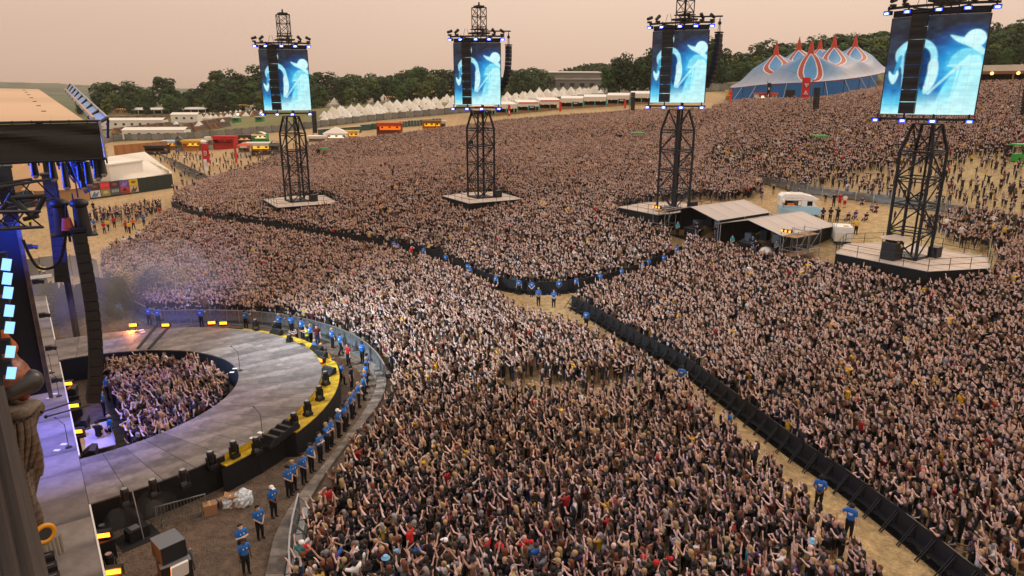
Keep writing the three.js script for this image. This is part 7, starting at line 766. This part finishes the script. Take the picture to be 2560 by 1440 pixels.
// ---------- the crowd ----------
const FRONT = [[742, 1760], [744, 1530], [752, 1420], [784, 1345], [812, 1282], [862, 1198], [918, 1120], [972, 1062], [992, 1000], [985, 950], [955, 905], [915, 872], [860, 846], [790, 828], [720, 812], [560, 799], [400, 798], [320, 768], [262, 702], [262, 660], [285, 640], [318, 632], [352, 622], [372, 590], [398, 562], [430, 545], [470, 562], [560, 580], [680, 598], [780, 614], [900, 633], [1000, 652], [1110, 682], [1180, 718], [1235, 752], [1275, 790], [1335, 818], [1400, 832], [1440, 850], [1500, 872], [1590, 920], [1645, 950], [1710, 1000], [1775, 1064], [1868, 1158], [1970, 1262], [2070, 1362], [2170, 1462], [2250, 1552], [2330, 1700]];
const RIGHT = [[1444, 764], [1470, 750], [1560, 722], [1640, 700], [1705, 655], [1720, 612], [1800, 626], [1900, 652], [1980, 672], [2060, 690], [2170, 708], [2290, 713], [2400, 700], [2480, 682], [2520, 645], [2600, 590], [2760, 560], [2900, 700], [3100, 1700], [2620, 1700], [2500, 1540], [2400, 1452], [2250, 1330], [2100, 1214], [2000, 1144], [1900, 1072], [1800, 992], [1700, 916], [1600, 864], [1500, 804]];
const MIDDLE = [[434, 518], [478, 541], [560, 557], [680, 575], [780, 591], [900, 610], [1000, 627], [1110, 655], [1180, 689], [1250, 716], [1320, 731], [1400, 730], [1500, 711], [1600, 681], [1680, 652], [1668, 600], [1612, 578], [1562, 562], [1548, 540], [1570, 524], [1640, 512], [1760, 500], [1800, 505], [1880, 498], [1910, 478], [1890, 462], [1780, 448], [1780, 400], [1780, 285], [1640, 280], [1500, 290], [1380, 297], [1260, 308], [1140, 325], [1020, 340], [920, 352], [800, 366], [720, 392], [640, 420], [560, 448], [480, 478], [440, 500]];
const SLOPE = [[1780, 446], [1900, 460], [2000, 482], [2050, 476], [2150, 440], [2280, 420], [2420, 400], [2620, 380], [2800, 360], [2800, 190], [2560, 214], [2440, 218], [2330, 214], [2215, 224], [2080, 252], [2000, 258], [1860, 258], [1780, 276]];
const SPARSE = [[[[420, 500], [480, 470], [560, 440], [640, 412], [720, 386], [790, 362], [760, 358], [640, 388], [560, 392], [430, 385], [380, 390], [430, 430], [450, 460]], 0.10], [[[2050, 478], [2150, 442], [2280, 420], [2420, 400], [2640, 380], [2640, 575], [2440, 542], [2320, 520], [2200, 506], [2100, 494]], 0.42], [[[2330, 600], [2300, 575], [2390, 545], [2460, 552], [2640, 585], [2640, 620], [2520, 650], [2440, 636]], 1.5], [[[2200, 536], [2330, 545], [2390, 560], [2330, 590], [2200, 570]], 0.06], [[[1890, 480], [1990, 492], [2040, 502], [2020, 505], [1930, 500], [1900, 512]], 0.35], [[[300, 560], [375, 552], [410, 528], [395, 518], [330, 530], [230, 545], [225, 562]], 1.0], [[[2040, 512], [2180, 520], [2230, 535], [2120, 525]], 0.12]];
const RINGPIT = (s, o) => { const a = 8.0, b = 9.3, e = ((s - 48) / a) ** 2 + (o / b) ** 2; return e < 1 && o > 2.6; };
const cr = mulberry(2024), people = [];
const holes = [];
holes.push([spot(1996, 541).x, spot(1996, 541).z, 3.2]);
const pits = [[1340, 985, 2.4, 0.2], [1560, 990, 1.6, 0.3], [1480, 1000, 2.2, 0.25]].map(([x, y, r, k]) => { const p = spot(x, y); return [p.x, p.z, r, k]; });
function scatter(x0, x1, z0, z1, density, test, zone) {
  const step = 1 / Math.sqrt(density);
  for (let z = z0; z < z1; z += step) for (let x = x0; x < x1; x += step) {
    const px = x + (cr() - 0.5) * step * 0.75, pz = z + (cr() - 0.5) * step * 0.75; if (pz > -3) continue;
    const y = ground(px, pz), q = project(px, y, pz); if (q[2] < 3) continue;
    const keep = test(q[0], q[1], px, pz); if (!keep || (keep !== true && cr() > keep)) continue;
    const [us, uo] = toSO(px, pz); if (platformAreas.some(([[s0, o0], P]) => inPoly((uo - o0) * 0.93, (us - s0) * 0.93, P))) continue; if (us > 38.6 && us < 59 && uo > 62.2 && uo < 76) continue;
    let ok = true; for (const h of holes) if ((px - h[0]) ** 2 + (pz - h[1]) ** 2 < h[2] * h[2]) { ok = false; break; } if (!ok) continue;
    for (const h of blocked) if (Math.abs(px - h[0]) < h[2] && Math.abs(pz - h[1]) < h[2]) { ok = false; break; } if (!ok) continue;
    for (const h of pits) if ((px - h[0]) ** 2 + (pz - h[1]) ** 2 < h[2] * h[2] && cr() > h[3]) { ok = false; break; } if (!ok) continue;
    if (zone !== 'ringpit' && fbm(px * 0.35, pz * 0.35, 2) < 0.36 && cr() < 0.28) continue;
    people.push({ x: px, y: y + (zone !== 'sparse' && cr() < 0.003 ? 0.62 : 0), z: pz, px: q[0], py: q[1], dep: q[2], zone });
  }
}
const clump = (x, z) => fbm(x * 0.09, z * 0.09, 3);
scatter(-60, 30, -112, -12, 4.2, (a, b) => inPoly(a, b, FRONT), 'front'); scatter(0, 85, -92, -12, 4.0, (a, b) => inPoly(a, b, RIGHT), 'right');
scatter(-85, 75, -165, -58, 3.2, (a, b) => inPoly(a, b, MIDDLE), 'middle'); scatter(-110, 90, -300, -165, 1.4, (a, b, x, z) => inPoly(a, b, MIDDLE) && (a < 760 ? 0.8 : true), 'back'); scatter(30, 200, -310, -85, 1.6, (a, b, x, z) => inPoly(a, b, SLOPE) && (b > 380 ? 0.72 : true), 'slope');
for (const [P, d] of SPARSE) scatter(-130, 130, -290, -55, d, (a, b, x, z) => inPoly(a, b, P) && (clump(x * 3, z * 3) > 0.42 ? true : 0.35), 'sparse');
scatter(-45, -5, -55, -25, 4.8, (a, b, x, z) => { const [s, o] = toSO(x, z); return RINGPIT(s, o); }, 'ringpit');
// the largest in view are persons of their own
const inView = people.filter((q) => q.px > 4 && q.px < 2556 && q.py > 0 && q.py < 1500 && project(q.x, q.y + 1.5, q.z)[1] < 1425).sort((a, b) => a.dep - b.dep), OWN = Math.max(60, 318 - namedCount);
const POSEW = [0, 1, 2, 2, 3, 3, 4, 4, 5, 6, 7, 7, 7, 8, 10, 11, 14, 17, 20, 20, 21], HAIRW = ['short', 'short', 'short', 'long', 'long', 'cap', 'short', 'bald', 'short', 'long', 'short', 'long', 'short', 'bucket', 'long', 'beanie', 'short', 'cap'], SHIRTW = [...Array(21).fill('black'), 'charcoal', 'charcoal', 'charcoal', 'charcoal', 'grey', 'white', 'navy', 'red', 'maroon', 'olive', 'teal', 'blue', 'purple', 'white', 'grey', 'white'];
const tourPrint = (o) => put(cached('tourprint', () => { const b = new MB(); for (const s of [1, -1]) { b.box(0, 1.34, 0.14 * s, 0.2, 0.05, 0.014).box(0.01, 1.26, 0.138 * s, 0.13, 0.07, 0.014).box(-0.02, 1.19, 0.13 * s, 0.16, 0.03, 0.014); } return b.geometry(); }), 'shirt_print', M('faded_print', 0x9a948c, 0.9), o);
inView.slice(0, OWN).forEach((q) => {
  q.own = true; const pose = POSEW[Math.floor(cr() * POSEW.length)], hair = HAIRW[Math.floor(cr() * HAIRW.length)], shirt = SHIRTW[Math.floor(cr() * SHIRTW.length)], bare = cr() < 0.06, vest = !bare && cr() < 0.2, hc = ['short', 'long'].includes(hair) ? ['brown', 'brown', 'black', 'blonde', 'charcoal', 'ginger', 'brown'][Math.floor(cr() * 7)] : ['black', 'white', 'black', 'khaki', 'sky blue', 'grey', 'black', 'red', 'charcoal'][Math.floor(cr() * 9)], shorts = cr() < 0.4;
  const hd = hair === 'bald' ? 'bald head' : hair === 'short' ? `short ${hc} hair` : hair === 'long' ? `long ${hc} hair` : hair === 'cap' ? `${hc} cap` : hair === 'beanie' ? `${hc} beanie` : hair === 'wide' ? `${hc} wide brimmed hat` : `${hc} bucket hat`, top = bare ? 'bare chested person' : `person in ${shirt} ${vest ? 'vest' : 'shirt'}`;
  const where = q.zone === 'right' ? 'right of barrier' : q.px < 860 ? 'by walkway' : q.px < 1200 ? 'near front' : q.px < 1700 ? 'mid crowd' : 'by straw path';
  const label = `${top}, ${hd}, ${POSES[pose][2]}, ${where}`.split(' ').slice(0, 16).join(' ');
  person({ p: V(q.x, q.y, q.z), turn: faceStage(q, (cr() - 0.5) * 0.9), pose, shirt, legs: ['black', 'black', 'denim', 'charcoal', 'khaki'][Math.floor(cr() * 5)], shorts, hair, hairColour: hc, skin: Math.floor(cr() * 6), size: 0.93 + 0.13 * cr(), vest, bare, extra: !bare && (shirt === 'black' || shirt === 'charcoal') && cr() < 0.5 ? tourPrint : undefined, label, group: q.zone === 'right' ? 'near crowd right of the barrier' : 'near front crowd' });
});
{ // everybody else is one mass
  const rest = people.filter((q) => !q.own), N = 64, figs = []; for (let i = 0; i < N; i++) figs.push(massFigure(900 + i * 17));
  const lists = figs.map(() => []); for (const q of rest) { let k = Math.floor(cr() * N); if (!figs[k].plain && cr() < 0.4) k = Math.floor(cr() * N); lists[k].push(q); }
  const g = new THREE.Group(); g.name = 'crowd'; scene.add(g); tag(g, 'dense festival crowd filling the arena up the slope', 'crowd', null, 'stuff'); const mat = M('crowd_figures', 0xffffff, 0.75, { vertexColors: true }), C = new THREE.Color(), up = V(0, 1, 0);
  figs.forEach((f, i) => { const L = lists[i]; if (!L.length) return; const im = new THREE.InstancedMesh(f.g, mat, L.length); L.forEach((q, k) => { const s = 0.86 + 0.24 * cr(); _m.compose(V(q.x, q.y, q.z), _q.setFromAxisAngle(up, faceStage(q, (cr() - 0.5) * (q.zone === 'sparse' ? 4 : 1.0))), V(s, s, s)); im.setMatrixAt(k, _m); const v = 0.82 + 0.36 * cr(), w = (cr() - 0.5) * 0.1; im.setColorAt(k, C.setRGB(v + w, v, v - w)); }); im.name = 'figures'; im.userData.kind = 'stuff'; im.castShadow = im.receiveShadow = true; g.add(im); });
  console.log('people', people.length, 'own', OWN, 'named', namedCount);
}
renderer.render(scene, camera);
